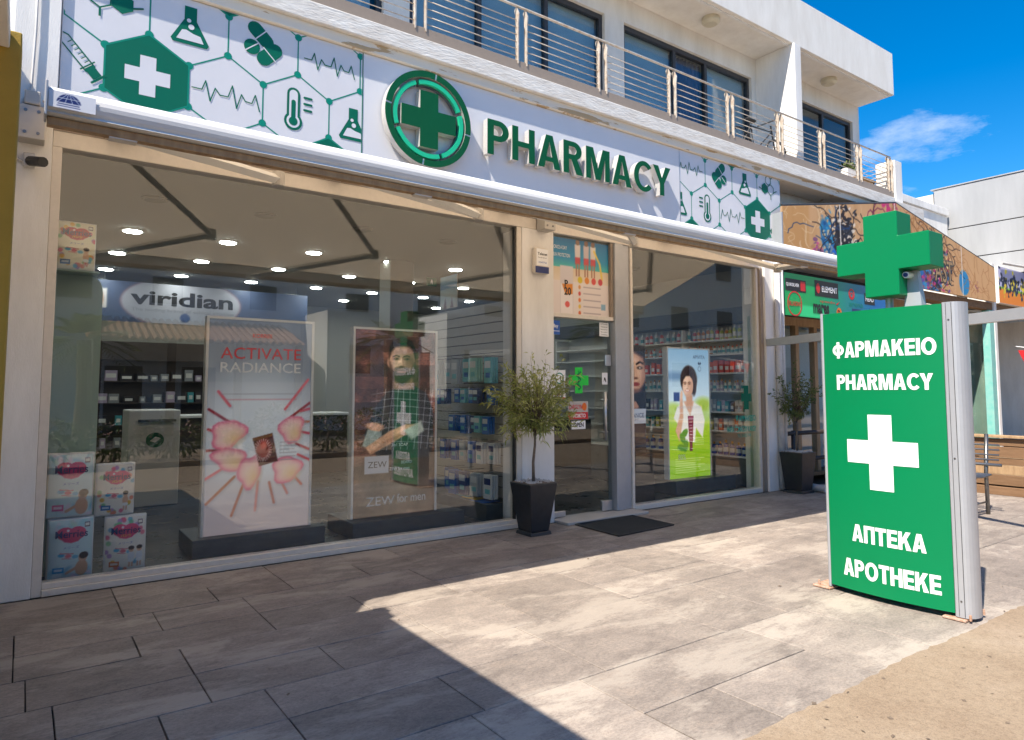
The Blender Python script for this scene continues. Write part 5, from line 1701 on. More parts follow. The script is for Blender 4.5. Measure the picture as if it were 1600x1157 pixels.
for (px_, py_, hh, sd) in ((1.2, -13.6, 2.6, 1), (9.5, -14.2, 3.0, 2), (17.5, -13.0, 3.6, 3)):
    rs = np.random.RandomState(sd)
    pt = thing('palm_tree', ['squat fan palm before the tiled porch roof, mirrored in the window', 'palm standing before the white bays across the street', 'taller palm towards the far end of the villa across the street'][sd - 1], 'palm tree', (px_, py_, -0.16), 'palms across the street')
    MB().tube([(px_, py_, -0.16), (px_ + 0.05, py_, hh * 0.5), (px_, py_, hh)], [0.2, 0.17, 0.15], 10).build('trunk', 'bark', pt)
    cv, cf = [], []
    for i in range(34):
        az, el_ = rs.uniform(0, 6.28), rs.uniform(-0.5, 1.2)
        L = rs.uniform(0.9, 1.3)
        d = np.array([math.cos(az) * math.cos(el_), math.sin(az) * math.cos(el_), math.sin(el_)])
        side = np.array([-math.sin(az), math.cos(az), 0])
        base = np.array([px_, py_, hh])
        for j in range(13):
            t = 0.3 + 0.7 * j / 12
            p = base + d * L * t + np.array([0, 0, -0.5 * t * t * L * 0.8])
            for s in (-1, 1):
                e = p + side * s * 0.38 * (1.15 - t * 0.6) + d * 0.22 + np.array([0, 0, -0.10])
                k = len(cv)
                cv += [tuple(p), tuple(p + d * 0.045), tuple(e)]
                cf.append((k, k + 1, k + 2))
    o = MB().add(cv, cf).build('crown', 'palm_leaf', pt); o['kind'] = 'stuff'
# ------------------------------------------------------------------ ceiling lights
ORD = ['first', 'second', 'third', 'fourth', 'fifth', 'sixth', 'seventh', 'eighth', 'ninth', 'tenth'] + ['%dth' % q for q in range(11, 60)]
proto = None
LX, LY = (0.98, 2.03, 3.12, 4.25, 5.33, 6.42, 7.5), (1.53, 3.14, 4.68, 6.2, 7.6)
for j, y in enumerate(LY):
    for i, x in enumerate(LX):
        on = j > 0
        t = thing('ceiling_downlight', 'lit white downlight, %s from the nappy-pack side in the %s ceiling row behind the glass' % (ORD[i], ORD[j]) if on else 'unlit grey downlight, %s from the nappy-pack side in the ceiling row nearest the glass' % ORD[i], 'downlight', (x, y, 3.25), 'lit shop downlights' if on else 'unlit shop downlights')
        MB().lathe(x, y, [(0.105, 3.236), (0.118, 3.2395), (0.118, 3.2495)], 20).build('rim', 'shop_wall' if on else 'shop_beam', t)
        MB().lathe(x, y, [(0.094, 3.228), (0.096, 3.2358)], 20).build('lens', 'downlight_on' if on else 'shop_beam', t)

# ------------------------------------------------------------------ prints
def face(P, cx, cy, s, skin, light, dark, brow, lip, smile=0.0, turn=-0.06, shade=0.55):
    """a softly lit printed face: height about 2 s, lit from the left"""
    P.ell(cx, cy, 0.70 * s, s, skin, 0.05 * s)
    P.ell(cx - 0.28 * s, cy + 0.05 * s, 0.34 * s, 0.75 * s, light, 0.35 * s, 0, 0.75)
    P.ell(cx + 0.50 * s, cy - 0.05 * s, 0.26 * s, 0.85 * s, dark, 0.35 * s, 0, shade)
    P.ell(cx - 0.02 * s, cy + 0.62 * s, 0.45 * s, 0.22 * s, light, 0.25 * s, 0, 0.5)
    P.ell(cx, cy - 0.86 * s, 0.40 * s, 0.12 * s, dark, 0.18 * s, 0, shade * 0.9)
    t = turn * s
    for sx in (-1, 1):
        ex = cx + sx * 0.29 * s + t
        P.ell(ex, cy + 0.17 * s, 0.20 * s, 0.10 * s, dark, 0.12 * s, 0, 0.65)
        P.ell(ex, cy + 0.14 * s, 0.115 * s, 0.042 * s, brow, 0.05 * s, 0, 0.9)
        P.ell(ex - 0.05 * s, cy + 0.145 * s, 0.025 * s, 0.02 * s, light, 0.03 * s, 0, 0.6)
        P.line([(ex - 0.17 * s, cy + 0.26 * s), (ex, cy + 0.315 * s), (ex + 0.16 * s, cy + 0.27 * s)], 0.055 * s, brow, 0.06 * s, 0.9)
    P.line([(cx + 0.07 * s + t, cy + 0.20 * s), (cx + 0.10 * s + t, cy - 0.18 * s)], 0.07 * s, dark, 0.10 * s, 0.5)
    P.line([(cx - 0.02 * s + t, cy + 0.15 * s), (cx - 0.02 * s + t, cy - 0.15 * s)], 0.05 * s, light, 0.08 * s, 0.6)
    P.ell(cx + 0.01 * s + t, cy - 0.25 * s, 0.13 * s, 0.04 * s, dark, 0.06 * s, 0, 0.8)
    m = cy - 0.50 * s
    P.line([(cx - 0.24 * s + t, m + smile * 0.09 * s), (cx + t, m - 0.03 * s), (cx + 0.24 * s + t, m + smile * 0.09 * s)], 0.085 * s, lip, 0.05 * s)
    if smile > 0.5:
        P.line([(cx - 0.19 * s + t, m + 0.075 * s), (cx + t, m + 0.012 * s), (cx + 0.19 * s + t, m + 0.075 * s)], 0.06 * s, hx('f7f1ec'), 0.03 * s)
    else:
        P.line([(cx - 0.2 * s + t, m), (cx + 0.2 * s + t, m)], 0.02 * s, dark, 0.03 * s, 0.8)
def poster_radiance():
    P = Paint(2.06, 130)
    A = P.a
    P.grad(hx('c6c4cb'), hx('7d8591')); P.grad(hx('868e99'), hx('7b828d'), 1.45, 2.06); P.ell(0.5, 0.45 * A, 0.55, 0.28 * A, hx('dfe6ea'), 0.4, 0, 0.8)  # grey top paints in the veil of glass reflection behind the words
    P.ell(0.5, 0.05, 0.9, 0.35, hx('d8b8b0'), 0.4, 0, 0.5)
    cx, cy = 0.53, 0.78
    sticks = [(hx('d0515e'), 0.10, 1.36, 0.21, 1.22), (hx('8c1f2d'), 0.02, 1.19, 0.20, 1.07), (hx('b03044'), 0.02, 1.0, 0.10, 0.97), (hx('8c2a38'), 0.0, 0.80, 0.18, 0.80), (hx('d66d78'), 0.0, 0.53, 0.22, 0.66),
              (hx('b06a4e'), 0.02, 0.30, 0.27, 0.54), (hx('b3674f'), 0.25, 0.17, 0.36, 0.48), (hx('d78c84'), 0.47, 0.20, 0.49, 0.48), (hx('b56a5a'), 0.60, 0.46, 0.65, 0.26), (hx('cf7b74'), 0.70, 0.50, 0.78, 0.34),
              (hx('c46a5c'), 0.80, 0.56, 0.92, 0.42), (hx('d05560'), 0.88, 0.72, 1.0, 0.66), (hx('a02a3e'), 0.86, 0.83, 0.99, 0.77), (hx('c2415a'), 0.86, 0.96, 0.99, 0.93), (hx('b36a5a'), 0.86, 1.05, 0.99, 1.05), (hx('8c1f2d'), 0.80, 1.10, 0.99, 1.24), (hx('d8606c'), 0.74, 1.18, 0.97, 1.48), (hx('c04a5a'), 0.90, 1.16, 0.99, 1.18)]
    for c, a, b_, d, e in sticks: P.line([(a + 0.01, b_ - 0.012), (d + 0.01, e - 0.012)], 0.030, hx('9a96a0'), 0.03, 0.5); P.line([(a, b_), (d, e)], 0.024, c, 0.012)
    def petal(x, y, rx, ry, rot):
        def shp(k):
            pts = []
            for q in range(22):
                a = 2 * math.pi * q / 22
                r = 1 + 0.13 * math.sin(3 * a + rot * 5) + 0.07 * math.sin(5 * a + x * 20)
                px_, py_ = rx * k * r * math.cos(a), ry * k * r * math.sin(a)
                pts.append((x + px_ * math.cos(rot) - py_ * math.sin(rot), y + px_ * math.sin(rot) + py_ * math.cos(rot)))
            return pts
        P.poly([(a + 0.012, b_ - 0.018) for a, b_ in shp(1.0)], hx('8f8a92'), 0.05, 0.5)
        P.poly(shp(1.0), hx('cf3f72'), 0.015); P.poly(shp(0.90), hx('e8a3ac'), 0.06); P.poly(shp(0.68), hx('efcfc0'), 0.10)
        P.ell(x + rx * 0.35, y - ry * 0.35, rx * 0.38, ry * 0.38, hx('e9c489'), 0.10, rot, 0.8)
    petal(0.20, 0.95, 0.17, 0.13, 0.5); petal(0.22, 0.71, 0.16, 0.11, -0.25); petal(0.41, 0.58, 0.11, 0.16, -0.25); petal(0.81, 0.98, 0.12, 0.14, -0.3); petal(0.77, 0.58, 0.15, 0.13, 0.45)
    P.poly([(0.43, 0.90), (0.62, 0.945), (0.68, 0.665), (0.50, 0.625)], hx('4a1216'), 0.012)
    P.ell(0.54, 0.80, 0.075, 0.105, hx('8a1f22'), 0.03, 0.1)
    for a in np.linspace(0, 2 * math.pi, 26)[:-1]:
        P.line([(0.53 + 0.06 * math.cos(a), 0.78 + 0.075 * math.sin(a)), (0.53 + 0.088 * math.cos(a), 0.78 + 0.11 * math.sin(a))], 0.006, hx('e9ddd6'), 0.008)
    P.ell(0.535, 0.83, 0.03, 0.04, hx('c23a30'), 0.02); P.poly([(0.43, 0.90), (0.62, 0.945), (0.625, 0.915), (0.437, 0.872)], hx('7a4a2a'), 0.01)
    for i in range(6): P.line([(0.70, 0.85 - 0.035 * i), (0.70 + 0.16 - 0.01 * (i % 3), 0.85 - 0.035 * i)], 0.008, hx('a9a1a6'), 0.01)
    for i, w in enumerate((0.74, 0.70)): P.line([(0.5 - w / 2, 1.335 - 0.055 * i), (0.5 + w / 2, 1.335 - 0.055 * i)], 0.010, (hx('8d8d96'), hx('c06a72'))[i], 0.012, 0.7)
    return P
def poster_man():
    P = Paint(2.06, 170)
    rs = np.random.RandomState(5)
    P.fill(hx('4a2f28'))
    for j in range(15):
        y0, y1 = j * 0.14, j * 0.14 + 0.134
        x = -0.3 * rs.rand()
        while x < 1:
            w = rs.uniform(0.35, 0.7)
            c = np.array(hx('5b3a30')) * rs.uniform(0.55, 1.3)
            P.rect(x, y0, x + w, y1, tuple(np.clip(c, 0, 1)), 0.01)
            x += w
    P.grain(0.25, rs, 60, 4); P.grain(0.3, rs, 8)
    P.rect(0, 0, 1, 0.62, hx('3d342f'), 0.3); P.rect(0, 0, 1, 0.38, hx('6e5d4e'), 0.25, 0.55)
    # body in a checked shirt, arms crossed
    sh = hx('2a2b30')
    P.poly([(0.12, 0.90), (0.25, 1.20), (0.38, 1.36), (0.48, 1.43), (0.74, 1.43), (0.88, 1.36), (0.97, 1.18), (0.99, 0.80), (0.94, 0.62), (0.3, 0.62)], sh, 0.02)
    for i in range(9):
        x = 0.22 + i * 0.085
        P.line([(x, 0.72), (x + 0.03, 1.02), (x + 0.05 + 0.02 * math.sin(i), 1.40)], 0.008, hx('c9cbd2'), 0.010, 0.55 if 0.3 < x < 0.95 else 0.3)
    for j in range(8):
        y = 0.80 + j * 0.08
        P.line([(0.20, y - 0.02), (0.45, y + 0.015), (0.70, y), (0.97, y - 0.03)], 0.008, hx('c9cbd2'), 0.010, 0.5)
    P.poly([(0.0, 2.1), (0.0, 0.5), (0.10, 0.88), (0.24, 1.22), (0.40, 1.40), (0.46, 1.60), (0.38, 2.1)], hx('4a2f28'), 0.01, 0.0)
    # sleeves and forearms
    P.poly([(0.10, 0.78), (0.16, 0.95), (0.27, 1.02), (0.33, 0.90), (0.22, 0.74)], hx('8a948c'), 0.02)
    P.ell(0.245, 0.985, 0.11, 0.045, hx('b98a6d'), 0.02, -0.15)
    for i in range(4): P.ell(0.20 + 0.035 * i, 1.0 - 0.012 * i, 0.018, 0.034, hx('cf9f82'), 0.01, -0.6)
    P.poly([(0.14, 0.76), (0.20, 0.68), (0.42, 0.78), (0.62, 0.88), (0.82, 0.92), (0.80, 1.00), (0.62, 1.00), (0.42, 0.93)], hx('c39474'), 0.02)
    P.poly([(0.20, 0.69), (0.42, 0.79), (0.62, 0.89), (0.80, 0.92), (0.80, 0.94), (0.60, 0.92), (0.38, 0.83)], hx('8e6048'), 0.03, 0.7)
    P.poly([(0.60, 0.93), (0.82, 1.04), (0.86, 0.92), (0.70, 0.82)], hx('a9b0a4'), 0.03)
    # neck, head, beard, hair
    K = lambda pts: [(0.575 + (x - 0.585) * 1.2, 1.44 + (y - 1.475) * 1.2) for x, y in pts]
    P.poly(K([(0.48, 1.44), (0.495, 1.56), (0.685, 1.56), (0.71, 1.44)]), hx('8a5f49'), 0.03)
    P.ell(0.413, 1.70, 0.026, 0.055, hx('b9876c'), 0.015)
    face(P, 0.575, 1.71, 0.225, hx('bd9077'), hx('dbb59a'), hx('6b4637'), hx('2a1b15'), hx('8d574a'), 0.0, -0.05)
    bd = hx('3a261d')
    P.poly(K([(0.452, 1.70), (0.462, 1.60), (0.505, 1.52), (0.585, 1.475), (0.665, 1.52), (0.71, 1.60), (0.718, 1.70), (0.69, 1.635), (0.655, 1.618), (0.575, 1.628), (0.505, 1.618), (0.478, 1.64)]), bd, 0.04, 0.92)
    P.line(K([(0.515, 1.632), (0.575, 1.648), (0.64, 1.632)]), 0.028, bd, 0.025, 0.85); P.line(K([(0.535, 1.604), (0.615, 1.604)]), 0.018, hx('94604f'), 0.014)
    P.poly(K([(0.446, 1.72), (0.448, 1.84), (0.49, 1.915), (0.59, 1.935), (0.69, 1.905), (0.726, 1.82), (0.722, 1.73), (0.703, 1.80), (0.66, 1.845), (0.59, 1.85), (0.51, 1.835), (0.468, 1.79)]), hx('241711'), 0.03)
    P.ell(0.545, 1.95, 0.10, 0.022, hx('4a352b'), 0.045, 0, 0.6)
    P.grain(0.16, rs, 9); P.grain(0.10, rs, 24); P.grain(0.08, rs, 90)
    P.rect(0.13, 0.47, 0.42, 0.66, hx('8b8f98'), 0.01)
    return P
def poster_garden():
    P = Paint(2.06, 120)
    rs = np.random.RandomState(6)
    P.grad(hx('cfe0e8'), hx('7fa6c4'), 1.2, 2.06); P.grad(hx('9dc41c'), hx('cfe0e8'), 0.75, 1.2); P.grad(hx('86b612'), hx('9dc41c'), 0.0, 0.75)
    P.ell(0.15, 1.62, 0.4, 0.07, hx('6f8fb0'), 0.08); P.ell(0.85, 1.15, 0.2, 0.12, hx('a9c13a'), 0.1); P.ell(0.12, 1.05, 0.2, 0.14, hx('b7cf5a'), 0.1)
    for i in range(40): P.ell(rs.uniform(0, 1), rs.uniform(0.85, 1.15), 0.03, 0.04, [hx('8db02a'), hx('d8c84a'), hx('b8d080')][rs.randint(3)], 0.03, 0, 0.6)
    P.rect(0.13, 1.22, 0.27, 1.36, hx('31477d'), 0.02)
    w = hx('ece6dc')
    P.poly([(0.12, 0.95), (0.20, 1.12), (0.36, 1.20), (0.60, 1.21), (0.80, 1.12), (0.88, 0.90), (0.82, 0.62), (0.66, 0.78), (0.62, 0.55), (0.30, 0.58), (0.28, 0.80)], w, 0.03)
    P.poly([(0.36, 1.22), (0.52, 0.98), (0.62, 1.22)], hx('d9a98a'), 0.03)
    P.poly([(0.16, 0.75), (0.25, 0.58), (0.35, 0.95), (0.345, 1.26), (0.275, 1.26), (0.27, 1.0)], hx('d6a486'), 0.03)
    P.ell(0.50, 1.56, 0.205, 0.235, hx('33221c'), 0.03); P.ell(0.62, 1.45, 0.06, 0.14, hx('2b1c18'), 0.03)
    P.poly([(0.42, 1.30), (0.44, 1.15), (0.58, 1.15), (0.58, 1.32)], hx('c99576'), 0.03)
    face(P, 0.475, 1.47, 0.185, hx('d9a98c'), hx('f0cdb2'), hx('a06a50'), hx('3a241c'), hx('b23f45'), 1.0, -0.08, 0.22)
    P.poly([(0.335, 1.44), (0.345, 1.60), (0.42, 1.70), (0.52, 1.71), (0.62, 1.62), (0.635, 1.44), (0.60, 1.56), (0.52, 1.625), (0.43, 1.62), (0.37, 1.56)], hx('2e1d17'), 0.025)
    P.line([(0.60, 1.62), (0.66, 1.50), (0.65, 1.38)], 0.03, hx('4a3024'), 0.04)
    P.ell(0.315, 1.31, 0.030, 0.085, hx('e6b89a'), 0.02, -0.1)
    P.poly([(0.46, 0.98), (0.60, 0.98), (0.575, 0.56), (0.485, 0.56)], hx('7a1f3c'), 0.012); P.rect(0.495, 0.42, 0.565, 0.56, hx('651530'), 0.012); P.rect(0.475, 0.93, 0.59, 0.965, hx('a85a70'), 0.01)
    for i in range(5): P.line([(0.50, 0.88 - i * 0.05), (0.56, 0.88 - i * 0.05)], 0.010, hx('c79aa6'), 0.01)
    for a, b_, r in ((0.33, 0.62, 0.6), (0.40, 0.50, -0.3), (0.30, 0.48, 1.4), (0.37, 0.70, -0.9)): P.ell(a, b_, 0.055, 0.10, hx('4e8a1f'), 0.02, r)
    for i in range(7): P.line([(0.15, 0.30 - i * 0.035), (0.15 + 0.7 - 0.1 * (i % 3), 0.30 - i * 0.035)], 0.009, hx('dcebaf'), 0.012, 0.8)
    for i in range(4): P.line([(0.62, 0.62 - i * 0.035), (0.84, 0.62 - i * 0.035)], 0.008, hx('e4efc0'), 0.012, 0.8)
    for i in range(2): P.line([(0.25, 0.93 + i * 0.10), (0.82, 0.93 + i * 0.10)], 0.012, hx('f4efe6'), 0.016, 0.55)
    return P
def poster_face():
    P = Paint(3.6, 60)
    P.fill(hx('1c1a22'))
    P.ell(0.35, 2.75, 0.72, 0.80, hx('b07f66'), 0.12); P.ell(0.30, 2.70, 0.50, 0.62, hx('e0b394'), 0.25); P.ell(0.1, 2.6, 0.3, 0.5, hx('5a382c'), 0.2)
    P.poly([(-0.1, 3.15), (0.3, 3.45), (0.9, 3.2), (1.05, 2.6), (1.1, 3.7), (-0.1, 3.7)], hx('1c1412'), 0.15)
    for x in (0.22, 0.72): P.line([(x - 0.16, 2.96), (x + 0.02, 3.04), (x + 0.16, 2.98)], 0.07, hx('2a1a14'), 0.05); P.ell(x, 2.83, 0.13, 0.05, hx('1e1411'), 0.06); P.ell(x, 2.83, 0.05, 0.03, hx('c9b8ac'), 0.03)
    P.line([(0.50, 2.85), (0.58, 2.50)], 0.07, hx('d6a283'), 0.08); P.ell(0.52, 2.46, 0.10, 0.04, hx('6a3f30'), 0.05)
    P.ell(0.52, 2.25, 0.18, 0.07, hx('8e3a3c'), 0.05); P.ell(0.50, 2.02, 0.25, 0.06, hx('7a4c3a'), 0.1)
    P.ell(0.35, 1.52, 0.30, 0.12, hx('a4745c'), 0.06, -0.4)
    for i in range(4): P.line([(0.25 + 0.08 * i, 1.62), (0.36 + 0.08 * i, 1.46)], 0.06, hx('b98467'), 0.04)
    P.rect(-0.1, 0.86, 1.1, 1.38, hx('b8bcc6'), 0.02); P.rect(-0.1, 0.0, 1.1, 0.85, hx('161d30'), 0.02)
    return P
def advert_board(label, P, x0, x1, z0, y, plinth, pm_='print_glow'):
    t = thing('display_board', label, 'advert display', ((x0 + x1) / 2, y + 0.08, 0.013), 'advert displays behind the shop glass')
    w = x1 - x0
    h = w * P.a
    pz = z0
    box('plinth', 'plinth_slate', t, *plinth[:4], 0.0135, pz - 0.001, 0.004)
    e = 0.022
    fr = MB()
    fr.box(x0 - e, x0, y - 0.01, y + 0.07, z0, z0 + h + e).box(x1, x1 + e, y - 0.01, y + 0.07, z0, z0 + h + e).box(x0 + 0.0001, x1 - 0.0001, y - 0.01, y + 0.07, z0 + h, z0 + h + e - 0.001)
    fr.build('frame', 'shelf_white', t)
    box('back', 'slat_board', t, x0 + 0.0005, x1 - 0.0005, y + 0.006, y + 0.069, z0 + 0.001, z0 + h - 0.001)
    pr_ = print_obj('print', P, pm_, t, (x0, y, z0), (1, 0, 0), (0, 0, 1), w)
    return t, pr_, w, h
t, pr1, w, h = advert_board('white-framed petal advert reading ACTIVATE RADIANCE on a slate plinth', poster_radiance(), 1.30, 2.20, 0.165, 0.52, (1.20, 2.32, 0.40, 1.0))
yp = 0.52 - 0.0025
mat('print_coral', (0.80, 0.035, 0.04), 0.4)
text('ACTIVATE', 'print_coral', pr1, (1.75, yp, 1.725), width=0.70, height=0.10, bold=0)
text('RADIANCE', 'print_white', pr1, (1.75, yp, 1.600), width=0.70, height=0.090, bold=0.006)
text('KORRES', 'print_red', pr1, (1.75, yp, 1.885), width=0.17, bold=0.02)
t, pr2, w, h = advert_board('framed advert of a bearded man in checked shirt with folded arms', poster_man(), 2.63, 3.52, 0.165, 0.52, (2.56, 3.78, 0.34, 0.98), 'print_glow_mid')
text('ZEW', 'print_white', pr2, (2.92, yp, 0.315), width=0.30, height=0.085, bold=0.0)
text('for men', 'print_white', pr2, (3.255, yp, 0.325), width=0.32, height=0.085, bold=0.0)
text('ZEW', 'print_black', pr2, (2.88, yp, 0.67), width=0.20, height=0.06)
for i, (s, z, ww) in enumerate((('3in1 SOAP', 0.855, 0.18), ('BEARD', 0.68, 0.12), ('ZEW for men', 0.62, 0.22))):
    text(s, 'print_white', pr2, (3.12 + 0.08 * (i == 1), yp, z), width=ww, bold=0.01)
t, pr3, w, h = advert_board('bright advert of a smiling woman above green meadow beside the shelving', poster_garden(), 7.14, 8.00, 0.20, 0.55, (7.08, 8.34, 0.38, 0.98), 'print_glow_bright')
y3 = 0.55 - 0.0025
text('APIVITA', 'print_navy', pr3, (7.79, y3, 1.865), width=0.26, height=0.05)
q = arc_band(7.80, 1.70, 0.030, 0.036, 0, 2 * math.pi, y3, y3 + 0.001, 20); q.build('logo_mark', 'print_navy', pr3)
for dx in (-0.02, 0.02): MB().prism([(dx * 0.4, 0.0), (dx * 1.8, 0.03), (dx * 0.9, 0.06), (dx * 0.1, 0.03)] if dx > 0 else [(dx * 0.1, 0.03), (dx * 0.9, 0.06), (dx * 1.8, 0.03), (dx * 0.4, 0.0)], (7.80, y3, 1.745), X_, Z_, 0).build('logo_mark', 'print_navy', pr3)
text('80%', 'print_white', pr3, (7.40, y3, 0.485), width=0.15, height=0.075, bold=0.0)
text('ΓPAMMH BEE RADIANT', 'print_white', pr3, (7.56, y3, 1.16), width=0.5, height=0.04)
fp = thing('portrait_stand', 'tall dark advert stand showing a woman\'s face beside the door post', 'advert display', (6.28, 0.34, 0.013), 'advert displays behind the shop glass')
PF = poster_face()
box('board', 'shop_dark', fp, 6.11, 6.47, 0.331, 0.36, 0.60, 1.97)
print_obj('print', PF, 'print_glow_mid', fp, (6.112, 0.3295, 0.675), (1, 0, 0), (0, 0, 1), 0.356)  # glow added so the face shows through the reflections
box('foot', 'shop_dark', fp, 6.05, 6.53, 0.25, 0.45, 0.0135, 0.60, 0.006)
text('BLANCE', 'print_navy', fp, (6.29, 0.327, 1.085), width=0.28, height=0.055)
text('LIFT', 'print_navy', fp, (6.29, 0.327, 1.03), width=0.09, height=0.022)

# ------------------------------------------------------------------ nappy packs
def pack_print(seed, bg, heart, kid, border):
    P = Paint(1.42, 64)
    rs = np.random.RandomState(seed)
    P.fill(bg)
    A = P.a
    if border:
        for i in range(26):
            a = rs.uniform(0, 2 * math.pi)
            P.ell(0.5 + 0.46 * math.cos(a) * rs.uniform(0.9, 1.1), A / 2 + 0.62 * math.sin(a) * rs.uniform(0.9, 1.1), 0.06, 0.06, [hx('f2b632'), hx('f08a6a'), hx('7ac68a'), hx('b48ac8'), hx('e86a8a'), hx('6ab8d8')][rs.randint(6)], 0.03, 0, 0.85)
    else:
        for i in range(22):
            P.ell(rs.uniform(0, 1), rs.choice([rs.uniform(0, 0.25), rs.uniform(1.15, 1.42)]), 0.10, 0.05, [hx('a9dbe6'), hx('bfe3d0'), hx('f2d8e6'), hx('8cc8e0')][rs.randint(4)], 0.05, rs.uniform(0, 3), 0.8)
    P.ell(0.36, 1.10, 0.20, 0.155, heart, 0.012); P.ell(0.64, 1.10, 0.20, 0.155, heart, 0.012); P.poly([(0.175, 1.06), (0.825, 1.06), (0.66, 0.90), (0.5, 0.865), (0.34, 0.90)], heart, 0.02)
    P.ell(0.42, 1.17, 0.03, 0.03, hx('f6e6ee'), 0.01)
    P.rect(0.80, 1.22, 0.93, 1.34, hx('6a5a6a'), 0.01); P.rect(0.82, 1.25, 0.91, 1.32, hx('f2efe6'), 0.01)
    for i in range(3): P.ell(0.28 + 0.16 * i, 0.58 - 0.03 * i, 0.075, 0.045, [hx('5ab4dc'), hx('e8768a'), hx('78c4e4')][i], 0.02)
    P.line([(0.25, 0.63), (0.55, 0.60)], 0.02, hx('d8606c'), 0.01); P.line([(0.3, 0.50), (0.5, 0.48)], 0.015, hx('d8606c'), 0.01)
    if kid == 1:
        P.ell(0.76, 0.22, 0.15, 0.20, hx('e0b090'), 0.02); P.ell(0.78, 0.48, 0.105, 0.115, hx('e6bb9c'), 0.015); P.ell(0.80, 0.53, 0.11, 0.085, hx('3a2a2c'), 0.015); P.line([(0.66, 0.25), (0.42, 0.12)], 0.07, hx('e0b090'), 0.015)
    else:
        for dx in ((0.0,) if kid == 2 else (-0.11, 0.10)):
            P.rect(0.70 + dx, 0.10, 0.745 + dx, 0.30, hx('e3b595'), 0.01); P.rect(0.775 + dx, 0.10, 0.82 + dx, 0.30, hx('e3b595'), 0.01)
            P.ell(0.76 + dx, 0.40, 0.085, 0.13, hx('dfe6ee') if kid == 3 else hx('e6bb9c'), 0.015); P.ell(0.76 + dx, 0.28, 0.085, 0.05, hx('eef2f4'), 0.012)
            P.ell(0.76 + dx, 0.575, 0.070, 0.075, hx('e6bb9c'), 0.012); P.ell(0.76 + dx, 0.615, 0.078, 0.055, hx('2f2224'), 0.012)
    P.rect(0.10, 0.14, 0.36, 0.28, [hx('3aa0d8'), hx('e86a9a'), hx('2f6fb0'), hx('e07a3a')][seed % 4], 0.01); P.rect(0.14, 0.18, 0.32, 0.24, hx('eef4f8'), 0.01, 0.8)
    return P
def pack(label, x0, x1, z0, z1, y0, rz, seed, bg, heart, kid, border, sub):
    W, Hh, D = x1 - x0, z1 - z0, 0.17
    t = thing('nappy_pack', label, 'nappy pack', ((x0 + x1) / 2, y0 + D / 2, z0), 'nappy packs stacked in the window')
    nx2, nz2 = 12, 16
    def surf(s, r, side):   # s across, r up, bulging pillow
        b_ = (max(0, math.sin(math.pi * s)) ** 0.45) * (max(0, math.sin(math.pi * r)) ** 0.45)
        inset = 0.012 * (1 - b_)
        return (-W / 2 + W * s, side * (D / 2 * (0.30 + 0.70 * b_)), Hh * (0.004 + 0.992 * r) - inset * 0)
    vs, fs = [], []
    for side in (-1, 1):
        for j in range(nz2 + 1):
            for i in range(nx2 + 1): vs.append(surf(i / nx2, j / nz2, side))
    k = (nx2 + 1) * (nz2 + 1)
    for j in range(nz2):
        for i in range(nx2):
            a = j * (nx2 + 1) + i
            fs.append((a, a + 1, a + nx2 + 2, a + nx2 + 1)); fs.append((k + a, k + a + nx2 + 1, k + a + nx2 + 2, k + a + 1))
    rim = list(range(nx2 + 1)) + [j * (nx2 + 1) + nx2 for j in range(1, nz2 + 1)] + [nz2 * (nx2 + 1) + i for i in range(nx2 - 1, -1, -1)] + [j * (nx2 + 1) for j in range(nz2 - 1, 0, -1)]
    for i in range(len(rim)):
        a, b_ = rim[i], rim[(i + 1) % len(rim)]
        fs.append((b_, a, k + a, k + b_))
    mb = MB(); mb.add(vs, fs)
    body = mb.build('bag', 'print_white', t, smooth=True)
    body.location = (0, 0, 0)
    P = pack_print(seed, bg, heart, kid, border)
    def warp(co, P):
        s = (P.u * 0.94 + 0.03)
        r = (P.v / P.a) * 0.95 + 0.025
        b_ = np.clip(np.sin(np.pi * s), 0, 1) ** 0.45 * np.clip(np.sin(np.pi * r), 0, 1) ** 0.45
        co[..., 0] = -W / 2 + W * s
        co[..., 1] = -(D / 2 * (0.30 + 0.70 * b_)) - 0.003
        co[..., 2] = Hh * (0.004 + 0.992 * r)
        return co
    pr_ = print_obj('print', P, 'print', body, (0, 0, 0), (1, 0, 0), (0, 0, 1), W, warp=warp)
    yf = -D / 2 - 0.006
    for s, m_, z, w_, h_, b2 in (('Merries', 'print_navy', 0.755, 0.70, 0.12, 0.012), (sub, 'print_yellow' if kid != 1 else 'print_pink', 0.665, 0.25, 0.045, 0.03), ('メリーズ', 'print_blue', 0.535, 0.34, 0.045, 0.0)):
        e = text(s, m_, body, (0, yf, Hh * z), width=W * w_, height=Hh * h_, bold=b2)
        e.location = (0, 0, 0)
    t.rotation_euler = (0, 0, rz)
    return t
ck, pt_ = hx('cfe9ee'), hx('f2efe4')
pack('pale blue nappy pack with crawling baby, bottom of its stack by the frame', 0.205, 0.495, 0.013, 0.455, 0.28, 0.03, 4, ck, hx('e04a72'), 1, False, 'パンツ')
pack('pale blue nappy pack with magenta heart set on another pack by the frame', 0.185, 0.480, 0.458, 0.935, 0.28, 0.02, 5, hx('d6ecec'), hx('d2146e'), 1, False, 'テープ')
pack('dotted nappy pack with two standing children, lowest beside the slate plinth', 0.565, 0.845, 0.013, 0.440, 0.26, -0.05, 7, pt_, hx('ea4a78'), 3, True, 'パンツ')
pack('dotted nappy pack with one toddler resting on top of the two-children pack', 0.495, 0.755, 0.443, 0.840, 0.28, 0.04, 6, pt_, hx('e0326e'), 2, True, 'パンツ')
pack('bright dotted nappy pack standing high on the frosted glass stand', 0.165, 0.430, 2.306, 2.690, 0.33, 0.06, 10, hx('f1ecd6'), hx('c8143c'), 2, True, 'パンツ')
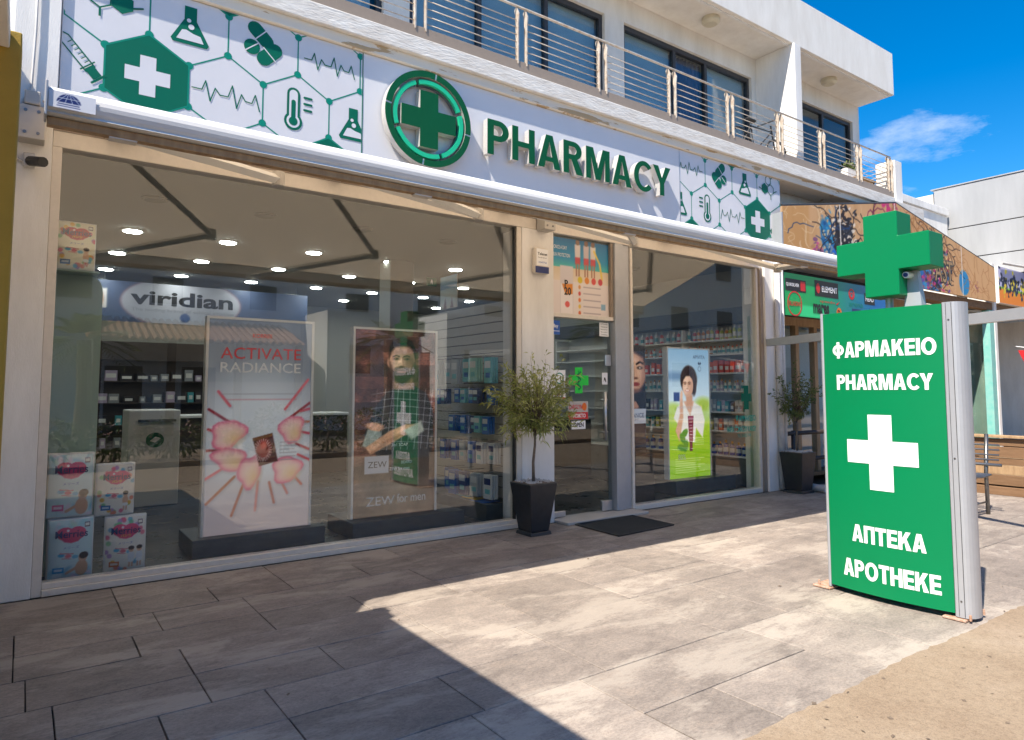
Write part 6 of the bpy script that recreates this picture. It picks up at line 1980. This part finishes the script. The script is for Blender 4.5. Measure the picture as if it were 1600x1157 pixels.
fg = thing('frosted_stand', 'tall frosted green glass stand with rounded corner beside the window frame', 'display stand', (0.32, 0.62, 0.013))
pf_ = [(0.15, 0.94), (0.50, 0.94), (0.50, 2.18), (0.495, 2.22), (0.48, 2.255), (0.45, 2.285), (0.41, 2.303), (0.15, 2.303)]
MB().prism([(0.15, 0.013), (0.50, 0.013)] + pf_[2:], (0, 0.512, 0), X_, Z_, 0.012).build('front_sheet', 'frosted', fg)
MB().prism([(0.15, 0.013), (0.50, 0.013)] + pf_[2:], (0, 0.80, 0), X_, Z_, 0.012).build('back_sheet', 'frosted', fg)
box('top_shelf', 'frosted', fg, 0.15, 0.46, 0.30, 0.80, 2.294, 2.3055)

# ------------------------------------------------------------------ slat wall with hanging goods
SW = thing('slat_wall', 'pale horizontal slat wall for hanging goods behind the pilaster', 'display wall', (4.45, 1.2, 0.013))
box('backing', 'shop_dark', SW, 4.43, 4.46, 0.34, 2.6, 0.20, 2.42)
for i in range(19):
    z = 0.205 + i * 0.1165
    MB().box(4.405, 4.429, 0.34, 2.6, z, z + 0.108).build('slat', 'slat_board', SW, 0.003)
box('end_post', 'shelf_white', SW, 4.39, 4.47, 0.305, 0.339, 0.02, 2.42)
box('base', 'plinth_slate', SW, 4.05, 4.43, 0.34, 2.6, 0.0135, 0.19)
mat('pack_teal', (0.16, 0.48, 0.50), 0.35); mat('pack_blue', (0.02, 0.13, 0.45), 0.35); mat('pack_white', (0.68, 0.68, 0.66), 0.4); mat('pack_navy', (0.02, 0.04, 0.15), 0.4); mat('pack_clear', (0.45, 0.47, 0.47), 0.3)
mat('pack_mint', (0.35, 0.62, 0.55), 0.4)
HROWS = [(1.78, 0.30, 0.155, ['pack_teal', 'pack_mint', 'pack_teal', 'pack_clear', 'pack_clear', 'pack_clear'], 'teal sachet'), (1.44, 0.20, 0.12, ['pack_blue', 'pack_navy', 'pack_blue', 'pack_teal', 'pack_blue', 'pack_navy', 'pack_blue'], 'blue carton'),
         (1.13, 0.22, 0.13, ['pack_blue', 'pack_teal', 'pack_navy', 'pack_blue', 'pack_blue'], 'blue pack'), (0.84, 0.26, 0.13, ['pack_white', 'pack_white', 'pack_blue', 'pack_clear', 'pack_blue', 'pack_blue'], 'white pack'), (0.50, 0.28, 0.17, ['pack_white', 'pack_clear', 'pack_navy', 'pack_blue', 'pack_blue'], 'large pack')]
rs = np.random.RandomState(14)
CN = {'pack_teal': 'teal', 'pack_mint': 'mint green', 'pack_clear': 'clear grey', 'pack_blue': 'blue', 'pack_navy': 'navy', 'pack_white': 'white'}
RN = ['top hook row', 'second hook row', 'middle hook row', 'fourth hook row', 'lowest hook row']
for ri, (zt_, hh, ww, cols, kind) in enumerate(HROWS):
    y = 0.48
    for ci, c in enumerate(cols):
        x = 4.22 + rs.uniform(-0.05, 0.05)
        t = thing('hanging_pack', '%s pack, %s from the pilaster on the %s of the slat wall' % (CN[c], ORD[ci], RN[ri]), 'pack', (x, y, zt_ - hh), 'goods hanging on the slat wall')
        h2 = hh * rs.uniform(0.9, 1.05)
        for q in range(3):
            dxx = -0.035 * q
            bd = MB().box(x + dxx, x + dxx + 0.022, y - ww / 2 + 0.006, y + ww / 2 - 0.006, zt_ - h2, zt_ - 0.02)
            b_ = bd.build('carton' if q == 0 else 'carton', c, t, 0.003)
            if q == 2:
                MB().box(x + dxx - 0.0012, x + dxx - 0.0002, y - ww * 0.36, y + ww * 0.36, zt_ - h2 * 0.45, zt_ - h2 * 0.2).build('label_panel', 'pack_white' if c != 'pack_white' else 'pack_navy', b_)
                MB().box(x + dxx - 0.0014, x + dxx - 0.0002, y - ww * 0.3, y + ww * 0.25, zt_ - h2 * 0.8, zt_ - h2 * 0.62).build('label_panel', 'pack_teal' if c != 'pack_teal' else 'pack_blue', b_)
        MB().tube([(4.404, y, zt_ - 0.005), (x - 0.10, y, zt_ - 0.005), (x - 0.11, y, zt_ + 0.012)], 0.004, 5).build('hook', 'steel', t)
        y += ww + rs.uniform(0.035, 0.075)
        if y > 1.75: break
fl = thing('folded_leaflets', 'loose blue and yellow leaflets on the slate base under the slat wall', 'leaflets', (4.2, 0.8, 0.19))
for i, c in enumerate(('pack_blue', 'print_yellow', 'pack_teal')):
    MB().box(4.08 + 0.02 * i, 4.30 + 0.02 * i, 0.45 + 0.2 * i, 0.72 + 0.2 * i, 0.1915 + 0.006 * i, 0.197 + 0.006 * i).build('leaflet', c, fl)
wp = thing('wall_poster', 'small beach poster clipped above the slat wall', 'poster', (4.40, 1.7, 2.45))
P = Paint(1.0, 30)
P.grad(hx('e8d8c0'), hx('7fc0e0')); P.rect(0, 0.6, 1, 0.75, hx('3a90c8'), 0.03); P.poly([(0.2, 0.0), (0.3, 0.35), (0.4, 0.0)], hx('8a5a48'), 0.02); P.poly([(0.6, 0.0), (0.7, 0.35), (0.8, 0.0)], hx('8a5a48'), 0.02)
print_obj('print', P, 'print', wp, (4.39, 1.95, 2.44), (0, -1, 0), (0, 0, 1), 0.42)
box('backing', 'shelf_white', wp, 4.3905, 4.40, 1.53, 1.95, 2.44, 2.86)
ex = thing('exit_sign', 'small green running-man exit sign hanging from the shop ceiling', 'sign', (5.39, 4.0, 3.15))
box('plate', 'print_green', ex, 5.30, 5.48, 3.99, 4.005, 3.10, 3.235)
MB().lathe(5.39, 3.9995, [(0.001, 3.235), (0.004, 3.2495)], 6).build('hanger', 'steel', ex)
MB().prism([(5.36, 3.12), (5.38, 3.16), (5.40, 3.12), (5.41, 3.17), (5.39, 3.21), (5.37, 3.18)], (0, 3.9885, 0), X_, Z_, 0).build('pictogram', 'print_white', ex)

# ------------------------------------------------------------------ shelving with cosmetics along the far side wall
SH = thing('shelving_unit', 'white wall shelving full of cosmetics at the right side of the shop', 'shelving', (8.7, 2.4, 0.013))
box('back_panel', 'shelf_white', SH, 8.845, 8.868, 0.22, 4.6, 0.02, 2.40)
box('end_panel', 'frosted', SH, 8.47, 8.86, 0.175, 0.2195, 0.02, 2.46)
for y in (1.45, 3.0, 4.6): box('upright', 'shelf_white', SH, 8.52, 8.844, y, y + 0.025, 0.42, 2.35)
SZ = [0.42, 0.78, 1.06, 1.37, 1.64, 1.92, 2.14]
for z in SZ: box('shelf', 'shelf_white', SH, 8.50, 8.844, 0.2205, 4.6, z, z + 0.022, 0.002)
box('plinth', 'plinth_slate', SH, 8.50, 8.844, 0.2205, 4.6, 0.0135, 0.419)
box('header', 'shop_dark', SH, 8.48, 8.8445, 0.2205, 4.6, 2.40, 2.62)
mat('gd_orange', (0.72, 0.10, 0.02), 0.3); mat('gd_amber', (0.55, 0.20, 0.03), 0.3); mat('gd_yellow', (0.65, 0.52, 0.10), 0.4); mat('gd_blue', (0.01, 0.05, 0.28), 0.3); mat('gd_white', (0.66, 0.64, 0.60), 0.4); mat('gd_teal', (0.05, 0.30, 0.33), 0.4); mat('gd_red', (0.60, 0.05, 0.03), 0.4); mat('gd_grey', (0.25, 0.26, 0.27), 0.4); mat('gd_dark', (0.03, 0.025, 0.03), 0.4); mat('gd_cap', (0.70, 0.30, 0.02), 0.4); mat('gd_lilac', (0.40, 0.32, 0.42), 0.4); mat('gd_lime', (0.40, 0.45, 0.08), 0.4)
GN = {'gd_orange': 'orange', 'gd_amber': 'amber', 'gd_yellow': 'yellow', 'gd_blue': 'navy blue', 'gd_white': 'white', 'gd_teal': 'teal', 'gd_red': 'red', 'gd_grey': 'grey', 'gd_dark': 'black', 'gd_lilac': 'lilac', 'gd_lime': 'lime'}
LV = ['lowest', 'second lowest', 'third', 'middle', 'upper', 'second highest', 'top']
ROWG = [(['gd_blue'], 'bottle', 0.21, 'gd_cap', 0.10), (['gd_white', 'gd_teal', 'gd_lime', 'gd_white', 'gd_orange', 'gd_white'], 'carton', 0.17, None, 0.075), (['gd_grey', 'gd_white', 'gd_teal', 'gd_dark', 'gd_lilac', 'gd_white'], 'carton', 0.17, None, 0.07), (['gd_white', 'gd_lilac'], 'bottle', 0.17, 'gd_cap', 0.065),
        (['gd_orange', 'gd_orange', 'gd_red'], 'carton', 0.18, None, 0.085), (['gd_white', 'gd_amber', 'gd_lime', 'gd_orange', 'gd_white'], 'bottle', 0.14, 'gd_orange', 0.07), (['gd_orange', 'gd_red', 'gd_lime', 'gd_white', 'gd_amber'], 'bottle', 0.20, 'gd_white', 0.075)]
rs = np.random.RandomState(77)
def bottle(t, x, y, z, r, h, c, cap):
    b_ = MB().lathe(x, y, [(r * 0.92, z), (r, z + 0.006), (r, z + h * 0.68), (r * 0.75, z + h * 0.76), (r * 0.36, z + h * 0.8)], 10).build('body', c, t, smooth=False)
    MB().lathe(x, y, [(r * 0.42, z + h * 0.8), (r * 0.42, z + h)], 10).build('cap', cap, t)
    MB().lathe(x, y, [(r * 1.01, z + h * 0.2), (r * 1.01, z + h * 0.5)], 10).build('label_band', 'gd_white' if c != 'gd_white' else 'gd_teal', b_)
def carton(t, x, y, z, w, d, h, c):
    b_ = MB().box(x - d / 2, x + d / 2, y - w / 2, y + w / 2, z, z + h).build('box', c, t, 0.002)
    MB().box(x - d / 2 - 0.0012, x - d / 2 - 0.0002, y - w * 0.4, y + w * 0.4, z + h * 0.25, z + h * 0.55).build('label_panel', 'gd_white' if c != 'gd_white' else 'gd_grey', b_)
for li, (cols, kind, h, cap, pitch) in enumerate(ROWG):
    y = 0.27
    k = 0
    zs = SZ[li] + 0.0225
    while y < 2.55:
        c = cols[int(rs.randint(len(cols)))] if len(cols) > 1 else cols[0]
        h2 = h * rs.uniform(0.85, 1.08)
        x = 8.60 + rs.uniform(-0.02, 0.02)
        if not (1.43 < y < 1.50):
            t = thing('cosmetic_' + kind, '%s cosmetic %s, %s from the glass on the %s shelf of the wall shelving' % (GN[c], kind, ORD[k], LV[li]), kind, (x, y, zs), 'cosmetics on the wall shelving')
            k += 1
            if kind == 'bottle': bottle(t, x, y, zs, pitch * 0.40, h2, c, cap)
            else: carton(t, x, y, zs, pitch * 0.86, 0.05, h2, c)
        y += pitch * rs.uniform(1.0, 1.25) * (1.0 if y < 1.2 else 1.35)

# ------------------------------------------------------------------ darker furniture deeper in the shop
def back_shelf(name, label, x0, x1, y, zs, seed, dark=True):
    t = thing(name, label, 'shelving', ((x0 + x1) / 2, y + 0.2, 0.013))
    box('back_panel', 'shop_walnut', t, x0, x1, y + 0.30, y + 0.33, 0.02, zs[-1] + 0.35)
    for x in (x0, x1 - 0.03): box('upright', 'shop_walnut', t, x, x + 0.03, y, y + 0.299, 0.02, zs[-1] + 0.35)
    for z in zs: box('shelf', 'shelf_white' if x0 > 4 else 'shop_walnut', t, x0 + 0.031, x1 - 0.031, y + 0.01, y + 0.298, z, z + 0.02)
    rs = np.random.RandomState(seed)
    cl = ['gd_white', 'gd_teal', 'gd_amber', 'gd_grey', 'gd_dark', 'gd_lilac', 'gd_grey', 'gd_yellow'] if x0 > 4 else ['gd_teal', 'gd_grey', 'gd_dark', 'gd_dark', 'gd_lilac', 'gd_grey']
    for si, z in enumerate(zs[:-1]):
        x = x0 + 0.1
        k = 0
        while x < x1 - 0.2:
            w = rs.uniform(0.10, 0.22)
            h = rs.uniform(0.10, 0.22)
            c = cl[rs.randint(len(cl))]
            g = thing('stock_box', '%s stock box, %s from the nappy-pack side, %s shelf up, %s' % (GN[c], ORD[k], ORD[si], 'walnut shelving behind the door' if x0 > 4 else 'walnut shelving behind the desk'), 'box', (x + w / 2, y + 0.1, z + 0.0205), 'stock on the dark shelving')
            b_ = MB().box(x, x + w - 0.015, y + 0.05, y + 0.2, z + 0.0205, z + 0.0205 + h).build('carton', c, g)
            MB().box(x + 0.02, x + w - 0.035, y + 0.0488, y + 0.0498, z + 0.02 + h * 0.3, z + 0.02 + h * 0.7).build('label_panel', 'gd_white' if c != 'gd_white' else 'gd_grey', b_)
            k += 1
            x += w + rs.uniform(0.0, 0.12)
back_shelf('dark_shelving', 'dark walnut shelving across the middle of the shop behind the door', 4.9, 7.9, 4.6, [0.35, 0.75, 1.15, 1.55, 1.95], 3)
back_shelf('dark_shelving', 'dark walnut shelving along the back behind the white desk', 0.3, 4.0, 8.4, [0.35, 0.75, 1.15, 1.55, 1.95], 4)
dk = thing('service_desk', 'white service desk with round green leaf logo inside the left window bay', 'desk', (1.7, 3.8, 0.013))
box('body', 'shelf_white', dk, 1.06, 1.62, 3.5, 4.1, 0.0135, 1.16, 0.01)
MB().prism([(1.345 + 0.10 * math.cos(a), 0.80 + 0.09 * math.sin(a)) for a in np.linspace(0, 2 * math.pi, 20)[:-1]], (0, 3.4985, 0), X_, Z_, 0).build('logo_disc', 'print_green', dk)
MB().prism([(1.29, 0.79), (1.35, 0.77), (1.41, 0.82), (1.35, 0.84)], (0, 3.4975, 0), X_, Z_, 0).build('logo_leaf', 'shelf_white', dk)
box('ledge', 'plinth_slate', dk, 1.16, 1.56, 3.42, 3.499, 1.02, 1.05)
cd = thing('sales_counter', 'long dark sales counter in the middle of the shop', 'counter', (3.0, 5.6, 0.013))
box('body', 'shop_walnut', cd, 1.9, 4.6, 5.5, 6.1, 0.0135, 0.98, 0.006)
box('top', 'shelf_white', cd, 1.86, 4.64, 5.44, 6.14, 0.981, 1.02, 0.004)
dc2 = thing('door_counter', 'dark counter with pale top seen through the glass door', 'counter', (6.3, 2.9, 0.013))
box('body', 'shop_walnut', dc2, 5.55, 7.6, 2.6, 3.15, 0.0135, 0.93, 0.006)
box('top', 'shelf_white', dc2, 5.5, 7.64, 2.55, 3.2, 0.931, 0.965, 0.004)
# hanging vitamin banner
vb = thing('hanging_banner', 'wide blue-grey banner with white oval and the word viridian under the ceiling', 'banner', (2.5, 6.5, 2.5))
box('board', 'print_grey', vb, 0.80, 4.20, 6.50, 6.53, 2.48, 3.12)
P = Paint(0.188, 170)
P.fill(hx('475470')); P.ell(0.39, 0.10, 0.27, 0.125, hx('86707c'), 0.004); P.ell(0.39, 0.10, 0.262, 0.118, hx('a9a8b0'), 0.004)
P.rect(0.02, 0.06, 0.07, 0.15, hx('d8d0cc'), 0.004); P.ell(0.045, 0.10, 0.012, 0.03, hx('b88a70'), 0.008)
P.ell(0.40, 0.03, 0.022, 0.022, hx('4a5c86'), 0.004); P.ell(0.55, 0.035, 0.06, 0.018, hx('b4a4ac'), 0.01)
print_obj('print', P, 'print', vb, (0.80, 6.4985, 2.48), (1, 0, 0), (0, 0, 1), 3.40)
text('viridian', 'print_black', vb, (2.13, 6.496, 2.885), width=1.55, height=0.24, bold=0.03)
text('The leading brand of ethical vitamins', 'print_grey', vb, (2.15, 6.496, 2.685), width=1.55, height=0.07)
for x in (1.0, 4.0): MB().tube([(x, 6.515, 3.12), (x, 6.515, 3.249)], 0.004, 5).build('hanger', 'steel', vb)

# ------------------------------------------------------------------ on the glass door
def sticker(name, label, m, x0, x1, z0, z1, y=0.0185, cat='sticker', th=0.0008):
    t = thing(name, label, cat, ((x0 + x1) / 2, y, z0))
    MB().box(x0, x1, y - th, y, z0, z1).build('sheet', m, t)
    return t
P = Paint(0.98, 110)
rs = np.random.RandomState(3)
P.fill(hx('e9ddd8')); P.grad(hx('e8d8c4'), hx('dcc7a8'), 0.42, 0.60); P.grad(hx('4fb8b0'), hx('2a8fb8'), 0.60, 0.72); P.grad(hx('2a8fb8'), hx('2f6f9c'), 0.72, 0.98)
for cx, c in ((0.45, 'd8ccc8'), (0.60, 'c8b8b8'), (0.72, 'd8d0c8')):
    P.poly([(cx - 0.05, 0.92), (cx + 0.05, 0.92), (cx + 0.045, 0.74), (cx - 0.045, 0.74)], hx(c), 0.02); P.ell(cx, 0.95, 0.035, 0.04, hx('8a6a58'), 0.01)
    P.rect(cx - 0.045, 0.66, cx + 0.045, 0.75, hx('c24a50'), 0.02); P.rect(cx - 0.035, 0.50, cx - 0.01, 0.67, hx('a87860'), 0.01); P.rect(cx + 0.01, 0.50, cx + 0.035, 0.67, hx('a87860'), 0.01)
P.line([(0.74, 0.86), (0.84, 0.70), (0.88, 0.5)], 0.03, hx('e8c64a'), 0.02)
P.rect(0.15, 0.0, 0.37, 0.62, hx('d8cfd0'), 0.015); P.rect(0.16, 0.0, 0.36, 0.38, hx('efe6e4'), 0.01); P.poly([(0.18, 0.38), (0.36, 0.39), (0.36, 0.26), (0.24, 0.24)], hx('e08a2a'), 0.01)
P.ell(0.27, 0.12, 0.04, 0.04, hx('e0605a'), 0.008)
for i, c in enumerate(('d8c02a', 'e08a3a', 'd8504a', 'c8404a')): P.ell(0.49 + 0.12 * i, 0.455, 0.04, 0.045, hx(c), 0.01)
for i, c in enumerate(('e0a060', 'd0504a', 'e07a3a', 'e8c04a', 'e0703a')):
    P.ell(0.48, 0.36 - 0.085 * i, 0.022, 0.028, hx(c), 0.01); P.line([(0.55, 0.365 - 0.085 * i), (0.85, 0.365 - 0.085 * i)], 0.012, hx('a89aa0'), 0.012)
P.rect(0.86, 0.08, 0.94, 0.16, hx('8ab0c8'), 0.01)
tp = thing('sunscreen_poster', 'beach family sunscreen poster filling the pane above the glass door', 'poster', (5.1, 0.0, 2.25))
print_obj('print', P, 'print', tp, (4.668, 0.0065, 2.25), (1, 0, 0), (0, 0, 1), 0.862)
MB().box(4.668, 5.53, 0.0068, 0.0095, 2.25, 3.05).build('sheet', 'print_white', tp)
text('20', 'print_black', tp, (4.905, 0.0045, 2.50), width=0.10, height=0.09, bold=0.03); text('P', 'print_black', tp, (4.885, 0.0045, 2.585), width=0.05, height=0.08, bold=0.03)
text('ONCE A DAY', 'print_white', tp, (4.80, 0.0045, 2.985), width=0.19, height=0.04); text('SUN PROTECTION', 'print_white', tp, (4.82, 0.0045, 2.90), width=0.24, height=0.04)
GY = 0.0185
s = sticker('blue_sticker', 'small blue payment sticker at the top corner of the glass door', 'print_blue', 4.685, 4.80, 2.01, 2.165)
text('Bay', 'print_white', s, (4.742, GY - 0.0015, 2.10), width=0.07, height=0.05, bold=0.02); box('stripe', 'print_white', s, 4.69, 4.795, GY - 0.0014, GY - 0.0009, 2.045, 2.052)
s = sticker('hours_notice', 'small white notice with black print at the upper right of the glass door', 'print_white', 5.39, 5.535, 2.02, 2.18)
for i in range(5): text(['CCTV notice', 'Telenet', 'Security', 'Alarm system', '77777766'][i], 'print_black', s, (5.462, GY - 0.0015, 2.162 - 0.031 * i), width=0.11, height=0.016)
s = sticker('leaf_notice', 'white notice with teal ring emblem on the glass door above the OPEN tag', 'print_white', 4.70, 4.875, 1.30, 1.62)
arc_band(4.79, 1.53, 0.05, 0.062, 0, 2 * math.pi, GY - 0.002, GY - 0.0009, 24).build('emblem', 'print_teal', s)
for i in range(3): text(['ΦAPMAKEIO', 'MEΛOΣ', 'ANOIKTO'][i], ['print_teal', 'print_black', 'print_red'][i], s, (4.79, GY - 0.0015, 1.435 - 0.042 * i), width=0.13, height=0.025)
box('band', 'print_red', s, 4.705, 4.87, GY - 0.0016, GY - 0.0009, 1.305, 1.322)
s = sticker('red_notice', 'red and silver notice reading ANOIKTO on the glass door', 'slat_board', 4.91, 5.205, 1.075, 1.275)
box('band', 'print_red', s, 4.912, 5.203, GY - 0.0016, GY - 0.0009, 1.078, 1.155)
text('ANOIKTO', 'print_white', s, (5.057, GY - 0.0024, 1.117), width=0.22, height=0.045, bold=0.03); text('CARGLYN', 'print_red', s, (5.02, GY - 0.0024, 1.215), width=0.19, height=0.05, bold=0.02)
MB().prism([(5.15 + 0.035 * math.cos(a), 1.215 + 0.045 * math.sin(a)) for a in np.linspace(0, 2 * math.pi, 14)[:-1]], (0, GY - 0.0012, 0), X_, Z_, 0.0005).build('flame', 'print_orange', s)
s = sticker('open_tag', 'small white tag reading OPEN under the red notice', 'print_white', 4.96, 5.165, 0.968, 1.062)
text('OPEN', 'print_black', s, (5.062, GY - 0.0015, 1.015), width=0.15, height=0.05, bold=0.03)
s = thing('green_cross_sticker', 'bright green pharmacy cross sticker in the middle of the glass door', 'sticker', (5.07, GY, 1.36))
MB().prism(cross_pts(0.055, 0.145, 0.145), (5.07, GY - 0.0002, 1.51), X_, Z_, 0.0008).build('cross', 'bright_green', s)
sn = [(5.07 + 0.03 * math.sin(t * 2.4), GY - 0.0018, 1.41 + 0.2 * t / 6.0) for t in np.linspace(0, 6, 20)]
MB().tube(sn, 0.006, 5).build('snake', 'print_green', s); MB().tube([(5.07, GY - 0.002, 1.40), (5.07, GY - 0.002, 1.62)], 0.004, 5).build('staff', 'print_green', s)
s = sticker('push_pictogram', 'little white pictogram of a walking figure beside the door handle', 'print_white', 5.425, 5.51, 1.465, 1.60)
MB().prism([(5.45, 1.49), (5.465, 1.52), (5.48, 1.49), (5.49, 1.50), (5.475, 1.545), (5.455, 1.545)], (0, GY - 0.0012, 0), X_, Z_, 0.0004).build('figure', 'print_black', s)
# lettering stuck on the right-hand pane
wl_ = thing('window_lettering', 'green pharmacist name lettering and cross stuck on the right-hand pane', 'lettering', (8.0, 0.01, 0.8))
YG = 0.0105
text('ΦAPMAKEIO', 'print_teal_text', wl_, (8.09, YG, 1.02), width=0.44, height=0.09, bold=0.02)
text('MAPIA TOMAΣOY KAΛOY', 'print_teal_text', wl_, (8.0, YG, 0.875), width=0.64, height=0.08, bold=0.02)
text('TEL 26 822 990', 'print_teal_text', wl_, (8.05, YG, 0.785), width=0.30, height=0.045)
MB().prism(cross_pts(0.055, 0.165, 0.11), (8.11, YG, 1.30), X_, Z_, 0.0006).build('cross', 'print_green', wl_)
